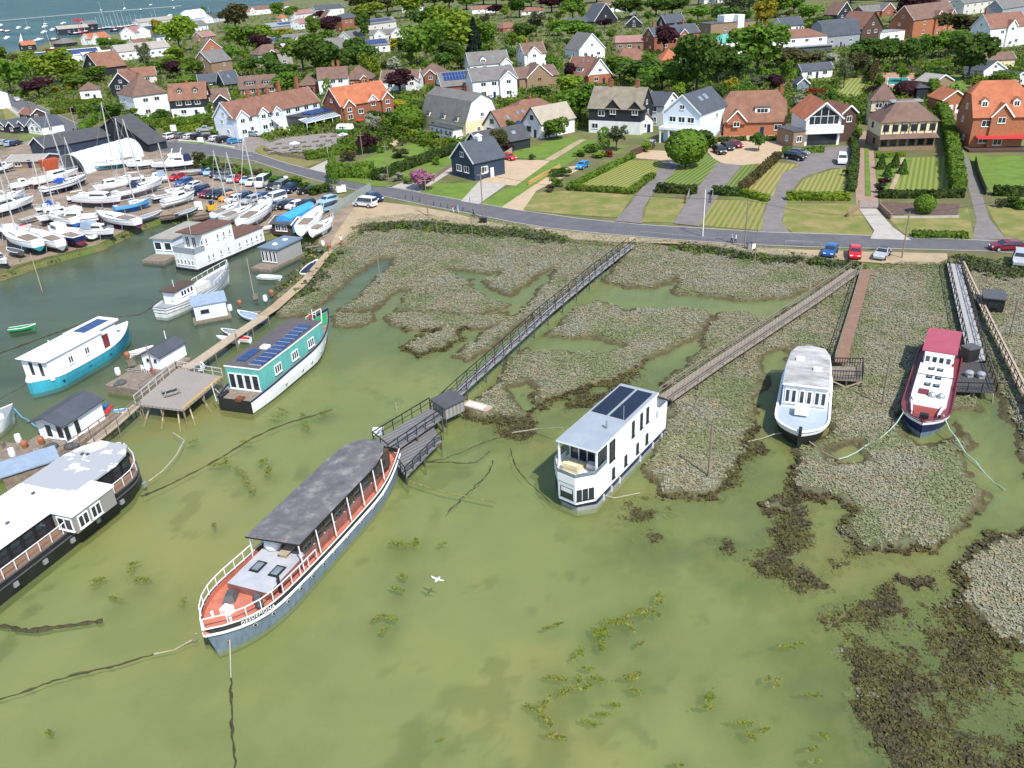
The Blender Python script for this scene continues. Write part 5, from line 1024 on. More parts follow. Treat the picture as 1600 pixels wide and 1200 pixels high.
# ---------------- undergrowth, scrub and marsh plants (uncountable) ----------------
def inpoly(x, y, pts):
    r = np.zeros(x.shape, bool)
    for i in range(len(pts)):
        a, b = pts[i], pts[(i+1) % len(pts)]; r ^= ((a[1] > y) != (b[1] > y)) & (x < (b[0]-a[0])*(y-a[1])/(b[1]-a[1]+1e-12)+a[0])
    return r
def clumps(name, pts, size, hgt, nq, ms, label, seed, leaf=.4, zf=None):
    r = np.random.RandomState(seed); n = len(pts); sc = size*(.6+.8*r.rand(n)); v = r.normal(0, 1, (n, nq, 3)); v /= np.linalg.norm(v, axis=2, keepdims=True); v[..., 2] = np.abs(v[..., 2])
    rad = (.7+.4*r.rand(n, nq, 1)); P = pts[:, None, :]+v*rad*np.stack([sc, sc, sc*hgt/size], -1)[:, None, :]
    V, F = leafquads(P.reshape(-1, 3), v.reshape(-1, 3), leaf, r, .6)
    mi = np.repeat(r.choice(len(ms), n, p=None), nq)
    return tag(link(name, npmesh(name, V, F, ms, mi)), label, None, kind='stuff')
r0 = np.random.RandomState(5)
pxs = r0.uniform(-40, 1640, 30000); pys = 8+(r0.rand(30000)**1.0)*232
pts = np.array([G(a, b, LZ) for a, b in zip(pxs, pys)]); keep = np.ones(len(pts), bool)
for o in S.objects:
    if o.get('kind') == 'structure' and o.type == 'MESH' and o.name.split('.')[0] not in ('ground', 'saltmarsh', 'seabed', 'water', 'kerb'):
        keep &= ~inpoly(pts[:, 0], pts[:, 1], [v.co for v in o.data.vertices])
    if 'e' in o.keys():
        M = o.matrix_basis.inverted(); q = np.array(M)[:3, :3]@pts.T+np.array(M)[:3, 3:4]
        keep &= ~((np.abs(q[0]) < o['w']/2+1.2) & (q[1] > -o['d']/2-5) & (q[1] < o['d']/2+1.5))
keep &= inpoly(pts[:, 0], pts[:, 1], [tuple(p)[:2] for p in ([G(-60, 150), G(250, 200), G(380, 215), G(520, 262), G(650, 245), G(780, 230), G(900, 205), G(1100, 205), G(1300, 200), G(1640, 200), G(1640, -30), G(460, 4), G(420, 16), G(330, 44), G(200, 66), G(100, 76), G(-60, 96)])])
pts = pts[keep][:15000]
clumps('garden_undergrowth', pts, 1.35, 1.7, 14, [LF['g'], LF['h'], LF['h'], LF['b'], LF['d'], LF['y'], LF['g']], 'dense garden shrubs and undergrowth between the houses', 4, .55)
def along(s, n, wd, seed, z=LZ):
    r = np.random.RandomState(seed); P = pp(s, z); L = [(b-a).length for a, b in zip(P, P[1:])]; o = []
    for _ in range(n):
        t = r.rand()*sum(L); i = 0
        while t > L[i]: t -= L[i]; i += 1
        p = P[i].lerp(P[i+1], t/L[i]); o.append((p.x+r.normal()*wd, p.y+r.normal()*wd, z-.1))
    return np.array(o)
sc_pts = np.concatenate([along("562,358 600,354 640,352 700,356 760,362 800,362 840,368 875,376", 420, 1.1, 1, .6), along("1050,384 1110,390 1180,402 1240,406 1310,412", 130, .8, 2, .6), along("1496,408 1540,414 1600,428", 160, 1.3, 3, .6),
                         along("660,352 690,356", 60, .9, 4, .6), along("524,395 510,415 490,440 470,460", 60, .6, 5, .5), along("1320,412 1345,420", 30, .6, 6, .5)])
clumps('shoreline_scrub', sc_pts, .7, .5, 16, [LF['b'], LF['o'], LF['o'], LF['h'], LF['o']], 'green and brown scrub along the top of saltmarsh', 8, .34)
bank = np.concatenate([along("-60,446 0,424 60,404 150,380 215,348 262,334 300,340", 900, 1.6, 9, .35), along("470,385 500,395 470,430 440,455", 160, .9, 10, .3)])
clumps('bank_grass', bank, .5, .45, 12, [LF['o'], mat('dry_stems', (.27,.22,.10), (.16,.14,.06), 1, .9), LF['h'], LF['b']], 'rough grass and seablite on the boatyard bank', 11, .26)
# saltmarsh cushions
r1 = np.random.RandomState(21); sel = np.argwhere((km > .5) & (sm(-.3, 1.3, dm) > r1.rand(*dm.shape)*.8)); w_ = sel[r1.choice(len(sel), 360000)]
xx = gx[w_[:, 1]]+r1.uniform(-.18, .18, len(w_)); yy = gy[w_[:, 0]]+r1.uniform(-.18, .18, len(w_)); zz = Z[w_[:, 0], w_[:, 1]]+r1.uniform(.0, .13, len(w_))
P = np.stack([xx, yy, zz], 1); V, F = leafquads(P, np.tile([0, 0, 1.0], (len(P), 1)), .105, r1, .2, 2.1)
pat = fbm(xx, yy, .25, 4)+.13*r1.rand(len(P)); mi = np.digitize(pat, [.47, .58, .68])
MM = [mat('marsh_olive', (.205,.22,.105), (.165,.18,.085), .8, .9), mat('marsh_sage', (.25,.248,.15), (.205,.205,.125), .8, .9), mat('marsh_tan', (.285,.245,.15), (.23,.2,.12), .8, .9), mat('marsh_pale', (.275,.268,.185), (.23,.225,.155), .8, .9)]
tag(link('saltmarsh_plants', npmesh('saltmarsh_plants', V, F, MM, mi)), 'low grey green sea purslane covering the saltmarsh', None, kind='stuff')
# drowned weed on the mud flats and floating weed
sel = np.argwhere((kw > r1.rand(*kw.shape)) & (Z > -.30+.16*r1.rand(*kw.shape)) & (km < .4)); w_ = sel[r1.choice(len(sel), 75000)]
xx = gx[w_[:, 1]]+r1.uniform(-.2, .2, len(w_)); yy = gy[w_[:, 0]]+r1.uniform(-.2, .2, len(w_)); zz = Z[w_[:, 0], w_[:, 1]]+r1.uniform(0, .1, len(w_))
V, F = leafquads(np.stack([xx, yy, zz], 1), np.tile([0, 0, 1.0], (len(xx), 1)), .15, r1, .4, 1.5); mi = np.digitize(fbm(xx, yy, .5, 4)+.3*r1.rand(len(xx)), [.6, .98])
WM = [mat('weed_brown', (.078,.064,.028), (.045,.038,.018), 2, .7), mat('weed_olive', (.10,.09,.024), (.06,.056,.018), 2, .7), mat('weed_grey', (.2,.19,.14), (.13,.125,.09), 2, .8)]
tag(link('mudflat_weed', npmesh('mudflat_weed', V, F, WM, mi)), 'dark brown bladderwrack on the mudflats', None, kind='stuff')
P = []; FM = []
for cx, cy, sp_, n in FW:
    a = r1.uniform(0, 3.14)
    for _ in range(int(n)*14):
        u, v = r1.normal(0, 1, 2); P.append(G(cx+float(sp_)*(u*math.cos(a)-.4*v*math.sin(a)), cy+float(sp_)*.55*(u*math.sin(a)+.4*v*math.cos(a)), .035-.13*r1.rand()))
P = np.array(P); V, F = leafquads(P, np.tile([0, 0, 1.0], (len(P), 1)), .14, r1, .22)
mi = np.digitize(r1.rand(len(P))+.25*np.sin(P[:, 0]*.9), [.45, .75])
tag(link('floating_seaweed', npmesh('floating_seaweed', V, F, [mat('weed_lime', (.16,.18,.014), (.10,.125,.01), 2, .6), mat('weed_moss', (.085,.115,.015), (.05,.08,.012), 2, .6), mat('weed_straw', (.22,.20,.05), (.14,.13,.03), 2, .6)], mi)), 'scattered yellow green floating seaweed', None, kind='stuff')
# ---------------- boats: shared builders ----------------
class Hull:
    def __init__(s, L, B, zs, zm, zb, z0=-.5, tw=.7, bf=2.2, rake=.06, fine=.55, a=.35, b=.55, rows=None, n=22, srake=0):
        s.__dict__.update(locals()); s.rows = rows or [(0, .8, 0), (.35, .93, 0), (.7, .98, 0), (1, 1, 0)]
    def w(s, t):
        if t < s.a: return s.B/2*(s.tw+(1-s.tw)*math.sin(math.pi/2*t/s.a))
        if t > s.b: return s.B/2*max(0, 1-((t-s.b)/(1-s.b))**s.bf)
        return s.B/2
    def q(s, t): return max(0, (t-s.b)/(1-s.b))
    def z(s, t): return s.zm+(s.zs-s.zm)*max(0, 1-t/.45)**2+(s.zb-s.zm)*max(0, (t-.45)/.55)**2
    def x(s, t, f=1): return -s.L/2+s.L*t+s.rake*s.L*(f-1)*s.q(t)**1.5-s.srake*s.L*(f-1)*max(0, 1-t/.3)
    def p(s, t, f, wf, sd): return (s.x(t, f), sd*max(s.w(t)*wf*(1-s.fine*s.q(t)*(1-f)), .03), s.z0+(s.z(t)-s.z0)*f)
    def shell(s, mb):
        n = s.n; rows = s.rows; T = [1-(1-i/n)**1.25 for i in range(n+1)]
        for sd in (1, -1):
            vs = [s.p(t, f, wf, sd) for (f, wf, mi) in rows for t in T]; k = n+1
            for r in range(len(rows)-1):
                fs = [(r*k+i, r*k+i+1, (r+1)*k+i+1, (r+1)*k+i) for i in range(n)]
                if sd > 0: fs = [f[::-1] for f in fs]
                o = len(mb.v)
                mb.f += [[o+j for j in f] for f in fs]; mb.m += [rows[r][2]]*len(fs)
            mb.v += vs
        for r in range(len(rows)-1):
            (f0, w0, m0), (f1, w1, _) = rows[r], rows[r+1]
            mb.add([s.p(0, f0, w0, 1), s.p(0, f0, w0, -1), s.p(0, f1, w1, -1), s.p(0, f1, w1, 1)], [(0, 1, 2, 3)], m0)
        return mb
    def deck(s, mb, drop=.05, mi=0, inner=None, ins=.06, t0=0, t1=1):
        T = [t0+(t1-t0)*(1-(1-i/s.n)**1.25) for i in range(s.n+1)]
        for a, b in zip(T, T[1:]):
            pa, pb = max(s.w(a)-ins, .01), max(s.w(b)-ins, .01); xa, xb = s.x(a), s.x(b); za, zb = s.z(a)-drop, s.z(b)-drop
            mb.add([(xa, -pa, za), (xb, -pb, zb), (xb, pb, zb), (xa, pa, za)], [(0, 1, 2, 3)], mi)
            if inner is not None:
                for sd in (1, -1): mb.add([(xa, sd*pa, za), (xb, sd*pb, zb), (xb, sd*pb, zb+drop), (xa, sd*pa, za+drop)], [(0, 1, 2, 3)], inner)
        return mb
    def rim(s, mb, w=.14, h=.1, mi=0, t0=0, t1=1, dz=0, n=None, out=0, sides=(1, -1)):
        T = [t0+(t1-t0)*i/(n or s.n) for i in range((n or s.n)+1)]
        for sd in sides: mb.path([(s.x(t)+.0, sd*(s.w(t)+out), s.z(t)+dz) for t in T], w, h, mi)
        return mb
    def rails(s, par, m, t0, t1, h=.9, n=8, ins=.1, sides=(1, -1), base=0, name='guard_rail'):
        for sd in sides:
            mb = MB(); T = [t0+(t1-t0)*i/n for i in range(n+1)]
            top = [(s.x(t), sd*max(s.w(t)-ins, .02), s.z(t)+base+h) for t in T]
            mb.path(top, .06)
            for q in top: mb.bar(q, (q[0], q[1], q[2]-h), .05)
            mb.build(name, m, par)
def frame_of(sp, bp, z, label, cat, name, group=None, dy=0, zz=0, zb=None):
    a, b = G(*sp, z), G(*bp, z if zb is None else zb); d = b-a; d.z = 0; ang = math.atan2(d.y, d.x); c = (a+b)/2+Vector((-math.sin(ang), math.cos(ang), 0))*dy
    c.z = zz
    o = thing(name, label, cat, c, ang, group); return o, d.length
def mid(a, b, z): return (G(*a, z)+G(*b, z))/2
def frame_pts(a, b, label, cat, name, group=None, zz=0, dx=0, dy=0):
    d = b-a; ang = math.atan2(d.y, d.x); u = Vector((math.cos(ang), math.sin(ang), 0)); c = (a+b)/2+u*dx+Vector((-u.y, u.x, 0))*dy; c.z = zz
    return thing(name, label, cat, c, ang, group), Vector((d.x, d.y, 0)).length
def win(par, x, y, z, w, h, rz, fm=None, n=1): return window(par, x, y, z, rz, w, h, fm, n, 'window')
def port(par, hl, ts, zf, sd, r=.16):
    for t in ts:
        p = hl.p(t, zf, 1, sd); q0, q1 = hl.p(t-.01, zf, 1, sd), hl.p(t+.01, zf, 1, sd); nrm = Vector((-(q1[1]-q0[1]), q1[0]-q0[0], 0)).normalized()*sd
        m = MB().tube(Vector(p)-nrm*.06, Vector(p)+nrm*.035, r, r, 10).tube(Vector(p)-nrm*.06, Vector(p)+nrm*.05, r*.7, r*.7, 10, 1); m.build('porthole', [ALU, BLACK], par)
HB = 'houseboats moored along the saltmarsh'
# ---- A: long grey barge with dark canopy
o, L = frame_of((590, 730), (318, 1015), 0, 'long blue grey steel barge with dark felt canopy, white rails and orange deck', 'houseboat', 'grey_barge', HB, 1.15)
LM.append((o.location.copy(), 'long grey canopied barge'))
hl = Hull(L+1.2, 5.5, 2.15, 1.9, 2.75, -.5, .42, 3.2, .03, .3, .3, .74, [(0, .86, 0), (.25, .93, 0), (.6, .98, 0), (.77, 1.0, 1), (.82, 1, 2), (1, 1, 2)], 30)
hb = hl.shell(MB()).build('hull', [BOATB, WHITE2, BLACK], o)
hl.deck(MB(), .5, 0, 1, .16).build('deck', [ORANGE, ORANGE], o)
hl.rim(MB(), .09, .07).build('rubbing_strake', WHITE, o); hl.rim(MB(), .12, .13, 0, 0, 1, -.58, None, .03).build('fender_strake', WHITE2, o)
port(o, hl, [.22, .3, .38, .46, .54, .6, .66, .72, .78, .84, .9], .62, 1, .17)
ch = MB(); pl = []
for i in range(13): t = .05+.765*i/12; pl.append((hl.x(t), min(1.85, hl.w(t)-.75)))
ch.prism([(x, y) for x, y in pl]+[(x, -y) for x, y in pl[::-1]], .9, 2.45, 0, 1); dhs = ch.build('deckhouse', [mat('worn_red_brown', (.30,.13,.1), (.2,.09,.075), 1.5, .8), mat('grey_deck_paint', (.45,.46,.48), (.36,.37,.39), .9, .75, detail=10)], o)
for sx in (6.0, ):
    for sy in (-.75, 1.0):
        sk = MB().box(sx-.62, sx+.62, sy-.42, sy+.42, 2.45, 2.54).build('skylight', BLACK, dhs); MB().box(sx-.45, sx+.45, sy-.28, sy+.28, 2.54, 2.57).build('pane', GLASSL, sk)
MB().box(-10.4, 3.4, -1.75, 1.75, 2.15, 3.9).build('cabin', DKBRN, o)
for x in [-9+1.5*i for i in range(9)]: win(o, x, 1.78, 2.6, 1.1, .9, math.pi, WOODD)
cn = MB(); e = [(5.0, -2.35), (4.55, 2.35), (-7, 2.35), (-9, 2.0), (-10.3, 1.35), (-11.0, .2), (-10.6, -1.2), (-9.4, -2.1), (-7, -2.35)]
cn.prism(e, 4.1, 4.25, 0, 1); cn.prism([(x*.985, y*.9) for x, y in e], 4.25, 4.36, 1, 1, [(x*.96, y*.55) for x, y in e])
cn.build('canopy', [BLACK, mat('canopy_felt', (.27,.25,.235), (.095,.09,.098), .7, .9, detail=14, c3=(.14,.132,.138), lo=.34, hi=.7)], o)
for x in (4.6, 2.3, 0, -2.3, -4.5, -6.6, -8.6):
    for y in (2.28, -2.28):
        if abs(x) > 8: y *= .85
        MB().tube((x, y*1.07, 1.3), (x, y, 4.12), .05).build('canopy_post', WHITE2, o)
hl.rails(o, WHITE2, .62, .995, .85, 9, .12, (1, -1), .0)
MB().tube((7.2, 2.0, 1.4), (7.2, 2.05, 3.2), .12).build('stove_pipe', BLACK, o)
MB().box(10.2, 10.9, -.5, .25, 1.9, 2.5).build('deck_hatch', WHITE, o)
MB().tube((11.2, -.9, 2.0), (11.2, -.9, 2.5), .1).tube((11.2, .9, 2.0), (11.2, .9, 2.5), .1).build('bollard', WHITE, o) if False else None
for y in (-.8, .8): MB().tube((11.3, y, 1.9), (11.3, y, 2.55), .11, .13).build('bollard', WHITE, o)
MB().ball((3.6, -1.0, 2.95), .75, 0, 10, 6).build('covered_dome', WHITE, o, smooth=True)
MB().box(3.0, 4.6, .1, .9, 2.8, 2.88).box(3.1, 3.2, .2, .8, 2.15, 2.8).box(4.4, 4.5, .2, .8, 2.15, 2.8).build('deck_table', WOODP, o)
MB().prism([(8.6, -1.7), (9.9, -1.2), (9.4, -.4), (8.4, -.8)], 1.9, 2.3, pts1=[(8.8, -1.5), (9.5, -1.2), (9.2, -.7), (8.6, -1)]).build('tarpaulin', DGREY, o)
for a_ in range(3): MB().ball((8.7+.3*a_, 1.1+.35*a_, 2.25), .33, 0, 8, 5).build('rope_coil', DGREY, o)
tcv = bpy.data.curves.new('lettering', 'FONT'); tcv.body = 'DESDEMONA'; tcv.size = .42; tcv.extrude = .012; tcv.align_x = 'CENTER'; tcv.space_character = 1.15
to = bpy.data.objects.new('tmp', tcv); S.collection.objects.link(to); bpy.context.view_layer.update()
tme = bpy.data.meshes.new_from_object(to); bpy.data.objects.remove(to); tme.name = 'lettering'; tme.materials.clear(); tme.materials.append(WHITE2)
t_ = .885; p0, p1 = Vector(hl.p(t_-.04, .93, 1, 1)), Vector(hl.p(t_+.04, .93, 1, 1)); dd = (p1-p0).normalized(); nn = Vector((-dd.y, dd.x, 0)).normalized()
lo = link('lettering', tme, o); yv = nn.cross(-dd).normalized()
mm = Matrix((( -dd.x, yv.x, nn.x, 0), (-dd.y, yv.y, nn.y, 0), (-dd.z, yv.z, nn.z, 0), (0, 0, 0, 1))); pc = (p0+p1)/2+nn*.12+Vector((0, 0, -.16)); mm.translation = pc; lo.matrix_local = mm
# ---- B: white two storey houseboat with black solar roof
a, b = mid((968, 600), (1030, 613), 5.8), mid((871, 687), (933, 703), 5.8)
o, L = frame_pts(a, b, 'white two storey houseboat with black solar panels and front terrace', 'houseboat', 'white_houseboat', HB)
LM.append((o.location.copy(), 'white two storey houseboat'))
W2 = 2.05; fr = [(6.2, -W2-.1), (7.7, -.95), (7.9, .85), (6.5, W2), (-8.1, W2), (-8.1, -W2)]; fr0 = [(5.9, -W2+.02), (7.2, -.9), (7.4, .75), (6.1, W2-.08), (-8.0, W2-.08), (-8.0, -W2+.05)]
MB().prism(fr0, -.5, .38, 0, 0, fr0).build('pontoon', GREYM, o)
MB().prism([(x*.995, y*.99) for x, y in fr0], .38, .95, 0, 0, [(x*.985, y*.985) for x, y in fr]).build('dark_band', NAVY, o)
MB().prism([(x*.99, y*.99) for x, y in fr], .95, 3.0, 0, 1, fr).build('lower_storey', [WHITEB, WHITE], o)
pa = MB()
for p_, q_ in zip([(4.4, -W2-.05)]+fr[:4]+[(4.4, W2)], fr[:4]+[(4.4, W2)]): pa.bar((*p_, 3.35), (*q_, 3.35), .1, .75)
pa.build('parapet', WHITEB, o)
pg = MB()
for p_, q_ in zip([(4.4, -W2-.05)]+fr[:4], fr[:4]+[(4.4, W2)]): pg.bar((*p_, 3.9), (*q_, 3.9), .04, .4)
pg.build('glass_screen', GLASSL, o)
MB().box(-6.0, 4.1, -1.9, 1.9, 3.0, 5.6).build('upper_storey', WHITEB, o)
MB().box(4.1, 4.2, -1.7, 1.7, 3.05, 5.5).build('terrace_glazing', GLASS, o)
for y in (-.85, 0, .85): MB().box(4.2, 4.26, y-.05, y+.05, 3.05, 5.5).build('glazing_bar', WHITE2, o)
MB().box(4.1, 5.9, 1.85, 1.9, 3.05, 5.5).build('side_glazing', GLASS, o)
for y in (-1.85, 1.85): MB().box(5.85, 6.0, y-.08, y+.08, 3.0, 5.6).build('roof_post', WHITE2, o)
rf = MB().box(-6.1, 6.15, -2.02, 2.02, 5.6, 5.78, 0, 1).build('roof', [WHITE2, mat('zinc_roof', (.34,.37,.41), (.28,.31,.35), .5, .5)], o)
for y in (-1.0, .85):
    s_ = MB().box(-5.5, .2, y-.78, y+.78, 5.79, 5.85).build('solar_panel', SOLARB, rf)
MB().tube((2.3, .9, 5.78), (2.3, .9, 6.55), .12).build('flue', GREYM, rf)
MB().tube((.2, 1.5, 5.78), (.2, 1.5, 7.2), .02).build('aerial', ALU, rf)
q = MB(); slope_quad(q, (2.6, -2.1, 4.6), (4.4, -2.1, 4.6), [(4.4, -3.0, 4.1), (2.6, -3.0, 4.1)], .06); q.build('side_solar_panel', SOLAR, o)
for x in (-3.9, -2.6, -.9, 3.2): win(o, x, 1.92, 3.6 if x < 3 else 3.3, .45 if x < 3 else .95, 1.6 if x < 3 else 2.0, math.pi, BLACK)
for x in (-3.6, -1.6, .8, 3.2): win(o, x, W2+.02, 1.5, .42, 1.05, math.pi, BLACK)
for x in (-7.2, -5.2, -2.4, 1.8, 3.4, 4.9): MB().box(x, x+.08, W2-.1, W2+.05, .1, .78).build('strut', WHITE, o)
d_ = Vector((fr[2][0]-fr[1][0], fr[2][1]-fr[1][1], 0)); 
win(o, 7.74, -.05, 1.35, 1.35, 1.15, math.atan2(d_.y, d_.x)+math.pi, BLACK, 1)
e0 = Vector((*fr[2], 0)); e1 = Vector((*fr[3], 0)); an = math.atan2((e1-e0).y, (e1-e0).x)
for f in (.2, .5, .8): p_ = e0.lerp(e1, f); win(o, p_.x-.02, p_.y+.0, 1.3, .46, 1.15, an+math.pi, BLACK)
e0 = Vector((*fr[0], 0)); e1 = Vector((*fr[1], 0)); an = math.atan2((e1-e0).y, (e1-e0).x)
for f in (.3, .62): p_ = e0.lerp(e1, f); win(o, p_.x, p_.y, 1.2, .55, 1.3, an+math.pi, BLACK)
for y in (-W2, W2-.05): MB().box(-8.1, -6.0, y, y+.06, 3.0, 3.9).build('balcony_screen', WHITEB, o)
MB().box(-8.12, -8.05, -W2, W2, 3.0, 3.95).build('balcony_screen', GLASSL, o)
sf = MB().box(5.0, 6.3, -1.3, .2, 3.05, 3.45).box(6.0, 6.4, -1.3, .2, 3.45, 3.8).build('terrace_sofa', CREAM, o); MB().box(4.5, 5.1, .4, 1.3, 3.05, 3.5).build('terrace_table', WHITE, o)
MB().box(-9.6, -8.2, -.9, .9, .9, 2.6).build('boarding_shed', BLACK, o)
# ---- C: black barge with white roof
o, L = frame_of((-190, 1050), (222, 738), 0, 'large black hulled barge with white roof and grey patched bow deck', 'houseboat', 'black_barge', HB, 1.3)
LM.append((o.location.copy(), 'black barge with white roof'))
off = L/2
hl = Hull(L, 8.6, 2.1, 1.9, 2.3, -.5, .9, 2.6, .02, .25, .1, .82, [(0, .9, 0), (.3, .95, 0), (.7, 1, 0), (1, 1, 0)], 34)
hl.shell(MB()).build('hull', BLACK, o); hl.deck(MB(), .12, 0).build('deck', RUST, o); hl.rim(MB(), .14, .08).build('gunwale', DGREY, o); hl.rim(MB(), .1, .1, 0, 0, 1, -.5, None, .03).build('rubbing_strake', DGREY, o)
X1 = off-1.0; pl = [(X1, -1.6), (X1, 1.6), (X1-1.4, 2.6), (X1-3.2, 3.1), (-off+1, 3.1), (-off+1, -3.1), (X1-3.2, -3.1), (X1-1.4, -2.6)]
MB().prism([(x-.25, y*.93) for x, y in pl], 1.8, 3.6).build('cabin', BLACK, o)
RW = mat('roof_white_grey', (.85,.85,.84), (.79,.79,.78), .9, .6)
MB().prism([p_ if p_[0] < X1-8 else (X1-8, p_[1]) for p_ in pl if p_[0] < X1-3.3 or abs(p_[1]) > 3]+[], 3.6, 3.78).build('roof', RW, o)
patch = mat('peeling_grey_roof', (.80,.80,.79), (.36,.37,.38), .42, .7, detail=5, lo=.56, hi=.575)
MB().prism([p_ for p_ in pl if p_[0] > X1-3.3]+[(X1-8, -3.1), (X1-8, 3.1)] if False else [(X1, -1.6), (X1, 1.6), (X1-1.4, 2.6), (X1-3.2, 3.1), (X1-8, 3.1), (X1-8, -3.1), (X1-3.2, -3.1), (X1-1.4, -2.6)], 3.59, 3.765).build('bow_roof', patch, o)
bx0, bx1 = X1-10.6, X1-6.1
bb = MB().box(bx0, bx1, -5.35, -3.05, 1.9, 3.62).build('side_cabin', stripes('grey_larch', (.24,.22,.2), (.33,.31,.29), .15, 0, .8, noise=.3), o)
MB().prism([(bx0-.15, -5.45), (bx1+.15, -5.45), (bx1+.15, -2.9), (bx0-.15, -2.9)], 3.62, 3.82).build('side_cabin_roof', RW, o)
for x, w_ in ((bx0+.9, .9), (bx0+2.3, .9)): win(bb, x, -5.38, 2.15, w_, 1.25, 0, WHITE2, 2)
win(bb, bx0-.03, -4.3, 2.1, 1.5, 1.3, -math.pi/2, WHITE2, 2)
for i in range(16): win(o, bx0-1.2-i*1.25, -2.92, 2.15, 1.05, 1.25, 0, BLACK)
for i in range(4): win(o, X1-1.9-i*1.2, -2.86+.0*i, 2.15, .95, 1.2, 0, BLACK)
hl.rails(o, WHITE2, .02, .995, .95, 22, .12, (-1,), 0); hl.rails(o, WHITE2, .75, .995, .95, 6, .12, (1,), 0)
for i in range(8): MB().box(X1-2-i*2.9, X1-1.6-i*2.9, -4.42, -4.2, .75, 1.15).build('porthole', GREYM, o)
for k in range(9):
    MB().tube((X1-rnd.uniform(1, 16), rnd.uniform(-2, 2), 3.76), (X1-rnd.uniform(1, 1.1), 0, 3.76), .0001) if False else None
for (x, y) in ((X1-9, .5), (X1-13, -1), (X1-2.5, .8), (X1-2.6, 1.3)): MB().box(x-.15, x+.15, y-.1, y+.1, 3.7, 3.95).build('roof_vent', DGREY, o)
# ---- D: white barge with teal cabin and blue solar panels
a, b = mid((350, 568), (402, 577), 4.6), mid((456, 494), (502, 501), 4.6)
o, L = frame_pts(a, b, 'white hulled barge with teal cabin and rows of blue solar panels', 'houseboat', 'teal_barge', HB)
LM.append((o.location.copy(), 'teal cabined white barge'))
hl = Hull(21.2, 5.5, 1.6, 2.2, 3.9, -.5, .8, 2.0, .07, .5, .25, .6, [(0, .84, 0), (.16, .9, 0), (.28, .93, 1), (.6, .98, 1), (.93, 1, 2), (1, 1, 2)], 28)
ho = hl.shell(MB()).build('hull', [BLACK, WHITE2, NAVY], o, (1.5, 0, 0)); hl.deck(MB(), .2, 0).build('deck', WOODN, o, (1.5, 0, 0)); hl.deck(MB(), .17, 0, None, .3, .86, .985).build('bow_turf', GREEN, o, (1.5, 0, 0))
hl.rim(MB(), .14, .1).build('gunwale', NAVY, o, (1.5, 0, 0))
R2 = [(-6.9, -2.3), (-6.9, 2.3), (0, 2.35), (6.9, 2.2), (6.9, -2.2), (0, -2.35)]
MB().prism([(x*.99, y*.965) for x, y in R2], 1.3, 4.3).build('cabin', TEAL, o)
rf = MB().prism(R2, 4.3, 4.5, 0, 1).build('roof', [WHITE2, mat('roof_felt', (.115,.10,.105), (.09,.08,.085), .6, .9)], o)
for i in range(11):
    x = -6.2+i*1.03; y = -1.0-(.35 if i < 5 else .15 if i < 8 else 0)*1
    p_ = MB().box(x, x+.97, y-.8, y+.8, 4.52, 4.6).build('solar_panel', SOLAR, rf); MB().box(x-.03, x, y-.8, y+.8, 4.52, 4.63).build('panel_frame', ALU, p_)
for i in range(3): x = -5.6+i*1.03; MB().box(x, x+.97, .35, 1.5, 4.52, 4.6).build('solar_panel', SOLAR, rf)
MB().box(-2.2, -1.3, -.2, .7, 4.5, 4.75).build('roof_hatch', WHITE2, rf)
for x in (-3.6, 0, 3.6): win(o, x, -2.32, 2.5, 1.35, 1.05, 0, WHITE2, 3)
for y in (-1.5, -.5, .5, 1.5): win(o, -6.88, y, 1.7, .9, 1.9, -math.pi/2, WHITE2, 1)
MB().box(-9.2, -8.4, -.9, -.1, 1.4, 1.75).build('deck_hatch', mat('rust_hatch', (.2, .07, .035), (.15, .05, .03), 2, .8), o)
MB().tube((-9.6, 2.0, 1.4), (-9.75, 2.0, 3.6), .05).build('stern_post', WHITE, o)
for k in range(3): MB().ball((-8.8+.5*k, 1.9, 1.65), .3, 0, 8, 5).build('black_fender', BLACK, o)
MB().tube((8.3, 0, 2.2), (8.35, 0, 5.2), .07, .04).bar((8.3, -.5, 4.6), (8.3, .5, 4.6), .05).build('bow_mast', WHITE2, o)
MB().box(7.5, 8.2, -.05, 0, 4.3, 4.75).build('pennant', CLOTHR, o)
hl.rails(o, WHITE2, .9, .99, .7, 3, .1, (1, -1))
MB().box(-9.16, -9.1, -2.1, 2.1, .1, 1.55).build('transom', BLACK, o)
port(ho, hl, [.28, .45, .55, .68, .8], .52, -1, .15)
# ---- E: turquoise hull
a, b = mid((44, 550), (80, 557), 4.0), mid((100, 518), (150, 524), 4.0)
o, L = frame_pts(a, b, 'white houseboat on rounded turquoise hull with stepped roof', 'houseboat', 'turquoise_houseboat', HB)
LM.append((o.location.copy(), 'turquoise hulled houseboat'))
hl = Hull(16.6, 5.0, 1.6, 1.5, 2.4, -.5, .12, 2.1, .03, .4, .2, .6, [(0, .84, 0), (.3, .92, 0), (.65, .98, 0), (.93, 1, 1), (1, 1, 1)], 26)
hl.shell(MB()).build('hull', [TURQ, WHITE2], o, (2.6, 0, 0)); hl.deck(MB(), .15, 0).build('deck', WHITE, o, (2.6, 0, 0)); hl.rim(MB(), .14, .12).build('gunwale', WHITE2, o, (2.6, 0, 0))
MB().prism([(-4.2, -2.0), (-4.2, 2.0), (4.2, 2.1), (4.2, -2.1)], 1.2, 3.85).build('main_cabin', WHITE2, o)
MB().prism([(-4.7, -2.25), (-4.7, 2.25), (4.5, 2.3), (4.5, -2.3)], 3.85, 4.0, 0, 0, [(-4.5, -1.9), (-4.5, 1.9), (4.4, 2), (4.4, -2)]).build('main_roof', T_WHT, o)
MB().prism([(4.2, -1.8), (4.2, 1.8), (7.6, 1.3), (7.6, -1.3)], 1.3, 3.6).build('wheelhouse', WHITE2, o)
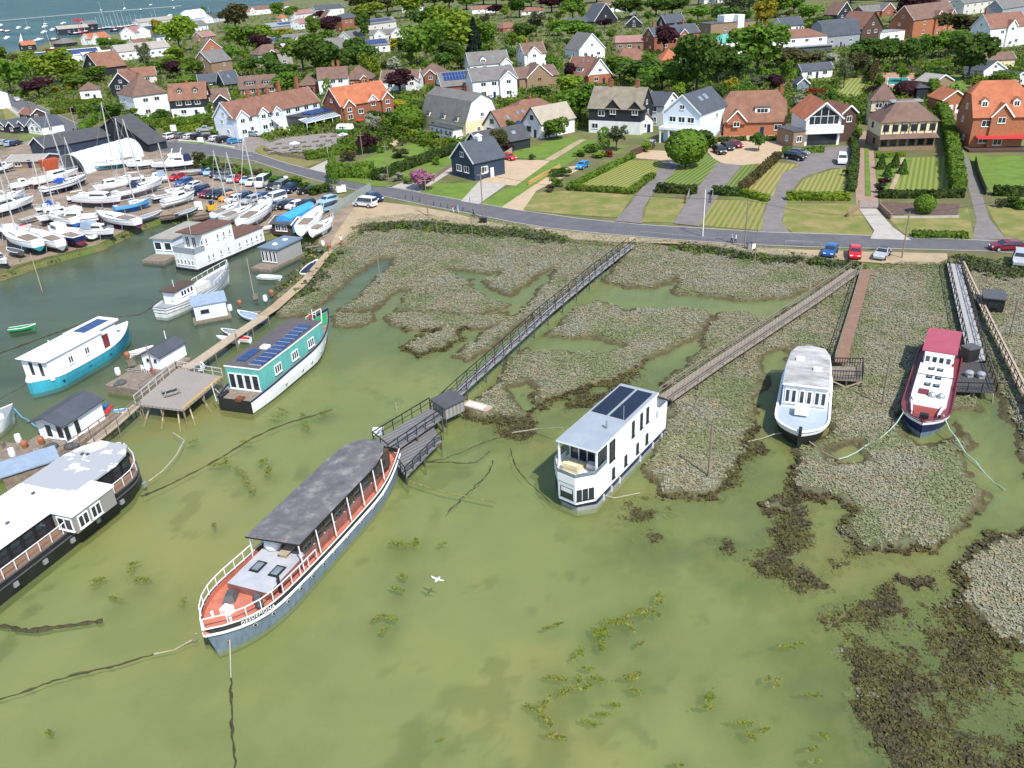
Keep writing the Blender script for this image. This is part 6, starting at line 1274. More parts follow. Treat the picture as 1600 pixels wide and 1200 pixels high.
wr = MB().prism([(2.2, -1.75), (2.2, 1.75), (8.0, 1.6), (8.0, -1.6)], 3.95, 4.2).build('wheelhouse_roof', T_WHT, o)
for i in range(4): MB().box(3.0+i*1.05, 3.95+i*1.05, -.9, .9, 4.21, 4.27).build('solar_panel', SOLAR, wr)
for x in (-1.0, 1.6): win(o, x, -2.08, 2.1, .75, .95, 0, WHITE2, 2)
for y in (-.9, .6): win(o, -4.22, y, 1.6, .8, 1.9, -math.pi/2, WHITE2, 1)
MB().box(4.6, 5.5, -1.84, -1.76, 1.4, 3.2).build('door', REDD, o)
MB().tube((-1, .6, 4), (-1, .6, 4.8), .08).build('flue', WHITE, o); port(o, hl, [], .5, 1)
for x in (-3, 1.2, 4.6): MB().tube((x, -2.35, .75), (x, -2.45, .75), .13, .13, 8).build('porthole', BLACK, o)
# ---- F: grey white houseboat seen bow on
a, b = mid((1240, 538), (1296, 545), 4.3), mid((1224, 601), (1296, 603), 4.3)
o, L = frame_pts(a, b, 'pale houseboat with worn white roof and glazed front seen bow on', 'houseboat', 'pale_houseboat', HB)
LM.append((o.location.copy(), 'pale bow on houseboat'))
F0 = L/2
hl = Hull(16.5, 5.0, 1.6, 1.6, 2.0, -.5, .75, 3.6, .05, .45, .3, .72, [(0, .84, 0), (.35, .93, 0), (.75, 1, 1), (1, 1, 1)], 26)
hl.shell(MB()).build('hull', [BLACK, WHITE2], o, (1.9, 0, 0)); hl.deck(MB(), .12, 0).build('deck', mat('pale_blue_deck', (.40,.46,.50), (.35,.41,.45), .7, .7), o, (1.9, 0, 0)); hl.rim(MB(), .22, .1).build('gunwale', WHITE2, o, (1.9, 0, 0))
rp = [(F0, -2.25), (F0, 2.25), (0, 2.25), (-F0+1.5, 2.0), (-F0, 1.5), (-F0-.5, 0), (-F0, -1.5), (-F0+1.5, -2.0), (0, -2.25)]
MB().prism([(x-.3 if x > 0 else x*.97, y*.95) for x, y in rp], 1.4, 4.1).build('cabin', WHITE, o)
rf = MB().prism(rp, 4.1, 4.24, 0, 1, [(x*.98, y*.94) for x, y in rp]).build('roof', [WHITE2, mat('weathered_white_roof', (.52,.50,.48), (.27,.25,.245), 1.1, .9, stretch=(1, .35, 1), detail=9)], o)
for x, y in ((-1.2, -.9), (.9, .9)): MB().box(x-.25, x+.25, y-.4, y+.4, 4.24, 4.5).build('skylight', WHITE2, rf)
for y in (-1.65, -1.05, -.28, .42, 1.15, 1.75): win(o, F0-.28, y, 2.05, .52, 1.5, math.pi/2, WHITE2, 1)
MB().box(F0+.5, F0+1.9, -.75, .55, 1.9, 2.45).build('deck_box', WHITE2, o)
MB().box(9.6, 10.3, -.15, .15, .4, 2.3).build('stem_post', BLACK, o)
for x in (-3, -1, 1, 3): win(o, x, 2.17, 2.2, .8, .9, math.pi, WHITE2)
# ---- G: dutch barge, maroon white and navy
a, b = mid((1453, 516), (1497, 518), 4.0), mid((1412, 640), (1478, 640), 1.6)
o, L = frame_pts(a, b, 'dutch barge with maroon wheelhouse roof, white cabin top and navy bow', 'houseboat', 'dutch_barge', HB, dx=0, dy=.1)
LM.append((o.location.copy(), 'maroon topped dutch barge'))
hl = Hull(21.8, 4.5, 1.75, 1.45, 2.2, -.5, .6, 3.2, .03, .45, .22, .78, [(0, .84, 2), (.22, .9, 2), (.42, .95, 0), (.78, 1, 1), (1, 1, 1)], 28)
CX = .2
hl.shell(MB()).build('hull', [NAVY, WHITE2, BOATB], o, (CX, 0, 0)); hl.deck(MB(), .25, 0, 1).build('deck', [REDD, REDD], o, (CX, 0, 0)); hl.rim(MB(), .12, .1).build('gunwale', REDD, o, (CX, 0, 0))
MB().prism([(-2.2, -1.75), (-2.2, 1.75), (6.2, 1.75), (7.2, 1.4), (7.2, -1.4), (6.2, -1.75)], 1.2, 2.2, 0, 0, [(-2.2, -1.6), (-2.2, 1.6), (6.1, 1.6), (7.0, 1.3), (7.0, -1.3), (6.1, -1.6)]).build('cabin_top', WHITE2, o)
for x in (-.9, 1.2, 3.1):
    for y in (-.42, .42):
        q = MB(); slope_quad(q, (x-.35, y-.3, 2.22), (x+.35, y-.3, 2.22), [(x+.35, y+.3, 2.3), (x-.35, y+.3, 2.3)] if y < 0 else [(x+.35, y+.3, 2.26), (x-.35, y+.3, 2.26)], .05); so_ = q.build('skylight', BLACK, o); MB().box(x-.24, x+.24, y-.18, y+.18, 2.33, 2.36).build('pane', GLASSL, so_)
MB().box(4.4, 5.5, -1.05, -.1, 2.2, 2.32).build('companion_hatch', REDD, o)
for y in (.25, 1.05): MB().ball((5.6, y, 2.3), .42, 0, 10, 6).build('lounge_chair', GREYM, o)
MB().prism([(7.2, -1.3), (7.2, 1.3), (9.2, .9), (9.2, -.9)], 1.5, 1.75).build('well_deck', mat('brick_red_deck', (.30,.06,.05), (.24,.05,.04), 1.5, .7), o)
for sd in (1, -1): MB().bar((7.0, sd*1.45, 1.9), (9.4, sd*1.15, 2.0), .12, .5).build('bulwark', WHITE2, o)
MB().box(-9.0, -2.2, -1.35, 1.35, 1.2, 3.4).build('wheelhouse', WHITE, o)
MB().box(-9.2, -2.6, -1.7, 1.7, 3.4, 3.55, 0, 0).build('wheelhouse_roof', mat('maroon_roof', (.38,.085,.12), (.33,.07,.10), .8, .7), o)
for y in (-1, -.33, .33, 1): win(o, -2.18, y, 2.35, .6, .85, math.pi/2, WHITE2, 1)
for x in (-8, -6.5, -5, -3.5): win(o, x, 1.37, 2.3, 1.0, .8, math.pi, WHITE2); win(o, x, -1.37, 2.3, 1.0, .8, 0, WHITE2)
MB().tube((2.2, -2.0, 1.4), (2.2, -2.0, 4.2), .04).bar((2.2, -2, 2.9), (2.2, 1.9, 2.9), .07).build('mast_frame', BLACK, o)
MB().box(10.0, 10.5, -.4, .4, 1.9, 2.5).build('windlass', BLACK, o)
for y in (-1.3, 1.3): MB().tube((9.6, y, 1.8), (9.6, y, 2.3), .12).build('bollard', BLACK, o)
MB().bar((-9.8, -1.2, 1.8), (-9.8, -1.2, 3.3), .05).bar((-9.8, 1.2, 1.8), (-9.8, 1.2, 3.3), .05).bar((-9.8, -1.2, 3.3), (-9.8, 1.2, 3.3), .05).build('stern_frame', BLACK, o)
# ---- H: white motor vessel
a, b = mid((243, 470), (262, 490), 1.4), mid((352, 412), (356, 416), 2.6)
o, L = frame_pts(a, b, 'old white motor vessel with dark stripes and small wheelhouse', 'motor vessel', 'motor_vessel', HB)
LM.append((o.location.copy(), 'striped white motor vessel'))
hl = Hull(L+1, 4.3, 1.5, 1.35, 2.8, -.4, .55, 2.0, .05, .5, .3, .55, [(0, .8, 0), (.3, .9, 0), (.52, .95, 1), (.57, .955, 0), (.76, .98, 1), (.82, .99, 0), (.95, 1, 1), (1, 1, 1)], 26)
hl.shell(MB()).build('hull', [WHITE, NAVY], o); hl.deck(MB(), .3, 0, 1).build('deck', [GREYM, WHITE], o)
MB().box(-5.6, -1.4, -1.1, 1.1, 1.1, 3.0).build('wheelhouse', WHITE2, o); MB().box(-6.0, -1.2, -1.3, 1.3, 3.0, 3.14).build('wheelhouse_roof', DKBRN, o)
MB().box(-1.4, 2.2, -.9, .9, 1.1, 2.0).build('cabin_top', PALE, o)
for x in (-4.2, -3.6, -2.9, -2.2): win(o, x, -1.12, 1.9, .4, .7, 0, WHITE2, 1)
MB().tube((-5.65, -.5, 1.9), (-5.72, -.5, 1.9), .32, .32, 12).build('lifebuoy', WHITE, o); hl.rails(o, WHITE, .6, .98, .7, 6, .1, (1, -1)); MB().tube((-4, .3, 3.1), (-4, .3, 4.2), .05).build('mast', WHITE, o)
# ---- I: two deck white houseboat with brown roof
a, b = mid((335, 338), (375, 345), 6.0), mid((283, 360), (323, 362), 6.0)
o, L = frame_pts(a, b, 'large white two deck houseboat with rusty brown roofs and grey balcony', 'houseboat', 'two_deck_houseboat', HB, dx=.9, dy=-.6)
LM.append((o.location.copy(), 'two deck houseboat with brown roof'))
ww = 2.3; BR = mat('rusty_roof', (.17,.085,.06), (.11,.06,.045), 1, .85)
MB().box(-10.9, L/2+1.8, -ww-.1, ww+.1, -.4, .45).build('pontoon', BLACK, o); MB().box(-10.8, L/2+1.6, -ww, ww, .45, 2.9).build('lower_deck', WHITE, o)
MB().box(-11, -L/2, -ww-.15, ww+.15, 2.9, 3.05).build('lower_roof', BR, o); MB().box(-L/2, L/2-.8, -ww+.05, ww-.05, 2.9, 5.75).build('upper_deck', WHITE, o)
MB().box(-L/2-.4, L/2+.2, -ww-.2, ww+.2, 5.75, 5.9).build('upper_roof', BR, o)
bl = MB(); bl.box(L/2-.8, L/2+1.6, -ww, -ww+.08, 2.9, 3.9).box(L/2-.8, L/2+1.6, ww-.08, ww, 2.9, 3.9).box(L/2+1.5, L/2+1.6, -ww, ww, 2.9, 3.9); bl.build('balcony', GREYB, o)
for x in (-3, -1.6, -.2, 2.4, 3.4) : win(o, x, ww+.0, 3.9, .42, .9, math.pi, WHITE, 1)
for x in (-10, -8.9, -7.6, -6.4, -4.6, -2, -.2, 1.6, 2.6): win(o, x, ww+.03, 1.2, .4, .85, math.pi, WHITE, 1)
for y in (-1.6, -.8, 0, .8, 1.6): win(o, L/2+1.62, y, 1.0, .5, 1.0, math.pi/2, WHITE, 1)
for y in (-1.2, .2): win(o, L/2-.78, y, 3.1, .9, 1.9, math.pi/2, WHITE, 2)
MB().tube((L/2+.4, 1.2, 5.9), (L/2+.2, 1.2, 9.2), .05).build('flagpole', ALU, o)
# ---- J: caravan like pale houseboat
a, b = mid((290, 350), (325, 342), 3.4), mid((240, 368), (262, 377), 3.4)
o, L = frame_pts(a, b, 'low pale grey houseboat like a long caravan with wooden front deck', 'houseboat', 'caravan_houseboat', HB)
MB().box(-L/2, L/2+3.2, -2.3, 2.3, -.3, .45).build('pontoon', WOODN, o); MB().box(-L/2, L/2-.4, -2.1, 2.1, .45, 3.2).build('cabin', PALEB, o); MB().box(-L/2, L/2, -2.4, 2.4, 3.2, 3.35).build('roof', T_ASB, o)
for y in (-1.2, .8): win(o, L/2-.38, y, 1.2, 1.4, 1.4, math.pi/2)
# ---- K: grey timber houseboat
a, b = mid((400, 406), (430, 412), .4), mid((440, 388), (470, 392), .4)
o, L = frame_pts(mid((405, 384), (432, 388), 3.2), mid((440, 368), (472, 370), 3.2), 'small grey timber houseboat with flat blue grey roof and two domes', 'houseboat', 'timber_houseboat', HB)
MB().box(-L/2-2.8, L/2+.4, -1.9, 1.9, -.3, .4).build('pontoon', WOODN, o); MB().box(-L/2, L/2, -1.7, 1.7, .4, 2.9).build('cabin', stripes('silver_boards', (.27,.26,.25), (.36,.34,.32), .3, 0, .8, noise=.3), o)
rf = MB().box(-L/2-.3, L/2+.3, -2.0, 2.0, 2.9, 3.1).build('roof', mat('blue_grey_roof', (.16,.22,.28), (.13,.18,.23), .8, .6), o)
for x in (-1.2, 1.4): MB().ball((x, .1, 3.1), .45, 0, 10, 6, .5).build('roof_dome', WHITE2, rf)
for y in (-1.1, -.3, .5, 1.3): win(o, -L/2-.03, y, .7, .55, 1.9, -math.pi/2, WHITE, 1)
# ---- L: small white cabin float
o, L = frame_pts(mid((300, 462), (322, 470), 3.0), mid((325, 457), (349, 466), 3.0), 'small pale blue box cabin on float beside the motor vessel', 'houseboat', 'box_cabin_boat', HB)
o.scale = (.85, .85, .9); MB().box(-3.0, 3.0, -2.2, 2.2, -.2, .45).build('float', WOODN, o); MB().box(-2.5, 2.5, -1.9, 1.9, .45, 2.8).build('cabin', PALEB, o)
q = MB(); slope_quad(q, (-2.8, -2.1, 2.75), (2.8, -2.1, 2.75), [(2.8, 2.1, 3.15), (-2.8, 2.1, 3.15)]); q.build('roof', GCANVAS, o); win(o, -.9, -1.93, 1.5, 1.3, .5, 0, BLACK)
# ---- M: white cabin houseboat with dark gabled roof
a, b = mid((52, 652), (90, 656), 3.6), mid((115, 610), (152, 618), 3.6)
o, L = frame_pts(a, b, 'white cabin houseboat with charcoal gabled roof beside red and blue kayaks', 'houseboat', 'gabled_houseboat', HB)
LM.append((o.location.copy(), 'gabled roof houseboat'))
MB().box(-L/2-4.5, L/2+1.2, -2.9, 2.9, -.2, .8).build('pontoon', WOODN, o)
c = MB().box(-L/2+.4, L/2-.2, -1.9, 1.9, .8, 3.0); c.add([(-L/2+.4, -1.9, 3.0), (-L/2+.4, 1.9, 3.0), (-L/2+.4, 0, 3.7)], [(0, 1, 2)]); c.add([(L/2-.2, -1.9, 3.0), (L/2-.2, 1.9, 3.0), (L/2-.2, 0, 3.7)], [(2, 1, 0)]); c.build('cabin', WHITE2, o)
q = MB()
for sg in (-1, 1): slope_quad(q, (-L/2-.4, sg*2.2, 2.9), (L/2+.1, sg*2.2, 2.9), [(L/2+.1, 0, 3.72), (-L/2-.4, 0, 3.72)])
q.build('roof', T_SLT, o)
for y in (-.9, .5): win(o, -L/2+.38, y, 1.1, .9, 1.6, -math.pi/2, WHITE2, 1)
for x in (-2.6, -1.2): win(o, x, -1.92, 1.0, .8, 1.8, 0, WHITE2, 1)
for sd in (-1,):
    r_ = MB(); r_.bar((-L/2-4, sd*2.8, 1.7), (L/2+1, sd*2.8, 1.7), .07)
    for i in range(8): x = -L/2-4+(L+5)*i/7; r_.bar((x, sd*2.8, .8), (x, sd*2.8, 1.7), .07)
    r_.build('guard_rail', WOODN, o)
# ---- N: wooden platform boat with small white cabin
a, b = mid((238, 545), (262, 572), 2.6), mid((270, 540), (285, 560), 2.6)
o, L = frame_pts(mid((180, 595), (215, 612), .8), mid((262, 548), (285, 566), .8), 'ramshackle wooden barge with small white cabin and deck clutter', 'houseboat', 'wooden_platform_boat', HB)
MB().box(-L/2-.6, L/2, -2.6, 2.6, -.2, .9).build('platform', WOODN, o)
c = MB().box(.4, 4.8, -1.4, 1.4, .9, 2.6); c.add([(.4, -1.4, 2.6), (.4, 1.4, 2.6), (.4, 0, 3.2)], [(0, 1, 2)]); c.build('cabin', WHITE2, o)
q = MB()
for sg in (-1, 1): slope_quad(q, (.1, sg*1.6, 2.5), (5.0, sg*1.6, 2.5), [(5.0, 0, 3.2), (.1, 0, 3.2)])
q.build('roof', T_SLT, o)
for y in (-.6, .5): win(o, .38, y, 1.9, .3, .3, -math.pi/2, BLACK, 1)
for k in range(3):
    ch_ = MB().box(-.2, .2, -.2, .2, .4, .46).box(-.2, -.16, -.2, .2, .46, .9); [ch_.box(x, x+.04, y, y+.04, 0, .4) for x in (-.2, .16) for y in (-.2, .16)]
    t_ = tag(ch_.build('deck_chair', CLOTHR if k == 0 else WHITE2, None, o.matrix_basis@Vector((-.9+.2*k, -1.2+.9*k, .9)), o.rotation_euler.z), ('red plastic chair on the wooden platform boat', 'white plastic chair nearest the red chair', 'white plastic chair beside the white cabin wall')[k], 'chair', 'plastic chairs on the platform boat')
for x in (-3.6, -1.6): MB().box(x, x+.12, -2.75, -2.6, -.6, .9).build('side_fender', WOODP, o)
b_ = MB(); 
for x in (-L/2-.5, -L/4, 0): b_.bar((x, -2.55, .9), (x, -2.55, 1.7), .08)
b_.bar((-L/2-.5, -2.55, 1.65), (0, -2.55, 1.65), .08); b_.build('guard_rail', WOODN, o)
# ---- left edge white yacht bow
o, L = frame_of((-70, 680), (22, 636), 1.4, 'white yacht whose bow enters at the left edge', 'yacht', 'yacht', None)
hl = Hull(L, 3.4, 1.2, 1.2, 1.9, -.4, .6, 1.8, .08, .5); hl.shell(MB()).build('hull', WHITE, o); hl.deck(MB(), .08, 0).build('deck', GREYM, o); MB().box(-2, 1.5, -.9, .9, 1.1, 1.7).build('cabin', WHITE2, o)
# ---------------- jetties and walkways ----------------
def walkway(name, label, pts, w, m, rail=None, rh=1.0, step=2.2, sides=(1, -1), brace=True, legs=True, legm=None, cat='jetty', mid_rail=True, group=None):
    """pts: list of (px, py, z)"""
    P = [G(a, b, z) for a, b, z in pts]; c = P[0].copy(); c.z = 0
    o = thing(name, label, cat, c, 0, group); P = [p-c for p in P]
    dk = MB(); N = []
    for i, p in enumerate(P):
        d = (P[min(i+1, len(P)-1)]-P[max(i-1, 0)]); d.z = 0; d.normalize(); N.append(Vector((-d.y, d.x, 0)))
    for i in range(len(P)-1):
        a, b = P[i], P[i+1]; na, nb = N[i]*w/2, N[i+1]*w/2; t = Vector((0, 0, .12))
        dk.add([a-na, b-nb, b+nb, a+na, a-na-t, b-nb-t, b+nb-t, a+na-t], [(0, 1, 2, 3), (7, 6, 5, 4), (0, 4, 5, 1), (3, 2, 6, 7), (0, 3, 7, 4), (1, 5, 6, 2)])
    dm = dk.build('deck', m, o)
    S_ = []; 
    for i in range(len(P)-1):
        L = (P[i+1]-P[i]).length; n = max(1, round(L/step))
        for k in range(n): S_.append((P[i].lerp(P[i+1], k/n), N[i].lerp(N[i+1], k/n)))
    S_.append((P[-1], N[-1]))
    if legs:
        lm = MB().tube((0, 0, 0), (0, 0, 1), .08, .08, 6).mesh('leg', legm or WOODD)
        for p, n in S_[::2][:48]:
            for sd in (1, -1): link('leg', lm, o, p+n*sd*w*.45+Vector((0, 0, -p.z-.9)), 0, (1, 1, p.z+.85))
    if rail:
        for sd in sides:
            r = MB(); top = [p+n*sd*w*.48+Vector((0, 0, rh)) for p, n in S_]; r.path(top, .08)
            if mid_rail: r.path([q-Vector((0, 0, rh*.45)) for q in top], .05)
            for k, q in enumerate(top):
                r.bar(q, q-Vector((0, 0, rh+.1)), .08)
                if brace and k < len(top)-1: r.bar(q if k % 2 else q-Vector((0, 0, rh)), top[k+1]-Vector((0, 0, rh if k % 2 else 0)), .05)
            r.build('handrail', rail, o)
    LM.append((c+P[len(P)//2], label.split(' from ')[0].split(' leading')[0].split(' running')[0])) if cat == 'jetty' else None
    return o, P, N
def platform(name, label, corners, z, m, legm=None, edge=None, cat='platform', th=.18, legs=6, depth=1.1):
    P = [G(a, b, z) for a, b in corners]; c = sum(P, Vector())/len(P); c.z = 0; o = thing(name, label, cat, c, 0)
    q = [(p.x-c.x, p.y-c.y) for p in P]; MB().prism(q, z-th, z).build('deck', m, o)
    lm = MB().tube((0, 0, -depth), (0, 0, z-th), .1, .1, 6).mesh('leg', legm or WOODD); k = len(q)
    for i in range(k):
        for f in (0, .5): p = (q[i][0]*(1-f)+q[(i+1) % k][0]*f, q[i][1]*(1-f)+q[(i+1) % k][1]*f); link('leg', lm, o, (p[0]*.96, p[1]*.96, 0))
    return o, q
def fence_on(o, q, segs, z, h, m, pick=.0, name='railing', step=1.4):
    for i, j in segs:
        r = MB(); a = Vector((*q[i], z)); b = Vector((*q[j], z)); up = Vector((0, 0, h)); r.bar(a+up, b+up, .09); r.bar(a+up*.5, b+up*.5, .05)
        n = max(1, round((b-a).length/(pick or step)))
        for k in range(n+1): p = a.lerp(b, k/n); r.bar(p, p+up, .05 if pick else .08)
        r.build(name, m, o)
PD = stripes('silver_planks', (.31,.295,.28), (.2,.19,.185), .35, .8, .85, noise=.4)
PB = stripes('brown_planks', (.30,.25,.20), (.22,.18,.14), .35, .3, .85, noise=.4)
walkway('black_railed_jetty', 'long black railed walkway crossing the marsh to the grey barge', [(987, 382, 1.3), (925, 430, 1.35), (850, 492, 1.4), (780, 555, 1.4), (722, 607, 1.4), (682, 645, 1.4)], 1.25, PD, BLACK, 1.05, 2.4)
PDD = stripes('dark_planks', (.22,.21,.205), (.12,.115,.115), .45, .8, .85, noise=.5)
o, q = platform('landing_stage', 'weathered grey plank landing stage tilted beside black railed walkway', [(612, 716), (668, 652), (690, 688), (634, 745)], 1.0, PDD)
fence_on(o, q, [(2, 3), (3, 0)], 1.0, 1.0, BLACK)
o, q = platform('upper_landing', 'black railed upper landing between the walkway and barge stern', [(584, 690), (672, 636), (692, 652), (608, 710)], 1.7, PDD)
fence_on(o, q, [(0, 1), (3, 0)], 1.7, 1.1, BLACK); fence_on(o, q, [(2, 3)], 1.7, 1.1, BLACK)
tag(MB().box(-.5, .5, -.25, .25, 0, .55).box(-.54, .54, -.29, .29, .55, .62).build('storage_box', WHITE2, None, G(592, 678, 1.6)), 'small white storage box on the upper landing by the barge', 'box')
P = G(703, 657, 0); o = thing('jetty_hut', 'low black roofed plank hut on legs beside black railed walkway', 'hut', P, .75)
MB().box(-1.3, 1.3, -1, 1, 1.0, 2.4).build('wall', PD, o); q = MB(); slope_quad(q, (-1.5, -1.2, 2.35), (1.5, -1.2, 2.35), [(1.5, 1.2, 2.6), (-1.5, 1.2, 2.6)]); q.build('roof', T_FLT, o)
for x in (-1.2, 1.2):
    for y in (-.9, .9): MB().tube((x, y, -.9), (x, y, 1.0), .09).build('leg', WOODD, o)
walkway('wooden_railed_jetty', 'long brown wooden railed walkway running to the white two storey houseboat', [(1338, 421, 1.2), (1280, 462, 1.3), (1200, 515, 1.4), (1120, 567, 1.4), (1040, 622, 1.4)], 1.7, PB, WOODN, .95, 2.6, brace=False)
walkway('rust_brown_jetty', 'narrow rust brown boardwalk leading to the pale bow on houseboat', [(1354, 421, 1.1), (1338, 480, 1.2), (1322, 535, 1.3), (1313, 566, 1.3)], 1.3, RUST, WOODN, .9, 2.2, sides=(-1,), brace=False)
o, q = platform('picket_platform', 'black picket railed platform beside the pale houseboat', [(1299, 572), (1347, 573), (1347, 594), (1299, 592)], 1.3, WOODN)
fence_on(o, q, [(0, 1), (2, 3), (1, 2)], 1.3, 1.0, BLACK, .28); br = MB(); br.bar((*q[3], -.3), (*q[2], 1.1), .1).bar((*q[2], -.3), (*q[3], 1.1), .1); br.build('cross_brace', WOODP, o)
walkway('silver_boardwalk', 'wide silver grey boardwalk with black rail leading to the dutch barge', [(1490, 412, 1.1), (1504, 470, 1.2), (1519, 530, 1.2), (1527, 566, 1.2)], 1.7, stripes('silver_boards_wide', (.44,.43,.41), (.33,.32,.31), .5, 1.35, .85, noise=.4), BLACK, 1.0, 2.2)
o, q = platform('tarred_platform', 'black tarred deck platform beside the maroon dutch barge', [(1503, 566), (1540, 564), (1556, 612), (1489, 610)], 1.2, stripes('tarred_boards', (.05,.048,.048), (.085,.08,.078), .3, .2, .8, noise=.3))
fence_on(o, q, [(1, 2), (2, 3)], 1.2, .95, BLACK); br = MB(); br.bar((*q[3], -.5), (q[3][0]*.3, q[3][1], 1.0), .09); br.build('brace', WOODP, o); br = MB(); br.bar((*q[2], -.5), (q[2][0]*.3, q[2][1], 1.0), .09); br.build('brace', WOODP, o)
for k, (a, b) in enumerate(((1514, 588), (1532, 590))):
    ch_ = MB().ball((0, 0, .45), .45, 0, 10, 6, .6).box(-.3, .3, -.3, .3, 0, .3); tag(ch_.build('garden_chair', GREYM, None, G(a, b, 1.2)), 'round grey garden chair on tarred platform, %s of the two' % ('left', 'right')[k], 'chair', 'chairs on the tarred platform')
o = thing('black_locker', 'tall black locker at the boardwalk end by dutch barge', 'locker', G(1513, 562, 1.2), .3); MB().box(-.75, .75, -.6, .6, 0, 1.5).build('body', BLACK, o); MB().box(-.85, .85, -.7, .7, 1.5, 1.62).build('lid', DGREY, o)
walkway('plank_jetty', 'narrow plank walkway with black slatted side at the right edge', [(1503, 408, 1.2), (1525, 455, 1.3), (1552, 510, 1.3), (1580, 565, 1.3), (1606, 618, 1.3), (1650, 720, 1.3)], .75, WOODP, BLACK, .7, 1.5, sides=(-1,), brace=False)
o = thing('black_cabin', 'small black cabin on stilts beside the narrow plank walkway', 'cabin', G(1548, 486, 0), -.45); MB().box(-1.2, 1.2, -1.5, 1.5, .6, 2.2).build('wall', BLACK, o); MB().box(-1.35, 1.35, -1.7, 1.7, 2.2, 2.35).build('roof', DGREY, o); window(o, 0, -1.53, 1.1, 0, 1.2, .7, BLACK)
for x in (-1, 1):
    for y in (-1.3, 1.3): MB().tube((x, y, -.5), (x, y, .6), .08).build('leg', WOODD, o)
walkway('path_jetty', 'pale boarded walkway from the shore path to the timber deck', [(412, 494, 1.1), (360, 528, 1.3), (312, 562, 1.5), (282, 580, 1.6)], 1.5, WOODP, None, legm=WOODN)
walkway('gangway', 'pale plank gangway from the timber deck towards the gabled houseboat', [(214, 632, 1.5), (178, 664, 1.4), (142, 692, 1.3)], 1.0, WOODP, WOODN, 1.0, 2.0, sides=(1,), brace=False, legm=WOODN, cat='gangway')
o, q = platform('timber_deck', 'broad grey timber deck on raking piles with a table and bench', [(212, 631), (286, 640), (348, 588), (276, 576)], 1.7, WOODG, WOODN, th=.25)
fence_on(o, q, [(3, 0), (2, 3)], 1.7, 1.0, ALU); 
for i, j in ((0, 1), (1, 2)):
    for f in (.15, .5, .85):
        p = Vector((*q[i], 0)).lerp(Vector((*q[j], 0)), f); MB().bar((p.x*.8, p.y*.8, 1.5), (p.x*1.12, p.y*1.12, -.8), .13).build('raking_pile', WOODP, o)
a_, b_ = Vector((*q[1], 1.73)), Vector((*q[2], 1.73)); MB().bar(a_*.93+Vector((0, 0, .12)), b_*.93+Vector((0, 0, .12)), .35, .06).build('yellow_edge_board', WOODY, o)
def bench_table(loc, rz, label, m=WOODG, group='picnic tables outside the pub', z=0):
    global _PT
    if '_PT' not in globals():
        a = MB().box(-.9, .9, -.38, .38, .7, .76); s1 = MB().box(-.9, .9, -.8, -.52, .42, .47); lg = MB()
        for x in (-.65, .65): lg.bar((x, -.7, .0), (x, -.25, .72), .07).bar((x, .7, 0), (x, .25, .72), .07).bar((x, -.72, .4), (x, .72, .4), .07)
        _PT = (a.mesh('top', m), s1.mesh('seat', m), lg.mesh('leg_frame', m))
    o = thing('picnic_table', label, 'picnic table', loc, rz, group)
    link('top', _PT[0], o); link('seat', _PT[1], o); link('seat', _PT[1], o, (0, 0, 0), math.pi); link('leg_frame', _PT[2], o); return o
bench_table(G(268, 616, 1.7), .6, 'grey picnic table on the broad timber deck', group=None)
# ---------------- poles, lamps, wires, posts ----------------
def pole(name, label, base, top, r=.11, m=None, z=LZ, cat='pole', arm=True, group=None):
    p = G(*base, z); s = scale_at(p); h = (base[1]-top[1])/(s*.95); o = thing(name, label, cat, p, 0, group)
    MB().tube((0, 0, -.6), (0, 0, h), r, r*.75, 8).build('pole', m or WOODN, o)
    if arm == 'lamp': MB().bar((0, 0, h), (.9, -.3, h+.15), .09).box(.5, 1.1, -.45, -.15, h+.05, h+.2).build('lamp_head', GREYM, o)
    elif arm: MB().box(-.75, .75, -.06, .06, h-.55, h-.42).build('crossarm', WOODN, o)
    return o, p+Vector((0, 0, h-.3))
tg = 'telegraph poles along the shore road'
_, t0 = pole('telegraph_pole', 'telegraph pole by road beside the sandy parking place', (669, 338), (663, 281), group=tg)
_, t1 = pole('telegraph_pole', 'telegraph pole by road right of the navy hut', (755, 342), (752, 273), group=tg)
_, t2 = pole('telegraph_pole', 'telegraph pole behind the road bins at marsh edge', (1163, 388), (1168, 313), group=tg)
_, t3 = pole('telegraph_pole', 'telegraph pole in front of flower bed beside silver car', (1409, 403), (1419, 333), group=tg)
pole('marsh_post', 'tall bare post at the marsh top left of the walkway', (738, 367), (734, 310), .09, z=.6, arm=False, cat='post')
pole('marsh_post', 'bare post standing in marsh below the sandy parking', (686, 393), (684, 345), .08, z=.3, arm=False, cat='post')
pole('marsh_post', 'post with fitting beside the upper left marsh creek', (595, 446), (589, 392), .1, z=.3, arm=False, cat='post')
pole('marsh_post', 'thin post at the marsh edge right of the road bins', (1179, 412), (1182, 356), .08, z=.5, arm=False, cat='post')
pole('mooring_post', 'tall grey double mooring post on marsh tip near white houseboat', (1107, 748), (1111, 653), .14, z=.1, arm=False, cat='post')
pole('mooring_post', 'leaning grey post between pale houseboat and dutch barge', (1378, 634), (1393, 552), .13, z=.3, arm=False, cat='post')
pole('mooring_post', 'grey post near the right edge beyond plank walkway', (1577, 527), (1587, 466), .12, z=.3, arm=False, cat='post')
pole('mooring_post', 'thin pole with dark base in left channel near the bank', (66, 454), (57, 396), .07, z=0, arm=False, cat='post', m=WOODP)
pole('mooring_post', 'short stake on the marsh between two walkways', (1263, 470), (1270, 440), .08, z=.3, arm=False, cat='post', m=WOODP)
pole('mooring_post', 'slim mast like post in water beyond motor vessel', (397, 462), (389, 404), .06, z=0, arm=False, cat='post', m=WOODP)
pole('mooring_post', 'dark post beside the pale boarded walkway', (372, 541), (366, 520), .13, z=0, arm=False, cat='post')
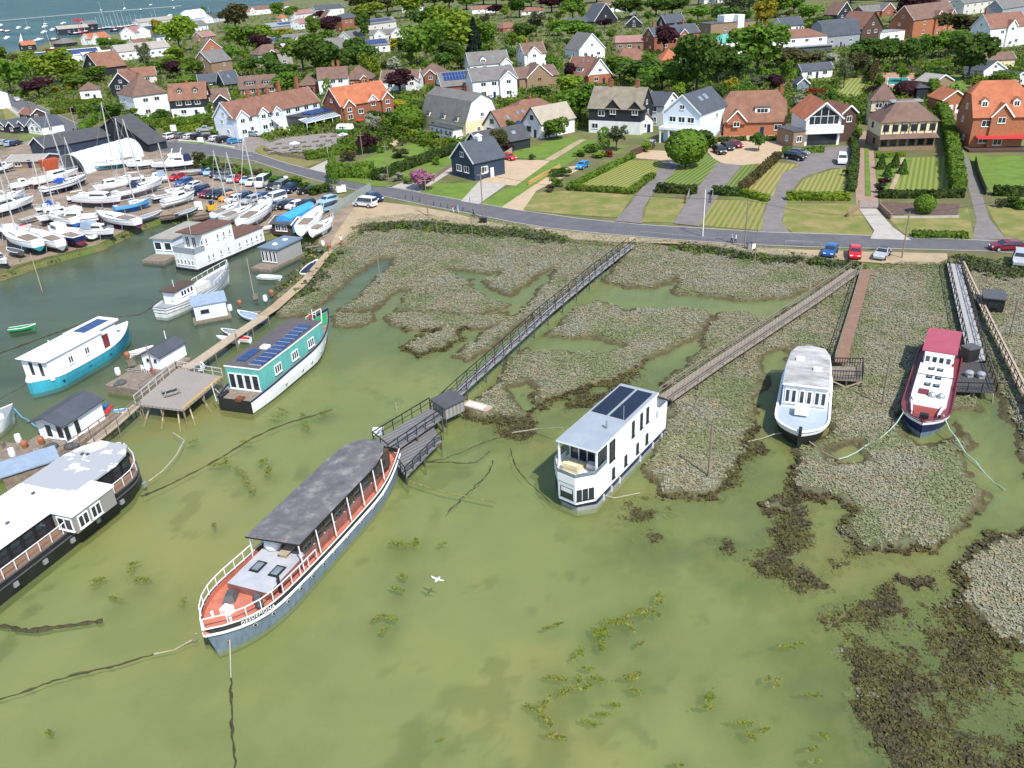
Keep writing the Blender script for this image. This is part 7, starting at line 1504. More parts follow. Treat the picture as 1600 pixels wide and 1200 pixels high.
pole('mooring_post', 'white topped post left of the small wooden platform boat cabin', (263, 544), (259, 516), .09, z=0, arm=False, cat='post', m=WHITE)
pole('mooring_post', 'tall dark post rising in front of small white cabin', (243, 594), (232, 535), .09, z=.3, arm=False, cat='post')
pole('mooring_post', 'pale stake in open water left of the black railed walkway', (620, 642), (617, 628), .07, z=0, arm=False, cat='post', m=WOODP)
pole('street_lamp', 'tall white street lamp by the road between two drives', (1098, 371), (1101, 300), .08, WHITE2, arm='lamp', cat='street lamp')
pole('street_lamp', 'street lamp beside columnar tree at the road corner', (517, 272), (512, 228), .08, ALU, arm='lamp', cat='street lamp')
pole('street_lamp', 'street lamp by the pub green at left', (374, 232), (370, 196), .08, ALU, arm='lamp', cat='street lamp')
pole('street_lamp', 'slim lamp on road beside the left hedges', (118, 200), (113, 171), .07, ALU, arm='lamp', cat='street lamp')
pole('telegraph_pole', 'telegraph pole beside purple tree above the corner hedge', (569, 261), (566, 212), group=tg)
pole('telegraph_pole', 'telegraph pole behind the white flowering border', (607, 281), (605, 229), group=tg)
pole('telegraph_pole', 'dark telegraph pole at far left of the road', (52, 190), (42, 154), m=WOODD, group=tg)
w_ = MB(); t4 = G(1700, 346, LZ)+Vector((0, 0, 8))
for a, b in ((t0, t1), (t1, t2), (t2, t3), (t3, t4)):
    pr = a
    for k in range(1, 9): f = k/8; q = a.lerp(b, f)-Vector((0, 0, 1.1*math.sin(math.pi*f))); w_.tube(pr, q, .022, n=4); pr = q
tag(w_.build('telephone_wire', BLACK), 'thin telephone wire sagging between the roadside poles', 'wire')
for k, (a, b) in enumerate([(634, 297), (645, 299), (656, 302), (667, 305), (678, 307), (689, 310), (700, 312), (712, 314), (724, 316), (704, 293)][:9]):
    tag(MB().tube((0, 0, -.1), (0, 0, .85), .11, .1, 6).tube((0, 0, .85), (0, 0, .9), .1, .04, 6).build('bollard', WOODD, None, G(a, b+14, LZ)), '%s dark wooden bollard from left along the sandy parking' % ('first', 'second', 'third', 'fourth', 'fifth', 'sixth', 'seventh', 'eighth', 'ninth')[k], 'bollard', 'bollards along the road edge')
g_ = MB(); pr = None
for a, b in ((1000, 366), (1050, 371), (1100, 375), (1115, 377)): 
    p = G(a, b, LZ); g_.tube(p, p+Vector((0, 0, .6)), .05); 
    if pr: g_.bar(pr+Vector((0, 0, .55)), p+Vector((0, 0, .55)), .07)
    pr = p
tag(g_.build('guard_rail', GREYM), 'low grey rail along the road above the marsh', 'rail')
g_ = MB(); pr = None
for a, b in ((1227, 383), (1255, 384), (1283, 387)):
    p = G(a, b, LZ); g_.tube(p, p+Vector((0, 0, .8)), .06)
    if pr: g_.bar(pr+Vector((0, 0, .75)), p+Vector((0, 0, .75)), .09)
    pr = p
tag(g_.build('guard_rail', GREYM), 'short grey barrier rail left of the parked blue car', 'rail')
def gate(a, b, label, m=GREYM, h=1.2):
    P, Q = G(*a, LZ), G(*b, LZ); o = thing('field_gate', label, 'gate', (P+Q)/2, math.atan2((Q-P).y, (Q-P).x)); L = (Q-P).length; g = MB()
    for z in (.2, .45, .7, .95, h): g.bar((-L/2, 0, z), (L/2, 0, z), .06)
    for x in (-L/2, 0, L/2): g.bar((x, 0, .1), (x, 0, h+.1), .08)
    g.bar((-L/2, 0, .2), (L/2, 0, h), .05); g.build('bars', m, o)
    for x in (-L/2-.2, L/2+.2): MB().box(x-.14, x+.14, -.14, .14, 0, h+.3).build('gate_post', WOODN, o)
gate((1343, 326), (1372, 326), 'closed metal gate across the pink gravel track'); gate((1073, 318), (1077, 304), 'open grey gate at left side of tarmac drive'); gate((1112, 318), (1114, 304), 'open grey gate at right side of tarmac drive')
# walls and fences in the gardens
def wallrun(name, label, s, h, th, m, cat='wall'):
    P = pp(s, LZ); c = P[0]; b = MB(); b.path([p-c+Vector((0, 0, h/2)) for p in P], th, h); tag(b.build(name, m, None, c), label, cat)
wallrun('garden_wall', 'low brick wall splayed left of the track gate', "1324,340 1341,326", 1.0, .25, BRICK2)
wallrun('garden_wall', 'low wall curving right of the track gate', "1374,326 1384,336 1392,343", 1.0, .25, BRICK2)
wallrun('garden_wall', 'stone edging wall under the flower bed', "1392,341 1440,341 1498,340", .4, .2, CONC)
wallrun('board_fence', 'brown board fence beside the striped lawn and silver car', "985,246 1005,238 1022,232", 1.6, .1, DKBRN, 'fence')
wallrun('retaining_wall', 'yellow brick retaining wall beside the pale gravel drive', "826,290 850,276 875,263", .9, .25, WOODY)
wallrun('board_fence', 'pale panel fence behind the red car', "766,262 790,247 800,240", 1.5, .1, WOODP, 'fence')
wallrun('board_fence', 'weathered low fence along path beside navy hut lawn', "655,297 690,272 704,262", 1.0, .08, WOODN, 'fence')
wallrun('iron_fence', 'black iron fence curving beside the right driveway', "1523,252 1528,275 1540,305", 1.3, .06, BLACK, 'fence')
wallrun('car_park_fence', 'low white fence between green and pub car park', "279,220 310,222 366,231", .4, .12, WHITE2, 'fence')
wallrun('board_fence', 'dark board fence behind the swimming pool hedge', "1366,112 1436,112", 1.8, .1, WOODD, 'fence')
wallrun('mesh_fence', 'pale mesh fence between boatyard cars and sandy track', "516,338 540,322 563,308 580,298", 1.7, .05, mat('pale_mesh', (.42,.47,.44), (.34,.39,.36), 3, .8, alpha=.55), 'fence')
wallrun('paling_fence', 'long pale fence climbing between gardens right of blue house', "1118,222 1140,190 1165,160", 1.5, .08, WOODN, 'fence')
wallrun('terrace_fence', 'low rustic fence around the pub tables', "412,236 440,244 478,250", .9, .1, WOODN, 'fence')
# swimming pool
P4 = [G(a, b, LZ) for a, b in ((1387, 122), (1420, 122), (1422, 133), (1386, 133))]; c = sum(P4, Vector())/4; o = thing('swimming_pool', 'turquoise rectangular swimming pool on terracotta terrace', 'swimming pool', c)
MB().prism([(p.x-c.x, p.y-c.y) for p in P4], .05, .16).build('coping', WHITE2, o); MB().prism([((p.x-c.x)*.94, (p.y-c.y)*.92) for p in P4], .1, .18).build('pool_water', mat('pool_water', (.08,.42,.38), (.06,.36,.33), .6, .1), o); LM.append((c, 'swimming pool'))
tag(MB().box(-.9, .9, -.25, .25, .4, .47).box(-.8, -.7, -.2, .2, 0, .4).box(.7, .8, -.2, .2, 0, .4).box(-.9, .9, .2, .26, .47, .9).build('garden_bench', WOODP, None, G(1402, 112, LZ)), 'wooden garden bench behind the swimming pool', 'bench')
# pub tables and parasols
k = 0
wds = ['front', 'second', 'third', 'rear']
for r_, (y0, xs) in enumerate(((241, (425, 443, 461, 478)), (233, (430, 447, 464, 482, 500)), (226, (436, 456, 474, 494, 514)), (219, (505, 522, 538)))):
    for i, x in enumerate(xs): bench_table(G(x, y0-(x-430)*.06, LZ), .2+.1*i, '%s from left in the %s row of pub picnic tables' % (('first', 'second', 'third', 'fourth', 'fifth')[i], wds[r_]))
for k, (a, b, m, l) in enumerate(((563, 198, CLOTHR, 'red parasol outside orange roofed brick house, left'), (595, 199, CLOTHR, 'red parasol outside orange roofed brick house, right'), (462, 236, CLOTHW, 'pink white parasol over the pub tables'), (537, 222, CLOTHW, 'white parasol at the right end of pub garden'))):
    o = thing('parasol', l, 'parasol', G(a, b, LZ), 0, 'parasols'); MB().tube((0, 0, 0), (0, 0, 2.4), .04).build('pole', WHITE, o); MB().prism([(1.5*math.cos(t*.785), 1.5*math.sin(t*.785)) for t in range(8)], 2.0, 2.5, pts1=[(.1*math.cos(t*.785), .1*math.sin(t*.785)) for t in range(8)]).build('canopy', m, o)
o = thing('caravan', 'small green and white vintage trailer in pub garden', 'trailer', G(540, 208, LZ), -.3); MB().box(-2.4, 2.4, -1.1, 1.1, .4, 1.3).build('body', GREEN, o); MB().prism([(-2.4, -1.1), (2.4, -1.1), (2.4, 1.1), (-2.4, 1.1)], 1.3, 2.5, pts1=[(-2.0, -.9), (2.1, -.9), (2.1, .9), (-2, .9)]).build('upper_body', WHITE2, o); window(o, -.5, -1.1, 1.4, 0, 1.6, .7)
for x in (-.9, .9): MB().tube((x, -1.12, .35), (x, -.95, .35), .35, .35, 10).build('wheel', TYRE, o)
# bins, signs
for k, (a, b, l) in enumerate(((752, 348, 'dark wheeled bin by road, left of the pair'), (758, 348, 'dark wheeled bin by road, right of the pair'), (1170, 389, 'grey wheeled bin beside telegraph pole, left'), (1176, 389, 'pale wheeled bin beside telegraph pole, right'))):
    o = thing('wheeled_bin', l, 'bin', G(a, b, LZ), .2, 'wheeled bins by the road'); MB().prism([(-.28, -.3), (.28, -.3), (.28, .3), (-.28, .3)], .05, 1.0, pts1=[(-.32, -.36), (.32, -.36), (.32, .36), (-.32, .36)]).build('bin_body', BLACK if k < 2 else (GREYM if k == 2 else WHITE), o); MB().box(-.34, .34, -.38, .38, 1.0, 1.07).build('lid', DGREY, o)
def sign(a, b, h, w, hh, label, m=WHITE2, z=LZ):
    o = thing('notice_board', label, 'sign', G(a, b, z)); MB().box(-w/2, w/2, -.03, .03, h, h+hh).build('panel', m, o)
    MB().tube((0, .05, 0), (0, .05, h+hh*.5), .05).build('post', WOODN, o)
sign(276, 224, 3.4, 1.6, 1.7, 'white pub sign on a tall post beside white car'); sign(315, 226, .8, 1.6, 1.2, 'white notice board on pub green'); sign(375, 280, 1.4, .9, 1.0, 'small white sign by car park bushes, left'); sign(449, 292, 1.4, .9, 1.0, 'small white sign behind the dark parked cars')
sign(531, 303, .3, 1.1, 1.3, 'white notice panel at the boatyard entrance, left'); sign(538, 302, .3, .9, 1.5, 'white notice panel at the boatyard entrance, right'); sign(312, 330, .3, 1.5, 1.7, 'white framed board leaning by timber stacks')
# ---------------- cars ----------------
def paint(nm, c): return mat('paint_'+nm, c, tuple(x*.85 for x in c), .4, .22, spec=.6)
PC = {'white': paint('white', (.78,.78,.78)), 'silver': paint('silver', (.42,.44,.46)), 'grey': paint('grey', (.16,.17,.18)), 'black': paint('black', (.02,.02,.024)), 'navy': paint('navy', (.015,.03,.09)), 'blue': paint('blue', (.03,.10,.30)),
      'bright blue': paint('bright_blue', (.03,.26,.55)), 'pale blue': paint('pale_blue', (.32,.47,.58)), 'red': paint('red', (.55,.015,.02)), 'maroon': paint('maroon', (.2,.012,.03)), 'orange': paint('orange', (.75,.28,.02)), 'dark green': paint('dark_green', (.03,.06,.05))}
PROF = {'hatchback': (4.1, 1.75, [(-2.05,.32),(-2.08,.8),(-1.9,1.0),(-1.55,1.42),(-.2,1.48),(.35,1.42),(1.1,.98),(1.9,.82),(2.06,.62),(2.05,.3)], 1.0),
        'estate car': (4.6, 1.8, [(-2.3,.32),(-2.32,.85),(-2.15,1.05),(-1.8,1.45),(-.3,1.5),(.4,1.43),(1.2,.98),(2.1,.82),(2.3,.6),(2.28,.3)], 1.0),
        'off roader': (4.7, 1.9, [(-2.35,.42),(-2.36,1.0),(-2.25,1.2),(-2.05,1.74),(-.2,1.8),(.5,1.72),(1.15,1.18),(2.15,1.05),(2.34,.8),(2.32,.4)], 1.2),
        'van': (5.0, 1.95, [(-2.5,.38),(-2.5,1.2),(-2.42,1.95),(-.5,2.02),(1.0,1.95),(1.6,1.25),(2.3,1.02),(2.5,.8),(2.48,.36)], 1.2),
        'minibus': (5.8, 2.0, [(-2.9,.4),(-2.9,1.3),(-2.84,2.4),(-.5,2.5),(1.4,2.42),(2.1,1.4),(2.7,1.15),(2.9,.8),(2.88,.38)], 1.35),
        'convertible': (4.2, 1.75, [(-2.1,.32),(-2.1,.85),(-1.6,.98),(-.9,1.05),(-.7,1.38),(.2,1.4),(.95,.95),(1.9,.8),(2.1,.58),(2.08,.3)], .98),
        'pickup': (5.1, 1.85, [(-2.55,.45),(-2.56,1.1),(-.9,1.12),(-.75,1.68),(.4,1.74),(.6,1.7),(1.2,1.15),(2.35,1.0),(2.55,.8),(2.5,.42)], 1.14)}
_cp = {}
def car_parts(kind):
    if kind in _cp: return _cp[kind]
    L, W_, pr, belt = PROF[kind]; ztop = max(z for x, z in pr)
    hw = lambda z: W_/2 if z <= belt else W_/2-(z-belt)/(ztop-belt)*.20
    b = MB(); n = len(pr); inn = lambda x, z: hw(z)-(.12 if abs(x) > L/2-.12 else 0)
    vs = [(x, inn(x, z), z) for x, z in pr]+[(x, -inn(x, z), z) for x, z in pr]
    b.add(vs, [list(range(n))]+[list(range(2*n-1, n-1, -1))]+[(i, n+i, n+(i+1) % n, (i+1) % n) for i in range(n)])
    body = b.mesh('body', PC['white'])
    top = [(x, z) for x, z in pr if z > belt+.08]; xr, xf = top[0][0], top[-1][0]; out = {'body': body}
    i0 = pr.index(top[0]); rr, ff = pr[i0-1], pr[pr.index(top[-1])+1]
    def glass_strip(p, q, nm):
        (x0, z0), (x1, z1) = p, q; m = MB(); a = (x0+(x1-x0)*.12, z0+(z1-z0)*.12); c = (x0+(x1-x0)*.9, z0+(z1-z0)*.9)
        d = Vector((z0-z1, 0, x1-x0)); d = d.normalized()*(.015 if True else 0); sg = -1 if (nm == 'windscreen') == (d.x < 0) else 1
        d = Vector((abs(d.x) if nm == 'windscreen' else -abs(d.x), 0, abs(d.z)))
        m.quad((a[0]+d.x, -hw(a[1])+.1, a[1]+d.z), (a[0]+d.x, hw(a[1])-.1, a[1]+d.z), (c[0]+d.x, hw(c[1])-.08, c[1]+d.z), (c[0]+d.x, -hw(c[1])+.08, c[1]+d.z)); return m.mesh(nm, GLASS)
    out['windscreen'] = glass_strip(ff, top[-1], 'windscreen'); out['rear_window'] = glass_strip(rr, top[0], 'rear_window')
    zt = ztop-.1; zb = belt+.03; sw = []
    for sd in (1, -1):
        m = MB(); xs0 = rr[0]+.18 if kind not in ('pickup',) else xr+.1; xs0b = xr+.12; xs1b = xf-.06; xs1 = ff[0]-.28
        m.quad((xs0, sd*(hw(zb)+.012), zb), (xs1, sd*(hw(zb)+.012), zb), (xs1b, sd*(hw(zt)+.012), zt), (xs0b, sd*(hw(zt)+.012), zt)); sw.append(m.mesh('side_window', GLASS))
    out['side'] = sw; wr = .33 if kind not in ('off roader', 'pickup', 'van', 'minibus') else .38
    w = MB().tube((0, -.11, 0), (0, .11, 0), wr, wr, 12).tube((0, -.12, 0), (0, .12, 0), wr*.6, wr*.6, 10, 1); out['wheel'] = w.mesh('wheel', [TYRE, ALU]); out['wr'] = wr
    out['light'] = MB().box(-.06, .03, -.2, .2, -.08, .08).mesh('headlight', WHITE2); out['rl'] = MB().box(-.03, .05, -.13, .13, -.12, .12).mesh('tail_light', RED); out['dim'] = (L, W_, pr); _cp[kind] = out; return out
LDIST = []
def car(px, py, dx, dy, kind, col, label=None, group='parked cars', k=1.0):
    p = G(px, py, LZ); q = G(px+dx, py+dy, LZ); a = math.atan2((q-p).y, (q-p).x); c = car_parts(kind); L, W_, pr = c['dim']
    nm = {'off roader': 'off_roader', 'estate car': 'estate_car'}.get(kind, kind); o = thing(nm, None, 'van' if kind in ('van', 'minibus') else 'car', p+Vector((0, 0, .09)), a, group); o.scale = (k, k, k)
    b = link('body', c['body'], o); b.material_slots[0].link = 'OBJECT'; b.material_slots[0].material = PC[col]
    if kind == 'convertible': MB().box(-.9, .15, -.62, .62, 1.32, 1.44).build('soft_top', DGREY, o)
    link('windscreen', c['windscreen'], o); link('rear_window', c['rear_window'], o)
    for m in c['side']: link('side_window', m, o)
    for x in (-L*.30, L*.31):
        for y in (-W_/2+.08, W_/2-.08): link('wheel', c['wheel'], o, (x, y, c['wr']))
    for y in (-W_/2+.35, W_/2-.35): link('headlight', c['light'], o, (L/2-.03, y, .68 if kind not in ('off roader', 'van', 'minibus', 'pickup') else .85)); link('tail_light', c['rl'], o, (-L/2, y*1.1, .85))
    PEND.append((o, '%s %s' % (col, kind), p, label)); return o
car(1297, 398, -8, 12, 'hatchback', 'blue', 'blue hatchback, left of three cars parked above the marsh'); car(1335, 401, 0, 12, 'hatchback', 'red', 'bright red hatchback between blue and silver cars at roadside'); car(1378, 402, -9, 9, 'convertible', 'silver', 'silver convertible with dark soft top right of the red hatchback')
car(1571, 391, -20, .5, 'estate car', 'maroon', 'maroon estate car on the road at right edge'); car(1592, 412, -1, 14, 'off roader', 'silver', 'silver off roader nosing out at the right edge')
car(1242, 250, 20, 3, 'off roader', 'black', 'black off roader on grey drive, nearer of two'); car(1248, 243, 18, 2, 'estate car', 'grey', 'dark grey car behind the black off roader'); car(1315, 255, 1, 10, 'van', 'white', 'white van with black window on the grey drive')
car(1124, 240, 12, 6, 'off roader', 'black', 'black off roader nearest the striped lawn on gravel'); car(1136, 234, 12, 5, 'estate car', 'black', 'middle black car of three on the beige gravel'); car(1149, 230, 12, 4, 'estate car', 'maroon', 'dark maroon car of three on the beige gravel')
car(1016, 230, -6, 4, 'hatchback', 'silver', 'silver hatchback beside the brown board fence'); car(910, 263, -10, 5, 'hatchback', 'bright blue', 'bright blue car at the top of pale gravel drive'); car(795, 250, 14, 3, 'hatchback', 'red', 'bright red car on gravel behind the navy hut')
car(571, 323, -18, -2, 'van', 'white', 'white van on the sandy parking place'); car(586, 313, 12, 4, 'estate car', 'navy', 'dark navy car behind the white van'); car(27, 158, -8, -4, 'hatchback', 'white', 'white car driving on the road at far left')
car(655, 212, 12, -3, 'estate car', 'dark green', 'dark green car beside the cream gambrel house')
for a in ((268, 217, 'off roader', 'white'), (285, 215, 'estate car', 'grey'), (298, 217, 'hatchback', 'white'), (311, 218, 'off roader', 'black'), (323, 218, 'estate car', 'black'), (338, 220, 'hatchback', 'white'), (351, 222, 'off roader', 'black'), (367, 224, 'hatchback', 'bright blue')):
    car(a[0], a[1], 13, -3 if a[0] < 360 else -2, a[2], a[3], '%s %s in the pub car park row, %s' % (a[3], a[2], {268: 'leftmost', 285: 'beside leftmost white car', 298: 'beside the grey car', 311: 'left of another black car', 323: 'right of the off roader', 338: 'right of the black estate', 351: 'next to bright blue car', 367: 'at right end'}[a[0]]), 'cars in the pub car park')
car(321, 206, -12, 1, 'pickup', 'silver', 'silver pickup behind the pub car park row', 'cars in the pub car park'); car(375, 210, 13, 2, 'off roader', 'white', 'white car parked at the pub gable', 'cars in the pub car park'); car(398, 213, 13, 1, 'estate car', 'silver', 'silver car in front of the pub', 'cars in the pub car park')
ROWA = [(321, 271, 'hatchback', 'blue'), (329, 273, 'hatchback', 'pale blue'), (338, 276, 'hatchback', 'black'), (346, 279, 'estate car', 'grey'), (356, 281, 'off roader', 'grey'), (365, 284, 'hatchback', 'silver'), (375, 283, 'hatchback', 'red'), (386, 286, 'hatchback', 'pale blue'), (395, 289, 'hatchback', 'white'), (413, 291, 'minibus', 'white'), (427, 295, 'hatchback', 'black'), (440, 297, 'van', 'grey'), (455, 300, 'off roader', 'navy'), (482, 302, 'estate car', 'black')]
ORD = ('first', 'second', 'third', 'fourth', 'fifth', 'sixth', 'seventh', 'eighth', 'ninth', 'tenth', 'eleventh', 'twelfth', 'thirteenth', 'fourteenth', 'fifteenth', 'sixteenth', 'seventeenth', 'eighteenth', 'nineteenth', 'twentieth')
for i, (x, y, k, c) in enumerate(ROWA): car(x, y, -9 if i < 13 else -12, 5 if i < 13 else 2, k, c, '%s %s, %s from left in the back row of yard cars' % (c, k, ORD[i]), 'cars in the boatyard')
ROWB = [(277, 281, 'hatchback', 'red'), (288, 289, 'estate car', 'blue'), (303, 295, 'hatchback', 'white'), (313, 303, 'off roader', 'navy'), (325, 307, 'hatchback', 'maroon'), (336, 308, 'estate car', 'black'), (349, 309, 'estate car', 'black'), (358, 313, 'hatchback', 'orange'), (367, 316, 'hatchback', 'white'), (380, 312, 'estate car', 'navy'), (394, 317, 'estate car', 'silver'), (408, 312, 'hatchback', 'blue'), (419, 318, 'hatchback', 'white'), (431, 316, 'van', 'white'), (435, 326, 'hatchback', 'grey'), (448, 325, 'hatchback', 'black'), (462, 326, 'hatchback', 'white'), (477, 324, 'estate car', 'black'), (512, 318, 'estate car', 'pale blue'), (510, 331, 'van', 'pale blue')]
for i, (x, y, k, c) in enumerate(ROWB): car(x, y, -11, 3.5, k, c, '%s %s, %s from left in the front row of yard cars' % (c, k, ORD[i]), 'cars in the boatyard')
for i, (x, y, k, c) in enumerate(((8, 226, 'estate car', 'silver'), (17, 228, 'hatchback', 'pale blue'), (26, 227, 'estate car', 'navy'))): car(x, y, 12, -4, k, c, '%s %s among cars left of the grey boatyard shed' % (c, k), 'cars in the boatyard')
# ---------------- boats in the yard ----------------
PROPM = MB().tube((0, 0, 0), (0, 0, 1), .05, .05, 5).mesh('prop', GREYM)
YG = 'boats laid up in the boatyard'
def yboat(kind, sp, bp, label, top=None, bot=None, mast=0, cover=None, B=None, stripe=None, z=LZ, lift=.55, cab=WHITE2, water=False, group=YG, lean=0):
    a, b = G(*sp, z+1.4), G(*bp, z+1.4); d = b-a; d.z = 0; L = max(3.5, d.length); ang = math.atan2(d.y, d.x); c = (a+b)/2; c.z = z+lift if not water else 0
    nm = {'sail': 'sailing_yacht', 'motor': 'motor_cruiser', 'open': 'open_boat', 'big': 'motor_yacht', 'fish': 'fishing_boat'}[kind]
    o = thing(nm, label, 'yacht' if kind == 'sail' else 'boat', c, ang, group); top = top or WHITE2; bot = bot or BLUE
    B = B or (L*.3 if L < 9 else L*.27); st = stripe or top; D = .75+.085*L if kind != 'open' else .7
    hl = Hull(L, B, D*.96, D*.92, D*1.16, 0, .72 if kind != 'sail' else .55, 1.9, .10, .55, .35, .5, [(0, .12, 0), (.2, .62, 0), (.42, .88, 1), (.7, .97, 2), (.8, .985, 1), (1, 1, 1)], 14)
    hl.shell(MB()).build('hull', [bot, top, st], o, smooth=False)
    hl.deck(MB(), .1 if kind != 'open' else .3, 0, 1 if kind == 'open' else None).build('deck', [WHITE if kind != 'open' else PALE, top], o); hl.rim(MB(), .09, .07, 0).build('toe_rail', WHITE2 if kind != 'sail' else ALU, o)
    zd = D*.9
    def cabin(x0, x1, w0, w1, h, nm_='cabin', m=None, z0=None, rk=.5):
        z0 = zd if z0 is None else z0; P0 = [(x0, -w0), (x1, -w1), (x1, w1), (x0, w0)]; P1 = [(x0+.1, -w0*.85), (x1-rk, -w1*.8), (x1-rk, w1*.8), (x0+.1, w0*.85)]
        cb = MB().prism(P0, z0-.1, z0+h, 0, 0, P1).build(nm_, m or cab, o)
        for sd in (1, -1):
            g = MB(); y0 = (w0+w1)/2*.93*sd; g.quad((x0+.35, sd*w0*.945, z0+h*.42), (x1-rk*.85, sd*w1*.92, z0+h*.42), (x1-rk*1.1, sd*w1*.86, z0+h*.8), (x0+.4, sd*w0*.9, z0+h*.8)); gg = g.build('window', GLASS, cb); gg.location.y = sd*.03
        g = MB(); g.quad((x1-rk*.25, -w1*.8, z0+h*.3), (x1-rk*.25, w1*.8, z0+h*.3), (x1-rk*.8, w1*.75, z0+h*.85), (x1-rk*.8, -w1*.75, z0+h*.85)); gg = g.build('windscreen', GLASS, cb); gg.location.x = .03
        return cb
    if kind == 'sail':
        cabin(-L*.08, L*.24, B*.30, B*.2, .42)
        MB().prism([(-L*.38, -B*.24), (-L*.1, -B*.26), (-L*.1, B*.26), (-L*.38, B*.24)], zd+.02, zd+.2).build('cockpit', WOODN, o)
        if not water: MB().prism([(-L*.1, -.1), (L*.12, -.1), (L*.12, .1), (-L*.1, .1)], -lift+.02, .15).build('keel', bot, o)
        if cover: MB().prism([(-L*.2, -B*.28), (L*.0, -B*.28), (L*.0, B*.28), (-L*.2, B*.28)], zd+.1, zd+.95, 0, 0, [(-L*.16, -B*.2), (-L*.05, -B*.2), (-L*.05, B*.2), (-L*.16, B*.2)]).build('spray_hood', cover, o)
        if mast:
            mm = MB().tube((L*.08, 0, zd), (L*.08-mast*lean, 0, zd+mast), .14, .11, 6).build('mast', ALU, o)
            for f in (.45, .72): MB().bar((L*.08-mast*lean*f, -.75, zd+mast*f), (L*.08-mast*lean*f, .75, zd+mast*f), .05).build('spreader', ALU, mm)
            MB().tube((L*.07, 0, zd+.9), (-L*.33, 0, zd+.85), .06).build('boom', ALU, mm)
            rg = MB()
            for q in ((L*.48, 0), (-L*.49, 0)): rg.tube((q[0], q[1], zd+.2), (L*.08-mast*lean*.97, 0, zd+mast*.97), .018, n=3)
            rg.build('stays', ALU, mm)
        hl.rails(o, ALU, .78, .99, .55, 3, .08)
    elif kind == 'motor':
        cabin(-L*.12, L*.27, B*.38, B*.26, 1.05, rk=.9); MB().prism([(-L*.46, -B*.34), (-L*.14, -B*.36), (-L*.14, B*.36), (-L*.46, B*.34)], zd+.02, zd+.35).build('cockpit', PALE, o)
        if cover: MB().prism([(-L*.42, -B*.38), (-L*.05, -B*.38), (-L*.05, B*.38), (-L*.42, B*.38)], zd+.2, zd+1.35, 0, 0, [(-L*.38, -B*.3), (-L*.08, -B*.3), (-L*.08, B*.3), (-L*.38, B*.3)]).build('canopy', cover, o)
        hl.rails(o, ALU, .7, .99, .55, 4, .08)
    elif kind == 'big':
        cabin(-L*.28, L*.2, B*.4, B*.3, 1.3, rk=1.6); MB().prism([(-L*.25, -B*.36), (L*.02, -B*.32), (L*.02, B*.32), (-L*.25, B*.36)], zd+1.3, zd+1.9, 0, 0, [(-L*.25, -B*.38), (L*.05, -B*.3), (L*.05, B*.3), (-L*.25, B*.38)]).build('flybridge', WHITE2, o)
        rb = MB()
        for x in (-L*.22, -L*.02): rb.bar((x, -B*.34, zd+1.9), (x-.5, -B*.3, zd+3), .14).bar((x, B*.34, zd+1.9), (x-.5, B*.3, zd+3), .14).bar((x-.5, -B*.3, zd+3), (x-.5, B*.3, zd+3), .2)
        rb.build('radar_arch', WHITE2, o); MB().prism([(-L*.45, -B*.38), (-L*.29, -B*.38), (-L*.29, B*.38), (-L*.45, B*.38)], zd+.1, zd+1.6, 0, 0, [(-L*.4, -B*.3), (-L*.29, -B*.36), (-L*.29, B*.36), (-L*.4, B*.3)]).build('aft_canopy', DCANVAS, o); hl.rails(o, ALU, .62, .99, .65, 6, .08)
    elif kind == 'fish':
        cabin(L*.02, L*.3, B*.33, B*.27, 1.5, 'wheelhouse', rk=.35); MB().box(-L*.4, -L*.05, -B*.3, B*.3, zd-.05, zd).build('work_deck', WOODN, o)
    else:
        for x in (-L*.25, .05*L): MB().box(x-.14, x+.14, -B*.4, B*.4, D*.62, D*.68).build('thwart', WOODP, o)
        if cover: MB().prism([(-L*.4, -B*.44), (L*.25, -B*.4), (L*.42, 0), (L*.25, B*.4), (-L*.4, B*.44)], D*.86, D*1.12, 0, 0, [(-L*.38, -.15), (L*.2, -.12), (L*.4, 0), (L*.2, .12), (-L*.38, .15)]).build('cover', cover, o)
    if not water and kind != 'open':
        for x in (-L*.28, L*.16):
            for sd in (1, -1):
                pr_ = link('prop', PROPM, o, (x, sd*B*.52, -lift), 0, (1, 1, lift+D*.62)); pr_.rotation_euler = (sd*.22, 0, 0)
    return o
PUR = mat('purple_bottom', (.10,.025,.09), (.075,.02,.07), 1, .6); TQB = mat('teal_bottom', (.03,.22,.28), (.02,.16,.2), 1, .7); RDB = mat('red_bottom', (.22,.03,.03), (.16,.025,.025), 1, .7); DKB = mat('dark_bottom', (.02,.02,.05), (.03,.03,.06), 1, .6)
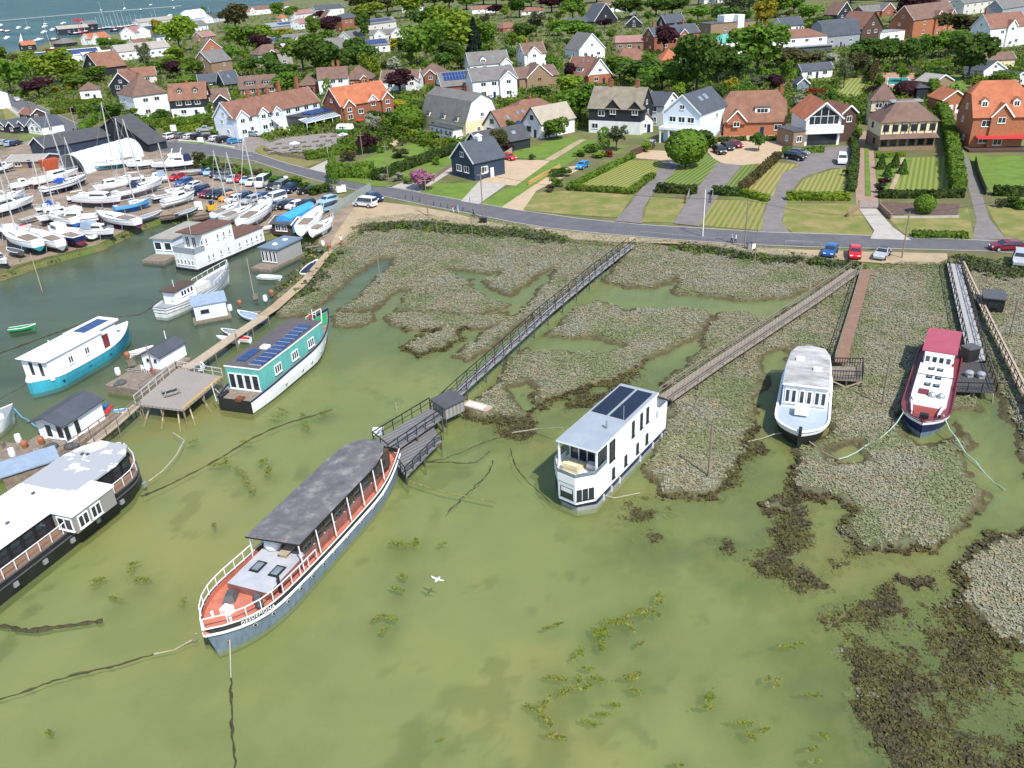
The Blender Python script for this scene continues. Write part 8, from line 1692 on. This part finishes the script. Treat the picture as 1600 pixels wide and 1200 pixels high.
YB = [('motor', (-14, 266), (22, 258), 'white motorboat with navy canopy at the left edge of the yard', dict(cover=DCANVAS, bot=DKB)),
('sail', (65, 299), (138, 279), 'long white yacht with bright blue hood and tall mast, left of yard', dict(cover=CANVAS, bot=DKB, stripe=NAVY, mast=15, lean=.06)),
('motor', (50, 287), (124, 270), 'white motor cruiser with red underside behind long white yacht', dict(bot=RDB)),
('big', (-30, 336), (55, 314), 'large white motor yacht with blue canopy at left edge', dict(bot=DKB, stripe=WHITE)),
('sail', (92, 318), (54, 328), 'yacht under bright blue covers with slim mast', dict(cover=CANVAS, bot=DKB, mast=10, lean=.05)),
('open', (30, 342), (62, 334), 'grey open dinghy beside blue covered yacht', dict(top=GREYM, bot=GREYM)),
('open', (-10, 354), (20, 348), 'red hulled launch on trailer at left edge', dict(top=RED, bot=RED, cover=CANVAS)),
('open', (22, 352), (44, 350), 'small red and white launch beside turquoise bottomed yacht', dict(top=WHITE2, bot=WHITE, cover=CLOTHR)),
('motor', (155, 340), (82, 346), 'large white motor cruiser with dark purple stripe', dict(bot=RDB, stripe=PUR)),
('motor', (125, 327), (58, 346), 'white motor cruiser with navy lower hull behind purple striped cruiser', dict(bot=DKB)),
('motor', (118, 312), (192, 315), 'long white wheelhouse cruiser with purple underside', dict(bot=PUR)),
('sail', (178, 326), (236, 314), 'light blue hulled yacht in the middle of the yard', dict(top=SKYB, bot=BLUE, mast=11, lean=.05)),
('sail', (216, 350), (152, 338), 'white bilge keel yacht with purple underside near the bank', dict(bot=PUR, mast=0)),
('open', (145, 366), (97, 354), 'white half decked speedboat near the bank', dict(bot=WHITE)),
('motor', (128, 360), (180, 364), 'white cruiser with pale blue canopy by the bank', dict(cover=GCANVAS, bot=DKB)),
('fish', (126, 376), (78, 362), 'white topped fishing boat with navy hull by the bank', dict(top=NAVY, bot=RDB)),
('sail', (96, 384), (50, 366), 'white fin keel yacht between fishing boat and turquoise bottomed yacht', dict(bot=GREYM)),
('sail', (62, 388), (8, 368), 'grey decked yacht with worn turquoise underside on the bank', dict(bot=TQB, mast=11, lean=.06, lift=.9)),
('motor', (48, 366), (-8, 362), 'navy hulled motorboat with raked white wheelhouse', dict(top=NAVY, bot=DKB)),
('motor', (-14, 402), (12, 410), 'small white motorboat cut by the left edge on bank', dict(bot=DKB)),
('open', (32, 392), (10, 386), 'dark covered dinghy on the bank at left', dict(top=DGREY, bot=DGREY, cover=DGREY)),
('big', (304, 254), (234, 261), 'large white flybridge motor yacht beside the yard cars', dict(bot=DKB)),
('motor', (240, 254), (196, 259), 'white motor cruiser behind flybridge motor yacht', dict(bot=DKB)),
('sail', (216, 249), (148, 260), 'white yacht with teal underside against the boat tunnel', dict(bot=TQB, mast=14, lean=.06)),
('open', (314, 264), (281, 268), 'grey inflatable boat in front of flybridge motor yacht', dict(top=GREYM, bot=GREYM)),
('motor', (202, 284), (146, 296), 'long white cruiser with wide dark windows', dict(bot=WHITE)),
('sail', (178, 306), (256, 286), 'white yacht with navy hood in the yard centre', dict(cover=DCANVAS, bot=GREYM, mast=14, lean=.06)),
('sail', (238, 309), (290, 296), 'white yacht with cream cabin and navy lower hull', dict(bot=DKB, stripe=NAVY, mast=10, lean=.05)),
('motor', (254, 318), (305, 304), 'white speedboat with outboard and navy stripe', dict(bot=WHITE, stripe=NAVY)),
('open', (208, 342), (252, 328), 'grey covered trailer boat beside the bank', dict(top=GREYM, bot=GREYM, cover=GREYM)),
('open', (275, 334), (310, 322), 'dark grey covered boat right of the speedboat', dict(top=DGREY, bot=DGREY, cover=GREYM)),
('sail', (332, 338), (376, 320), 'pale blue sided yacht behind two deck houseboat', dict(top=WHITE2, bot=SKYB, mast=11, lean=.1)),
('sail', (345, 344), (400, 324), 'pale grey yacht with cockpit frame behind two deck houseboat', dict(top=PALE, bot=PALE, mast=11, lean=.08)),
('sail', (376, 352), (428, 320), 'big white yacht with tall mast above the brown roofed houseboat', dict(bot=WHITE, mast=14, lean=.08, B=3.6)),
('open', (408, 350), (428, 347), 'upturned white dinghy beside the brown shed', dict(bot=WHITE, lift=.1, cover=WHITE)),
('sail', (470, 366), (504, 334), 'white yacht standing on its own legs by the sandy track', dict(bot=WHITE, lift=1.0)),
('sail', (487, 364), (522, 344), 'smaller white yacht right of the legged yacht', dict(bot=WHITE)),
('open', (472, 412), (494, 392), 'white rowing boat with navy cover beside timber houseboat', dict(bot=WHITE, cover=DCANVAS, water=True)),
('open', (400, 416), (438, 418), 'white upturned skiff in front of timber houseboat', dict(bot=WHITE, cover=WHITE, water=True)),
('open', (12, 497), (46, 492), 'bright green rowing boat afloat in the left channel', dict(top=GREEN, bot=GREEN, water=True, group='small boats afloat')),
('open', (229, 526), (199, 534), 'white dinghy afloat beside the turquoise houseboat', dict(bot=WHITE, water=True, group='small boats afloat')),
('open', (278, 555), (314, 558), 'navy and white open launch beside the pale walkway', dict(top=WHITE2, bot=NAVY, water=True, group='small boats afloat')),
('open', (190, 622), (152, 627), 'pale blue open skiff beside the gabled houseboat', dict(top=SKYB, bot=SKYB, water=True, group='small boats afloat')),
('open', (380, 506), (342, 498), 'grey upturned dinghy on mud by the shore path', dict(top=GREYM, bot=GREYM, cover=GREYM, water=True, group='small boats afloat')),
('open', (384, 512), (356, 508), 'red and white dinghy on mud beside white dinghy', dict(top=WHITE2, bot=WHITE, cover=CLOTHR, water=True, group='small boats afloat')),
('open', (362, 513), (341, 510), 'small white dinghy touching the red and white dinghy', dict(bot=WHITE, water=True, group='small boats afloat')),
('open', (405, 482), (368, 470), 'old blue and white boat among jetty clutter', dict(top=WHITE2, bot=SKYB, cover=GCANVAS, water=True, group='small boats afloat')),
('motor', (14, 292), (56, 284), 'white motorboat with low cabin behind the red shelter', dict(bot=DKB)),
('sail', (104, 310), (150, 302), 'slim white yacht between two rows of cruisers', dict(bot=DKB, mast=12, lean=.05)),
('sail', (225, 276), (178, 281), 'white yacht with pale teal underside below the tunnel boats', dict(bot=TQB, mast=13, lean=.06)),
('motor', (262, 276), (226, 281), 'small white cruiser near the red yard car', dict(bot=WHITE, cover=GCANVAS)),
('sail', (-6, 312), (40, 300), 'white yacht with sky blue underside at left', dict(bot=SKYB, mast=13, lean=.06)),
('sail', (118, 348), (70, 334), 'short white yacht tucked behind purple striped cruiser', dict(bot=BLUE, mast=9, lean=.05)),
('open', (0, 762), (36, 744), 'white tender tied behind the black barge', dict(bot=WHITE, water=True, group='small boats afloat'))]
for k, s_, b_, l, kw in YB: yboat(k, s_, b_, l, **kw)
# kayaks and a beached tender
def canoe(sp, bp, z, m, label, B=.75, name='kayak', cat='kayak', up=.3):
    a, b = G(*sp, z), G(*bp, z); d = b-a; L = d.length; n = 12; mb = MB(); ring = []
    for i in range(n+1):
        t = i/n; w = B/2*math.sin(math.pi*t)**.7+.01; x = -L/2+L*t; zc = up*.6*(2*t-1)**4
        ring.append([(x, -w, .16+zc), (x, -w*.6, zc), (x, w*.6, zc), (x, w, .16+zc), (x, w*.6, .3+zc), (x, -w*.6, .3+zc)])
    k = 6; mb.add([p for r in ring for p in r], [(i*k+j, (i+1)*k+j, (i+1)*k+(j+1) % k, i*k+(j+1) % k) for i in range(n) for j in range(k)])
    o = mb.build(name, m, None, (a+b)/2, math.atan2(d.y, d.x), True); return tag(o, label, cat)
canoe((142, 664), (177, 637), 1.0, RED, 'bright red kayak on the rail of the gabled houseboat'); canoe((134, 660), (170, 634), 1.1, BLUE, 'blue kayak beside the red kayak'); canoe((93, 694), (132, 662), .6, REDD, 'maroon rowing hull hung beside gabled houseboat', 1.2, 'rowing_hull', 'boat')
canoe((-16, 800), (20, 784), .5, RED, 'orange red kayak tucked behind the black barge')
P = G(746, 640, .2); o = thing('tender', 'beige square ended tender lying on the marsh edge', 'boat', P, -.6)
MB().prism([(-1.5, -.6), (1.2, -.6), (1.5, -.4), (1.5, .4), (1.2, .6), (-1.5, .6)], 0, .5, 0, 0, [(-1.6, -.7), (1.3, -.7), (1.7, -.45), (1.7, .45), (1.3, .7), (-1.6, .7)]).build('hull', WOODP, o); MB().box(-1.3, 1.0, -.5, .5, .5, .52).build('floor', PALE, o)
# covered blue boat and its kin
P, Q = G(447, 366, LZ), G(492, 340, LZ); d = Q-P; o = thing('tarpaulin_boat', 'boat wrapped in bright sky blue tarpaulin beside brown shed', 'covered boat', (P+Q)/2, math.atan2(d.y, d.x)); L = d.length
MB().prism([(-L/2, -1.7), (L*.3, -1.7), (L*.55, 0), (L*.3, 1.7), (-L/2, 1.7)], .3, 2.9, 0, 0, [(-L/2, -1.5), (L*.3, -1.5), (L*.52, 0), (L*.3, 1.5), (-L/2, 1.5)]).prism([(-L/2, -1.55), (L*.3, -1.55), (L*.52, 0), (L*.3, 1.55), (-L/2, 1.55)], 2.9, 3.4, 0, 0, [(-L/2, -.1), (L*.3, -.1), (L*.4, 0), (L*.3, .1), (-L/2, .1)]).build('tarpaulin', mat('blue_tarpaulin', (.06,.36,.72), (.045,.29,.6), .7, .55, bump=.3, bscale=2), o)
MB().box(-L*.4, L*.3, -.8, .8, .05, .4).build('trailer', BLACK, o)
# yellow digger, timber stacks, clutter
o = thing('yellow_digger', 'small yellow digger beside timber stack in the yard', 'digger', G(332, 331, LZ), .6); MB().box(-.9, .9, -.7, .7, .5, 1.5).build('body', YELLOW, o); MB().box(-.3, .5, -.5, .5, 1.5, 2.3).build('cab', GLASS, o)
for y in (-.7, .5): MB().box(-1.1, 1.1, y, y+.25, 0, .5).build('track', TYRE, o)
MB().bar((.9, 0, 1.4), (1.9, 0, 2.4), .18).bar((1.9, 0, 2.4), (2.6, 0, .9), .15).build('boom', YELLOW, o)
for k, (a, b, rz, l) in enumerate(((318, 341, .4, 'stack of brown timber baulks by white framed board'), (268, 341, .3, 'low pile of old timber on bank near the caravan houseboat'))):
    o = thing('timber_stack', l, 'timber stack', G(a, b, LZ), rz)
    for i in range(5): MB().box(-2, 2, -1+.42*i, -.62+.42*i, 0, .3+.2*(i % 3)).build('baulk', RUST if i % 2 else WOODD, o)
CL = [(0, 700), (20, 712), (40, 700), (60, 712), (82, 700), (100, 716), (30, 690), (66, 694), (90, 690), (110, 700), (205, 570), (185, 585), (200, 560), (215, 580), (190, 600), (345, 478), (360, 485), (375, 478), (390, 490), (340, 486), (470, 470+0), (505, 384), (515, 388), (490, 386), (500, 392), (400, 466), (415, 470), (425, 462)]
CN = [('wooden_crate', 'wooden crate', WOODN), ('plastic_drum', 'pale plastic drum', WHITE), ('plant_pot', 'terracotta plant pot', BRICK3), ('plank_pile', 'grey plank pile', WOODG), ('tarpaulin_bundle', 'dark tarpaulin bundle', DGREY)]
for i, (a, b) in enumerate(CL):
    if (a, b) == (470, 470): continue
    nm, lk, m = CN[i % 5]; zc = .85 if a < 300 else .45 if a < 440 else .7
    p = G(a, b, zc); m_ = MB()
    if i % 5 == 0:
        m_.box(-.45, .45, -.35, .35, 0, .08)
        for k in range(3): m_.box(-.45, .45, -.35, -.31, .1+k*.18, .24+k*.18).box(-.45, .45, .31, .35, .1+k*.18, .24+k*.18).box(-.45, -.41, -.31, .31, .1+k*.18, .24+k*.18).box(.41, .45, -.31, .31, .1+k*.18, .24+k*.18)
        for x in (-.42, .42):
            for y in (-.32, .32): m_.box(x-.04, x+.04, y-.04, y+.04, 0, .64)
    elif i % 5 == 1: m_.tube((0, 0, 0), (0, 0, .3), .3, .34, 10).tube((0, 0, .3), (0, 0, .85), .34, .28, 10).tube((0, 0, .85), (0, 0, .92), .1, .1, 8)
    elif i % 5 == 2: m_.tube((0, 0, 0), (0, 0, .45), .2, .32, 10); m_.ball((0, 0, .6), .35, 0, 8, 5)
    elif i % 5 == 3:
        for k in range(5): m_.bar((-1.3+.1*k, -.3+.15*k, .05+.07*(k % 3)), (1.2+.08*k, -.25+.13*k, .07+.07*(k % 3)), .14, .05)
    else: m_.ball((0, 0, .2), .6, 0, 9, 6, .6); m_.ball((.5, .2, .15), .4, 0, 8, 5, .6)
    o = m_.build(nm, m, None, p, i*.7); tag(o, None, 'clutter', 'clutter on the jetties and banks'); PEND.append((o, lk, p, None))
# lifebuoys
for (a, b, z, l) in ((186, 723, 1.0, 'orange lifebuoy hanging at the jetty by black barge'), (316, 571, 2.2, 'white and pink lifebuoy on rail of timber deck')):
    mb = MB(); q = [(0, .38*math.cos(t*.523), .38*math.sin(t*.523)) for t in range(13)]
    for u, v in zip(q, q[1:]): mb.tube(u, v, .1, n=6)
    if a == 186: a, b = 46, 714
    tag(mb.build('lifebuoy', mat('buoy_orange', (.65,.11,.03), (.55,.09,.03), 1, .6) if 'orange' in l else WHITE2, None, G(a, b, z), .9), l, 'lifebuoy')
# grey lean-to beside black barge
o = thing('lean_to', 'grey flat roofed shelter between jetty and black barge', 'shelter', G(55, 752, 0), .6)
MB().box(-2.6, 2.6, -1.6, 1.6, 2.2, 2.35).build('roof', GCANVAS, o); MB().box(-2.4, 2.4, -1.4, 1.4, .3, 2.2).build('wall', WOODN, o)
o, q = platform('left_jetty', 'cluttered weathered jetty at far left beside the gabled houseboat', [(-60, 720), (0, 690), (125, 700), (110, 722), (-30, 745)], .85, WOODN)
fence_on(o, q, [(3, 4)], .85, .8, WOODN)
# ---------------- ropes, chains ----------------
def rope(s, label, r=.05, m=None, z=None, sag=.0, name='mooring_rope'):
    n = [float(t) for t in s.replace(',', ' ').split()]; P = [G(n[i], n[i+1], n[i+2]) for i in range(0, len(n), 3)]; mb = MB(); ra = r
    if m is WEEDR and len(P) > 2:
        E = [P[0]]+P+[P[-1]]; Q = []
        for i in range(1, len(E)-2):
            for f in (0, .25, .5, .75): Q.append(.5*(2*E[i]+(E[i+1]-E[i-1])*f+(2*E[i-1]-5*E[i]+4*E[i+1]-E[i+2])*f*f+(3*E[i]-E[i-1]-3*E[i+1]+E[i+2])*f**3))
        P = Q+[P[-1]]; r *= .75
    ra = r
    for a, b in zip(P, P[1:]):
        pr = a; k = max(2, int((b-a).length/(.45 if m is WEEDR else 1.2)))
        for i in range(1, k+1):
            f = i/k; q = a.lerp(b, f)-Vector((0, 0, sag*math.sin(math.pi*f))); 
            if m is WEEDR and i < k: q += Vector((rnd.uniform(-.12, .12), rnd.uniform(-.12, .12), 0))
            rb_ = r*(rnd.uniform(.8, 1.2) if m is not WEEDR else rnd.uniform(.35, 1.8)); mb.tube(pr, q, ra, rb_, n=5); ra = rb_; pr = q
    tag(mb.build(name, m or ROPE), label, 'rope')
rope("306,990,1.7 300,1000,.5 240,1022,.03", 'pale mooring rope from the left side of grey barge bow', .05, sag=.3)
rope("240,1022,.03 180,1040,.02 110,1056,.02 40,1080,.02 -40,1105,.02", 'weedy chain trailing left from the grey barge bow', .10, WEEDR, name='mooring_chain')
rope("345,1010,.02 359,1000,1.2", 'short pale rope looped on the grey barge bow', .05); rope("359,1000,1.2 361,1060,.02", 'pale rope dropping straight from grey barge bow', .05)
rope("361,1060,.02 363,1120,.02 366,1200,.02 367,1260,.02", 'weedy chain running to the bottom edge below grey barge', .09, WEEDR, name='mooring_chain')
rope("-20,972,.03 40,985,.03 90,980,.03 160,970,.03", 'thick weedy chain in the water at lower left', .2, WEEDR, name='mooring_chain')
rope("220,775,.3 270,755,.02 340,718,.02 420,672,.02 520,640,.02", 'long dark weedy chain from the black barge bow', .09, WEEDR, name='mooring_chain'); rope("232,752,.02 255,735,.02 275,712,.02 288,688,.02 270,676,.02", 'curved pale weedy rope near black barge bow', .08, ROPE)
rope("640,752,.02 690,768,.02 740,778,.02 775,785,.02", 'yellow weedy rope floating right of the landing stage', .10, mat('weed_rope_pale', (.25,.23,.09), (.14,.13,.04), 3, .9)); rope("660,722,.1 700,715,.02 760,690,.02 800,680,.02", 'dark chain from landing stage towards white houseboat', .06, WEEDR, name='mooring_chain'); rope("668,722,.1 700,722,.02 740,723,.02 765,705,.02", 'dark slack chain below the landing stage', .06, WEEDR, name='mooring_chain')
rope("878,668,2.2 840,670,.8 800,676,.3", 'pale rope from white houseboat to the left', .05); rope("928,770,.8 915,788,.02", 'pale rope at the bow of white houseboat', .05); rope("930,770,.8 960,778,.02 1000,770,.02", 'thin dark rope from the white houseboat bow to right', .04)
rope("1252,664,1.0 1210,678,.5 1150,690,.25", 'pale rope from the pale houseboat stem to left', .05, sag=.3); rope("1256,665,1.0 1265,690,.4 1310,718,.3", 'pale rope from pale houseboat stem to right', .05, sag=.2)
rope("1413,642,1.9 1390,672,.8 1355,695,.4 1308,718,.35", 'green pale rope from left of dutch barge bow', .055, mat('pale_green_rope', (.38,.50,.42), (.3,.4,.33), 3, .9), sag=.3); rope("1474,648,1.9 1495,685,.9 1525,722,.3 1570,765,.2", 'green pale rope from right of dutch barge bow', .055, mat('pale_green_rope', (.38,.50,.42)), sag=.3)
rope("1306,716,.4 1340,735,.35 1362,760,.3", 'rusty anchor chain on the marsh between houseboats', .09, RUST, name='mooring_chain'); rope("1360,1105,.02 1440,1130,.05 1500,1145,.05 1600,1178,.05", 'long weedy chain at the lower right corner', .09, WEEDR, name='mooring_chain')
rope("48,598,.8 20,612,.02 -10,630,.02", 'rope trailing from the turquoise houseboat stern', .05, WEEDR); rope("240,478,1.2 215,492,.02 150,500,.02 60,530,.02 -20,560,.02", 'long weedy chain across the left channel', .10, WEEDR, name='mooring_chain'); rope("22,638,1.6 42,655,1.0 70,668,1.4", 'blue rope from left yacht bow to gabled houseboat', .05, SKYB, sag=.4)
rope("700,800,.02 760,742,.02 770,720,.02", 'dark submerged line left of the white houseboat', .07, WEEDR); rope("860,785,.02 810,735,.02 798,700,.02", 'dark line crossing shallows toward white houseboat', .06, WEEDR)
# ---------------- people and the gull ----------------
def person(px, py, topm, botm, label, z=LZ, step=.18, face=0, bag=None):
    V_ = [(0, 0, .95), (0, 0, 1.15), (0, 0, 1.4), (0, 0, 1.52), (0, 0.02, 1.66), (0, .01, 1.75), (.2, 0, 1.42), (.27, -.04, 1.15), (.26, .1, .9), (-.2, 0, 1.42), (-.27, .04, 1.15), (-.26, .16, .92), (.1, 0, .9), (.11, step*.6, .5), (.11, step, .08), (.11, step+.16, .04), (-.1, 0, .9), (-.11, -step*.3, .5), (-.11, -step, .1), (-.11, -step+.16, .05)]
    E_ = [(0, 1), (1, 2), (2, 3), (3, 4), (4, 5), (2, 6), (6, 7), (7, 8), (2, 9), (9, 10), (10, 11), (0, 12), (12, 13), (13, 14), (14, 15), (0, 16), (16, 17), (17, 18), (18, 19)]
    Rr = [.15, .14, .16, .06, .10, .09, .07, .05, .04, .07, .05, .04, .1, .07, .05, .04, .1, .07, .05, .04]
    me = bpy.data.meshes.new('person'); me.from_pydata(V_, E_, []); o = bpy.data.objects.new('person', me); S.collection.objects.link(o)
    sk = o.modifiers.new('skin', 'SKIN'); o.modifiers.new('sub', 'SUBSURF').levels = 1
    for i, v in enumerate(me.skin_vertices[0].data): v.radius = (Rr[i], Rr[i]*.8); v.use_root = i == 0
    bpy.context.view_layer.update(); ev = o.evaluated_get(bpy.context.evaluated_depsgraph_get()); m2 = bpy.data.meshes.new_from_object(ev); o.modifiers.clear(); o.data = m2; m2.name = 'person'
    m2.materials.clear()
    for m in (topm, botm, SKIN, WOODD): m2.materials.append(m)
    for p in m2.polygons:
        c = p.center; p.material_index = 1 if c.z < .93 and abs(c.x) < .2 else 2 if (c.z > 1.5 or (c.z < 1.0 and abs(c.x) > .2)) else 0
        if c.z > 1.7 or (c.z > 1.6 and c.y < -.02): p.material_index = 3
        if c.z < .1: p.material_index = 3
        p.use_smooth = True
    o.location = G(px, py, z+.02); o.rotation_euler.z = face; tag(o, label, 'person', 'people out walking'); return o
person(708, 332, CLOTHR, CLOTHW, 'walker in red top and pale trousers by the bollards', face=1.4); person(716, 333, SKYB, CLOTHW, 'walker in pale blue top beside walker in red', face=1.4); person(740, 338, CLOTHB, BLACK, 'walker in dark clothes beside marsh post near the bins', face=-1.5)
person(1143, 380, CLOTHW, CLOTHB, 'left one of two walkers in white tops on the verge', face=1.5); person(1149, 381, CLOTHW, DGREY, 'right one of two walkers in white tops on the verge', face=1.5); person(534, 383, CLOTHW, CLOTHR, 'person in white top and red trousers on the shore path', face=.5)
person(518, 304, CLOTHB, CLOTHB, 'person in dark blue standing at the yard entrance, left', face=.3); person(522, 303, GREYM, CLOTHB, 'person in grey standing at the yard entrance, right', face=-.6); person(116, 208, BLACK, BLACK, 'person in black walking on the left road', face=1.2); person(123, 208, BLACK, CLOTHB, 'person in black and navy on the left road', face=1.2)
person(437, 300, CLOTHW, CLOTHW, 'person in white beside the navy off roader', face=1.0)
g = MB(); N_ = 7
for sd in (1, -1):
    for i in range(N_):
        t0, t1 = i/N_, (i+1)/N_; f = lambda t: (sd*(.06+.62*t), .12*math.sin(t*2.2)-.16*t*t, .12*math.sin(t*2.6)); a, b = f(t0), f(t1); c0, c1 = .2*(1-t0**2)+.02, .2*(1-t1**2)+.02
        g.add([(a[0], a[1]+c0/2, a[2]), (b[0], b[1]+c1/2, b[2]), (b[0], b[1]-c1/2, b[2]), (a[0], a[1]-c0/2, a[2]), (a[0], a[1], a[2]+.03), (b[0], b[1], b[2]+.03)], [(0, 1, 5, 4), (4, 5, 2, 3), (3, 2, 1, 0)], 1 if i == N_-1 else 0)
bd = [(-.32, .02), (-.2, .07), (0, .1), (.15, .08), (.22, .06), (.28, .055), (.33, .02)]
for (y0, r0_), (y1, r1_) in zip(bd, bd[1:]): g.tube((0, y0, 0), (0, y1, 0), r0_, r1_, 8)
tag(g.build('gull', [WHITE2, BLACK], None, G(684, 905, 2.5), 2.6, True), 'white gull gliding low over the green water', 'gull')
# ---------------- far shore craft ----------------
SG = 'boats at the far waterfront'
def far_boat(px, py, dx, m, label, mast=0, z=0, dy=-2):
    a, b = G(px-dx/2, py-dy/2, z), G(px+dx/2, py+dy/2, z); d = b-a; L = max(5, min(d.length, 14)); o = thing('moored_boat', label, 'boat', (a+b)/2, math.atan2(d.y, d.x), SG)
    hl = Hull(L, L*.28, 1.1, 1.0, 1.4, 0, .7, 1.9, .08, .5, .35, .5, n=8); hl.shell(MB()).build('hull', m, o); hl.deck(MB(), .1, 0).build('deck', WHITE, o); MB().prism([(-L*.2, -L*.08), (L*.15, -L*.06), (L*.15, L*.06), (-L*.2, L*.08)], .9, 1.9, 0, 0, [(-L*.18, -L*.06), (L*.1, -L*.05), (L*.1, L*.05), (-L*.18, L*.06)]).build('cabin', WHITE2, o)
    if mast: MB().tube((0, 0, 1), (-.3, 0, mast), .12, .08, 5).build('mast', ALU, o)
FB = [(44, 45, 10, 'w', 10), (30, 44, 9, 'w', 0), (71, 39, 10, 'n', 9), (71, 42, 11, 'w', 0), (100, 37, 12, 'w', 0), (83, 47, 8, 'w', 0), (12, 50, 14, 'r', 0), (3, 49, 10, 'r', 0), (2, 40, 5, 'w', 0), (12, 60, 8, 'w', 0), (62, 63, 14, 'w', 0), (70, 51, 10, 'w', 0), (85, 63, 18, 'r', 0), (158, 17, 12, 'n', 14), (195, 14, 10, 'w', 14), (236, 8, 12, 'w', 0), (270, 2, 8, 'n', 0), (272, 14, 8, 'n', 0), (266, 25, 12, 'w', 0), (298, 30, 10, 'n', 7), (220, 16, 8, 'n', 0), (345, 24, 12, 'w', 0)]
for i, (x, y, dx, c, ms) in enumerate(FB):
    m = {'w': WHITE2, 'n': NAVY, 'r': REDD}[c]; far_boat(x, y, dx, m, None, ms); PEND.append((S.objects['moored_boat' if i == 0 else 'moored_boat.%03d' % i], {'w': 'white', 'n': 'dark blue', 'r': 'dark red'}[c]+' boat'+(' with mast' if ms else ''), G(x, y, 0), None))
for i, (x, y, ms) in enumerate(((155, 48, 17), (162, 47, 20), (167, 46, 23), (172, 46, 16), (178, 46, 18), (185, 45, 22), (190, 45, 20), (196, 44, 21), (202, 43, 15), (208, 42, 17), (216, 42, 16), (224, 40, 14), (134, 52, 16), (118, 55, 13), (125, 54, 12), (240, 36, 16), (246, 35, 18), (330, 30, 18), (82, 80, 22), (180, 50, 14))):
    o = thing('beached_yacht', None, 'yacht', G(x, y, LZ), rnd.uniform(-.5, .5), SG); L = rnd.uniform(8, 11); hl = Hull(L, L*.28, 1.9, 1.8, 2.2, .3, .6, 1.9, .08, .5, .35, .5, [(0, .2, 0), (.4, .85, 0), (1, 1, 1)], n=8); hl.shell(MB()).build('hull', [DKB if i % 2 else RDB, WHITE2], o); hl.deck(MB(), .1, 0).build('deck', WHITE, o)
    MB().prism([(-L*.1, -.7), (L*.2, -.5), (L*.2, .5), (-L*.1, .7)], 1.7, 2.3).build('cabin', WHITE2, o); MB().tube((0, 0, 1.7), (-ms*.05, 0, ms*.72), .14, .1, 5).build('mast', ALU, o); PEND.append((o, 'white beached yacht with mast', G(x, y, LZ), None))
pt = [G(a, b, .3) for a, b in ((-30, 35), (60, 27), (140, 20), (220, 14), (283, 9))]; mb = MB(); mb.path(pt, 2.6, .6); tag(mb.build('pontoon', CONC), 'long pale floating pontoon across the far water', 'pontoon'); LM.append((pt[2], 'long floating pontoon'))
mb = MB(); a0 = G(128, 56, LZ); tag(MB().tube((-1.5, 0, 0), (-.5, 0, 12), .2, .15, 5).tube((1.5, 0, 0), (.5, 0, 12), .2, .15, 5).box(-4, 4, -1, 1, 12, 13.5).build('boat_hoist', RED, None, a0), 'red topped boat hoist between the black boathouses', 'hoist')
o = thing('sailing_dinghy', 'small dinghy under white sail near the orange roofed hut', 'dinghy', G(36, 68, 0), .4); hl = Hull(5, 1.6, .6, .55, .7, 0, .7, 1.9, n=8); hl.shell(MB()).build('hull', WHITE2, o); MB().tube((.5, 0, .5), (.5, 0, 8), .06).build('mast', ALU, o); MB().add([(.4, .02, .9), (-2.6, .15, .9), (.4, .02, 8), (.4, -.02, .9), (-2.6, .11, .9), (.4, -.02, 8)], [(0, 1, 2), (5, 4, 3), (0, 2, 5, 3), (1, 4, 5, 2)]).build('sail', CLOTHW, o)
# ---------------- labels for the repeated things ----------------
from collections import defaultdict
SIMPLE = [s for _, s in LM]
grp = defaultdict(list)
for o, look, p, label in PEND:
    if label: tag(o, label, None); continue
    rel, nm = relate(p); grp['%s %s the %s' % (look, rel, nm)].append((PX(p), o, look, rel, nm))
NW = {2: 'two', 3: 'three', 4: 'four', 5: 'five', 6: 'six', 7: 'seven', 8: 'eight', 9: 'nine', 10: 'ten'}
for l, it in grp.items():
    if len(it) == 1: tag(it[0][1], l, None); continue
    it.sort(key=lambda t: t[0][0]); n = len(it)
    for i, t in enumerate(it):
        pos = 'leftmost' if i == 0 else 'rightmost' if i == n-1 else 'middle' if n == 3 else ORD[i]+' from left'
        tag(t[1], '%s %s the %s, %s%s' % (t[2], t[3], t[4], pos, '' if 'from' in pos or len((t[2]+t[4]).split()) > 9 else ' of '+NW[n]), None)
for l, os_ in USED.items():
    if len(os_) > 1: print('DUP', l, len(os_))
long_ = [l for l in USED if len(l.split()) > 16 or len(l.split()) < 4]
print('LONG', long_[:10], len(long_))
for o in S.objects:
    for k in ('e', 'w', 'd'):
        if k in o.keys(): del o[k]
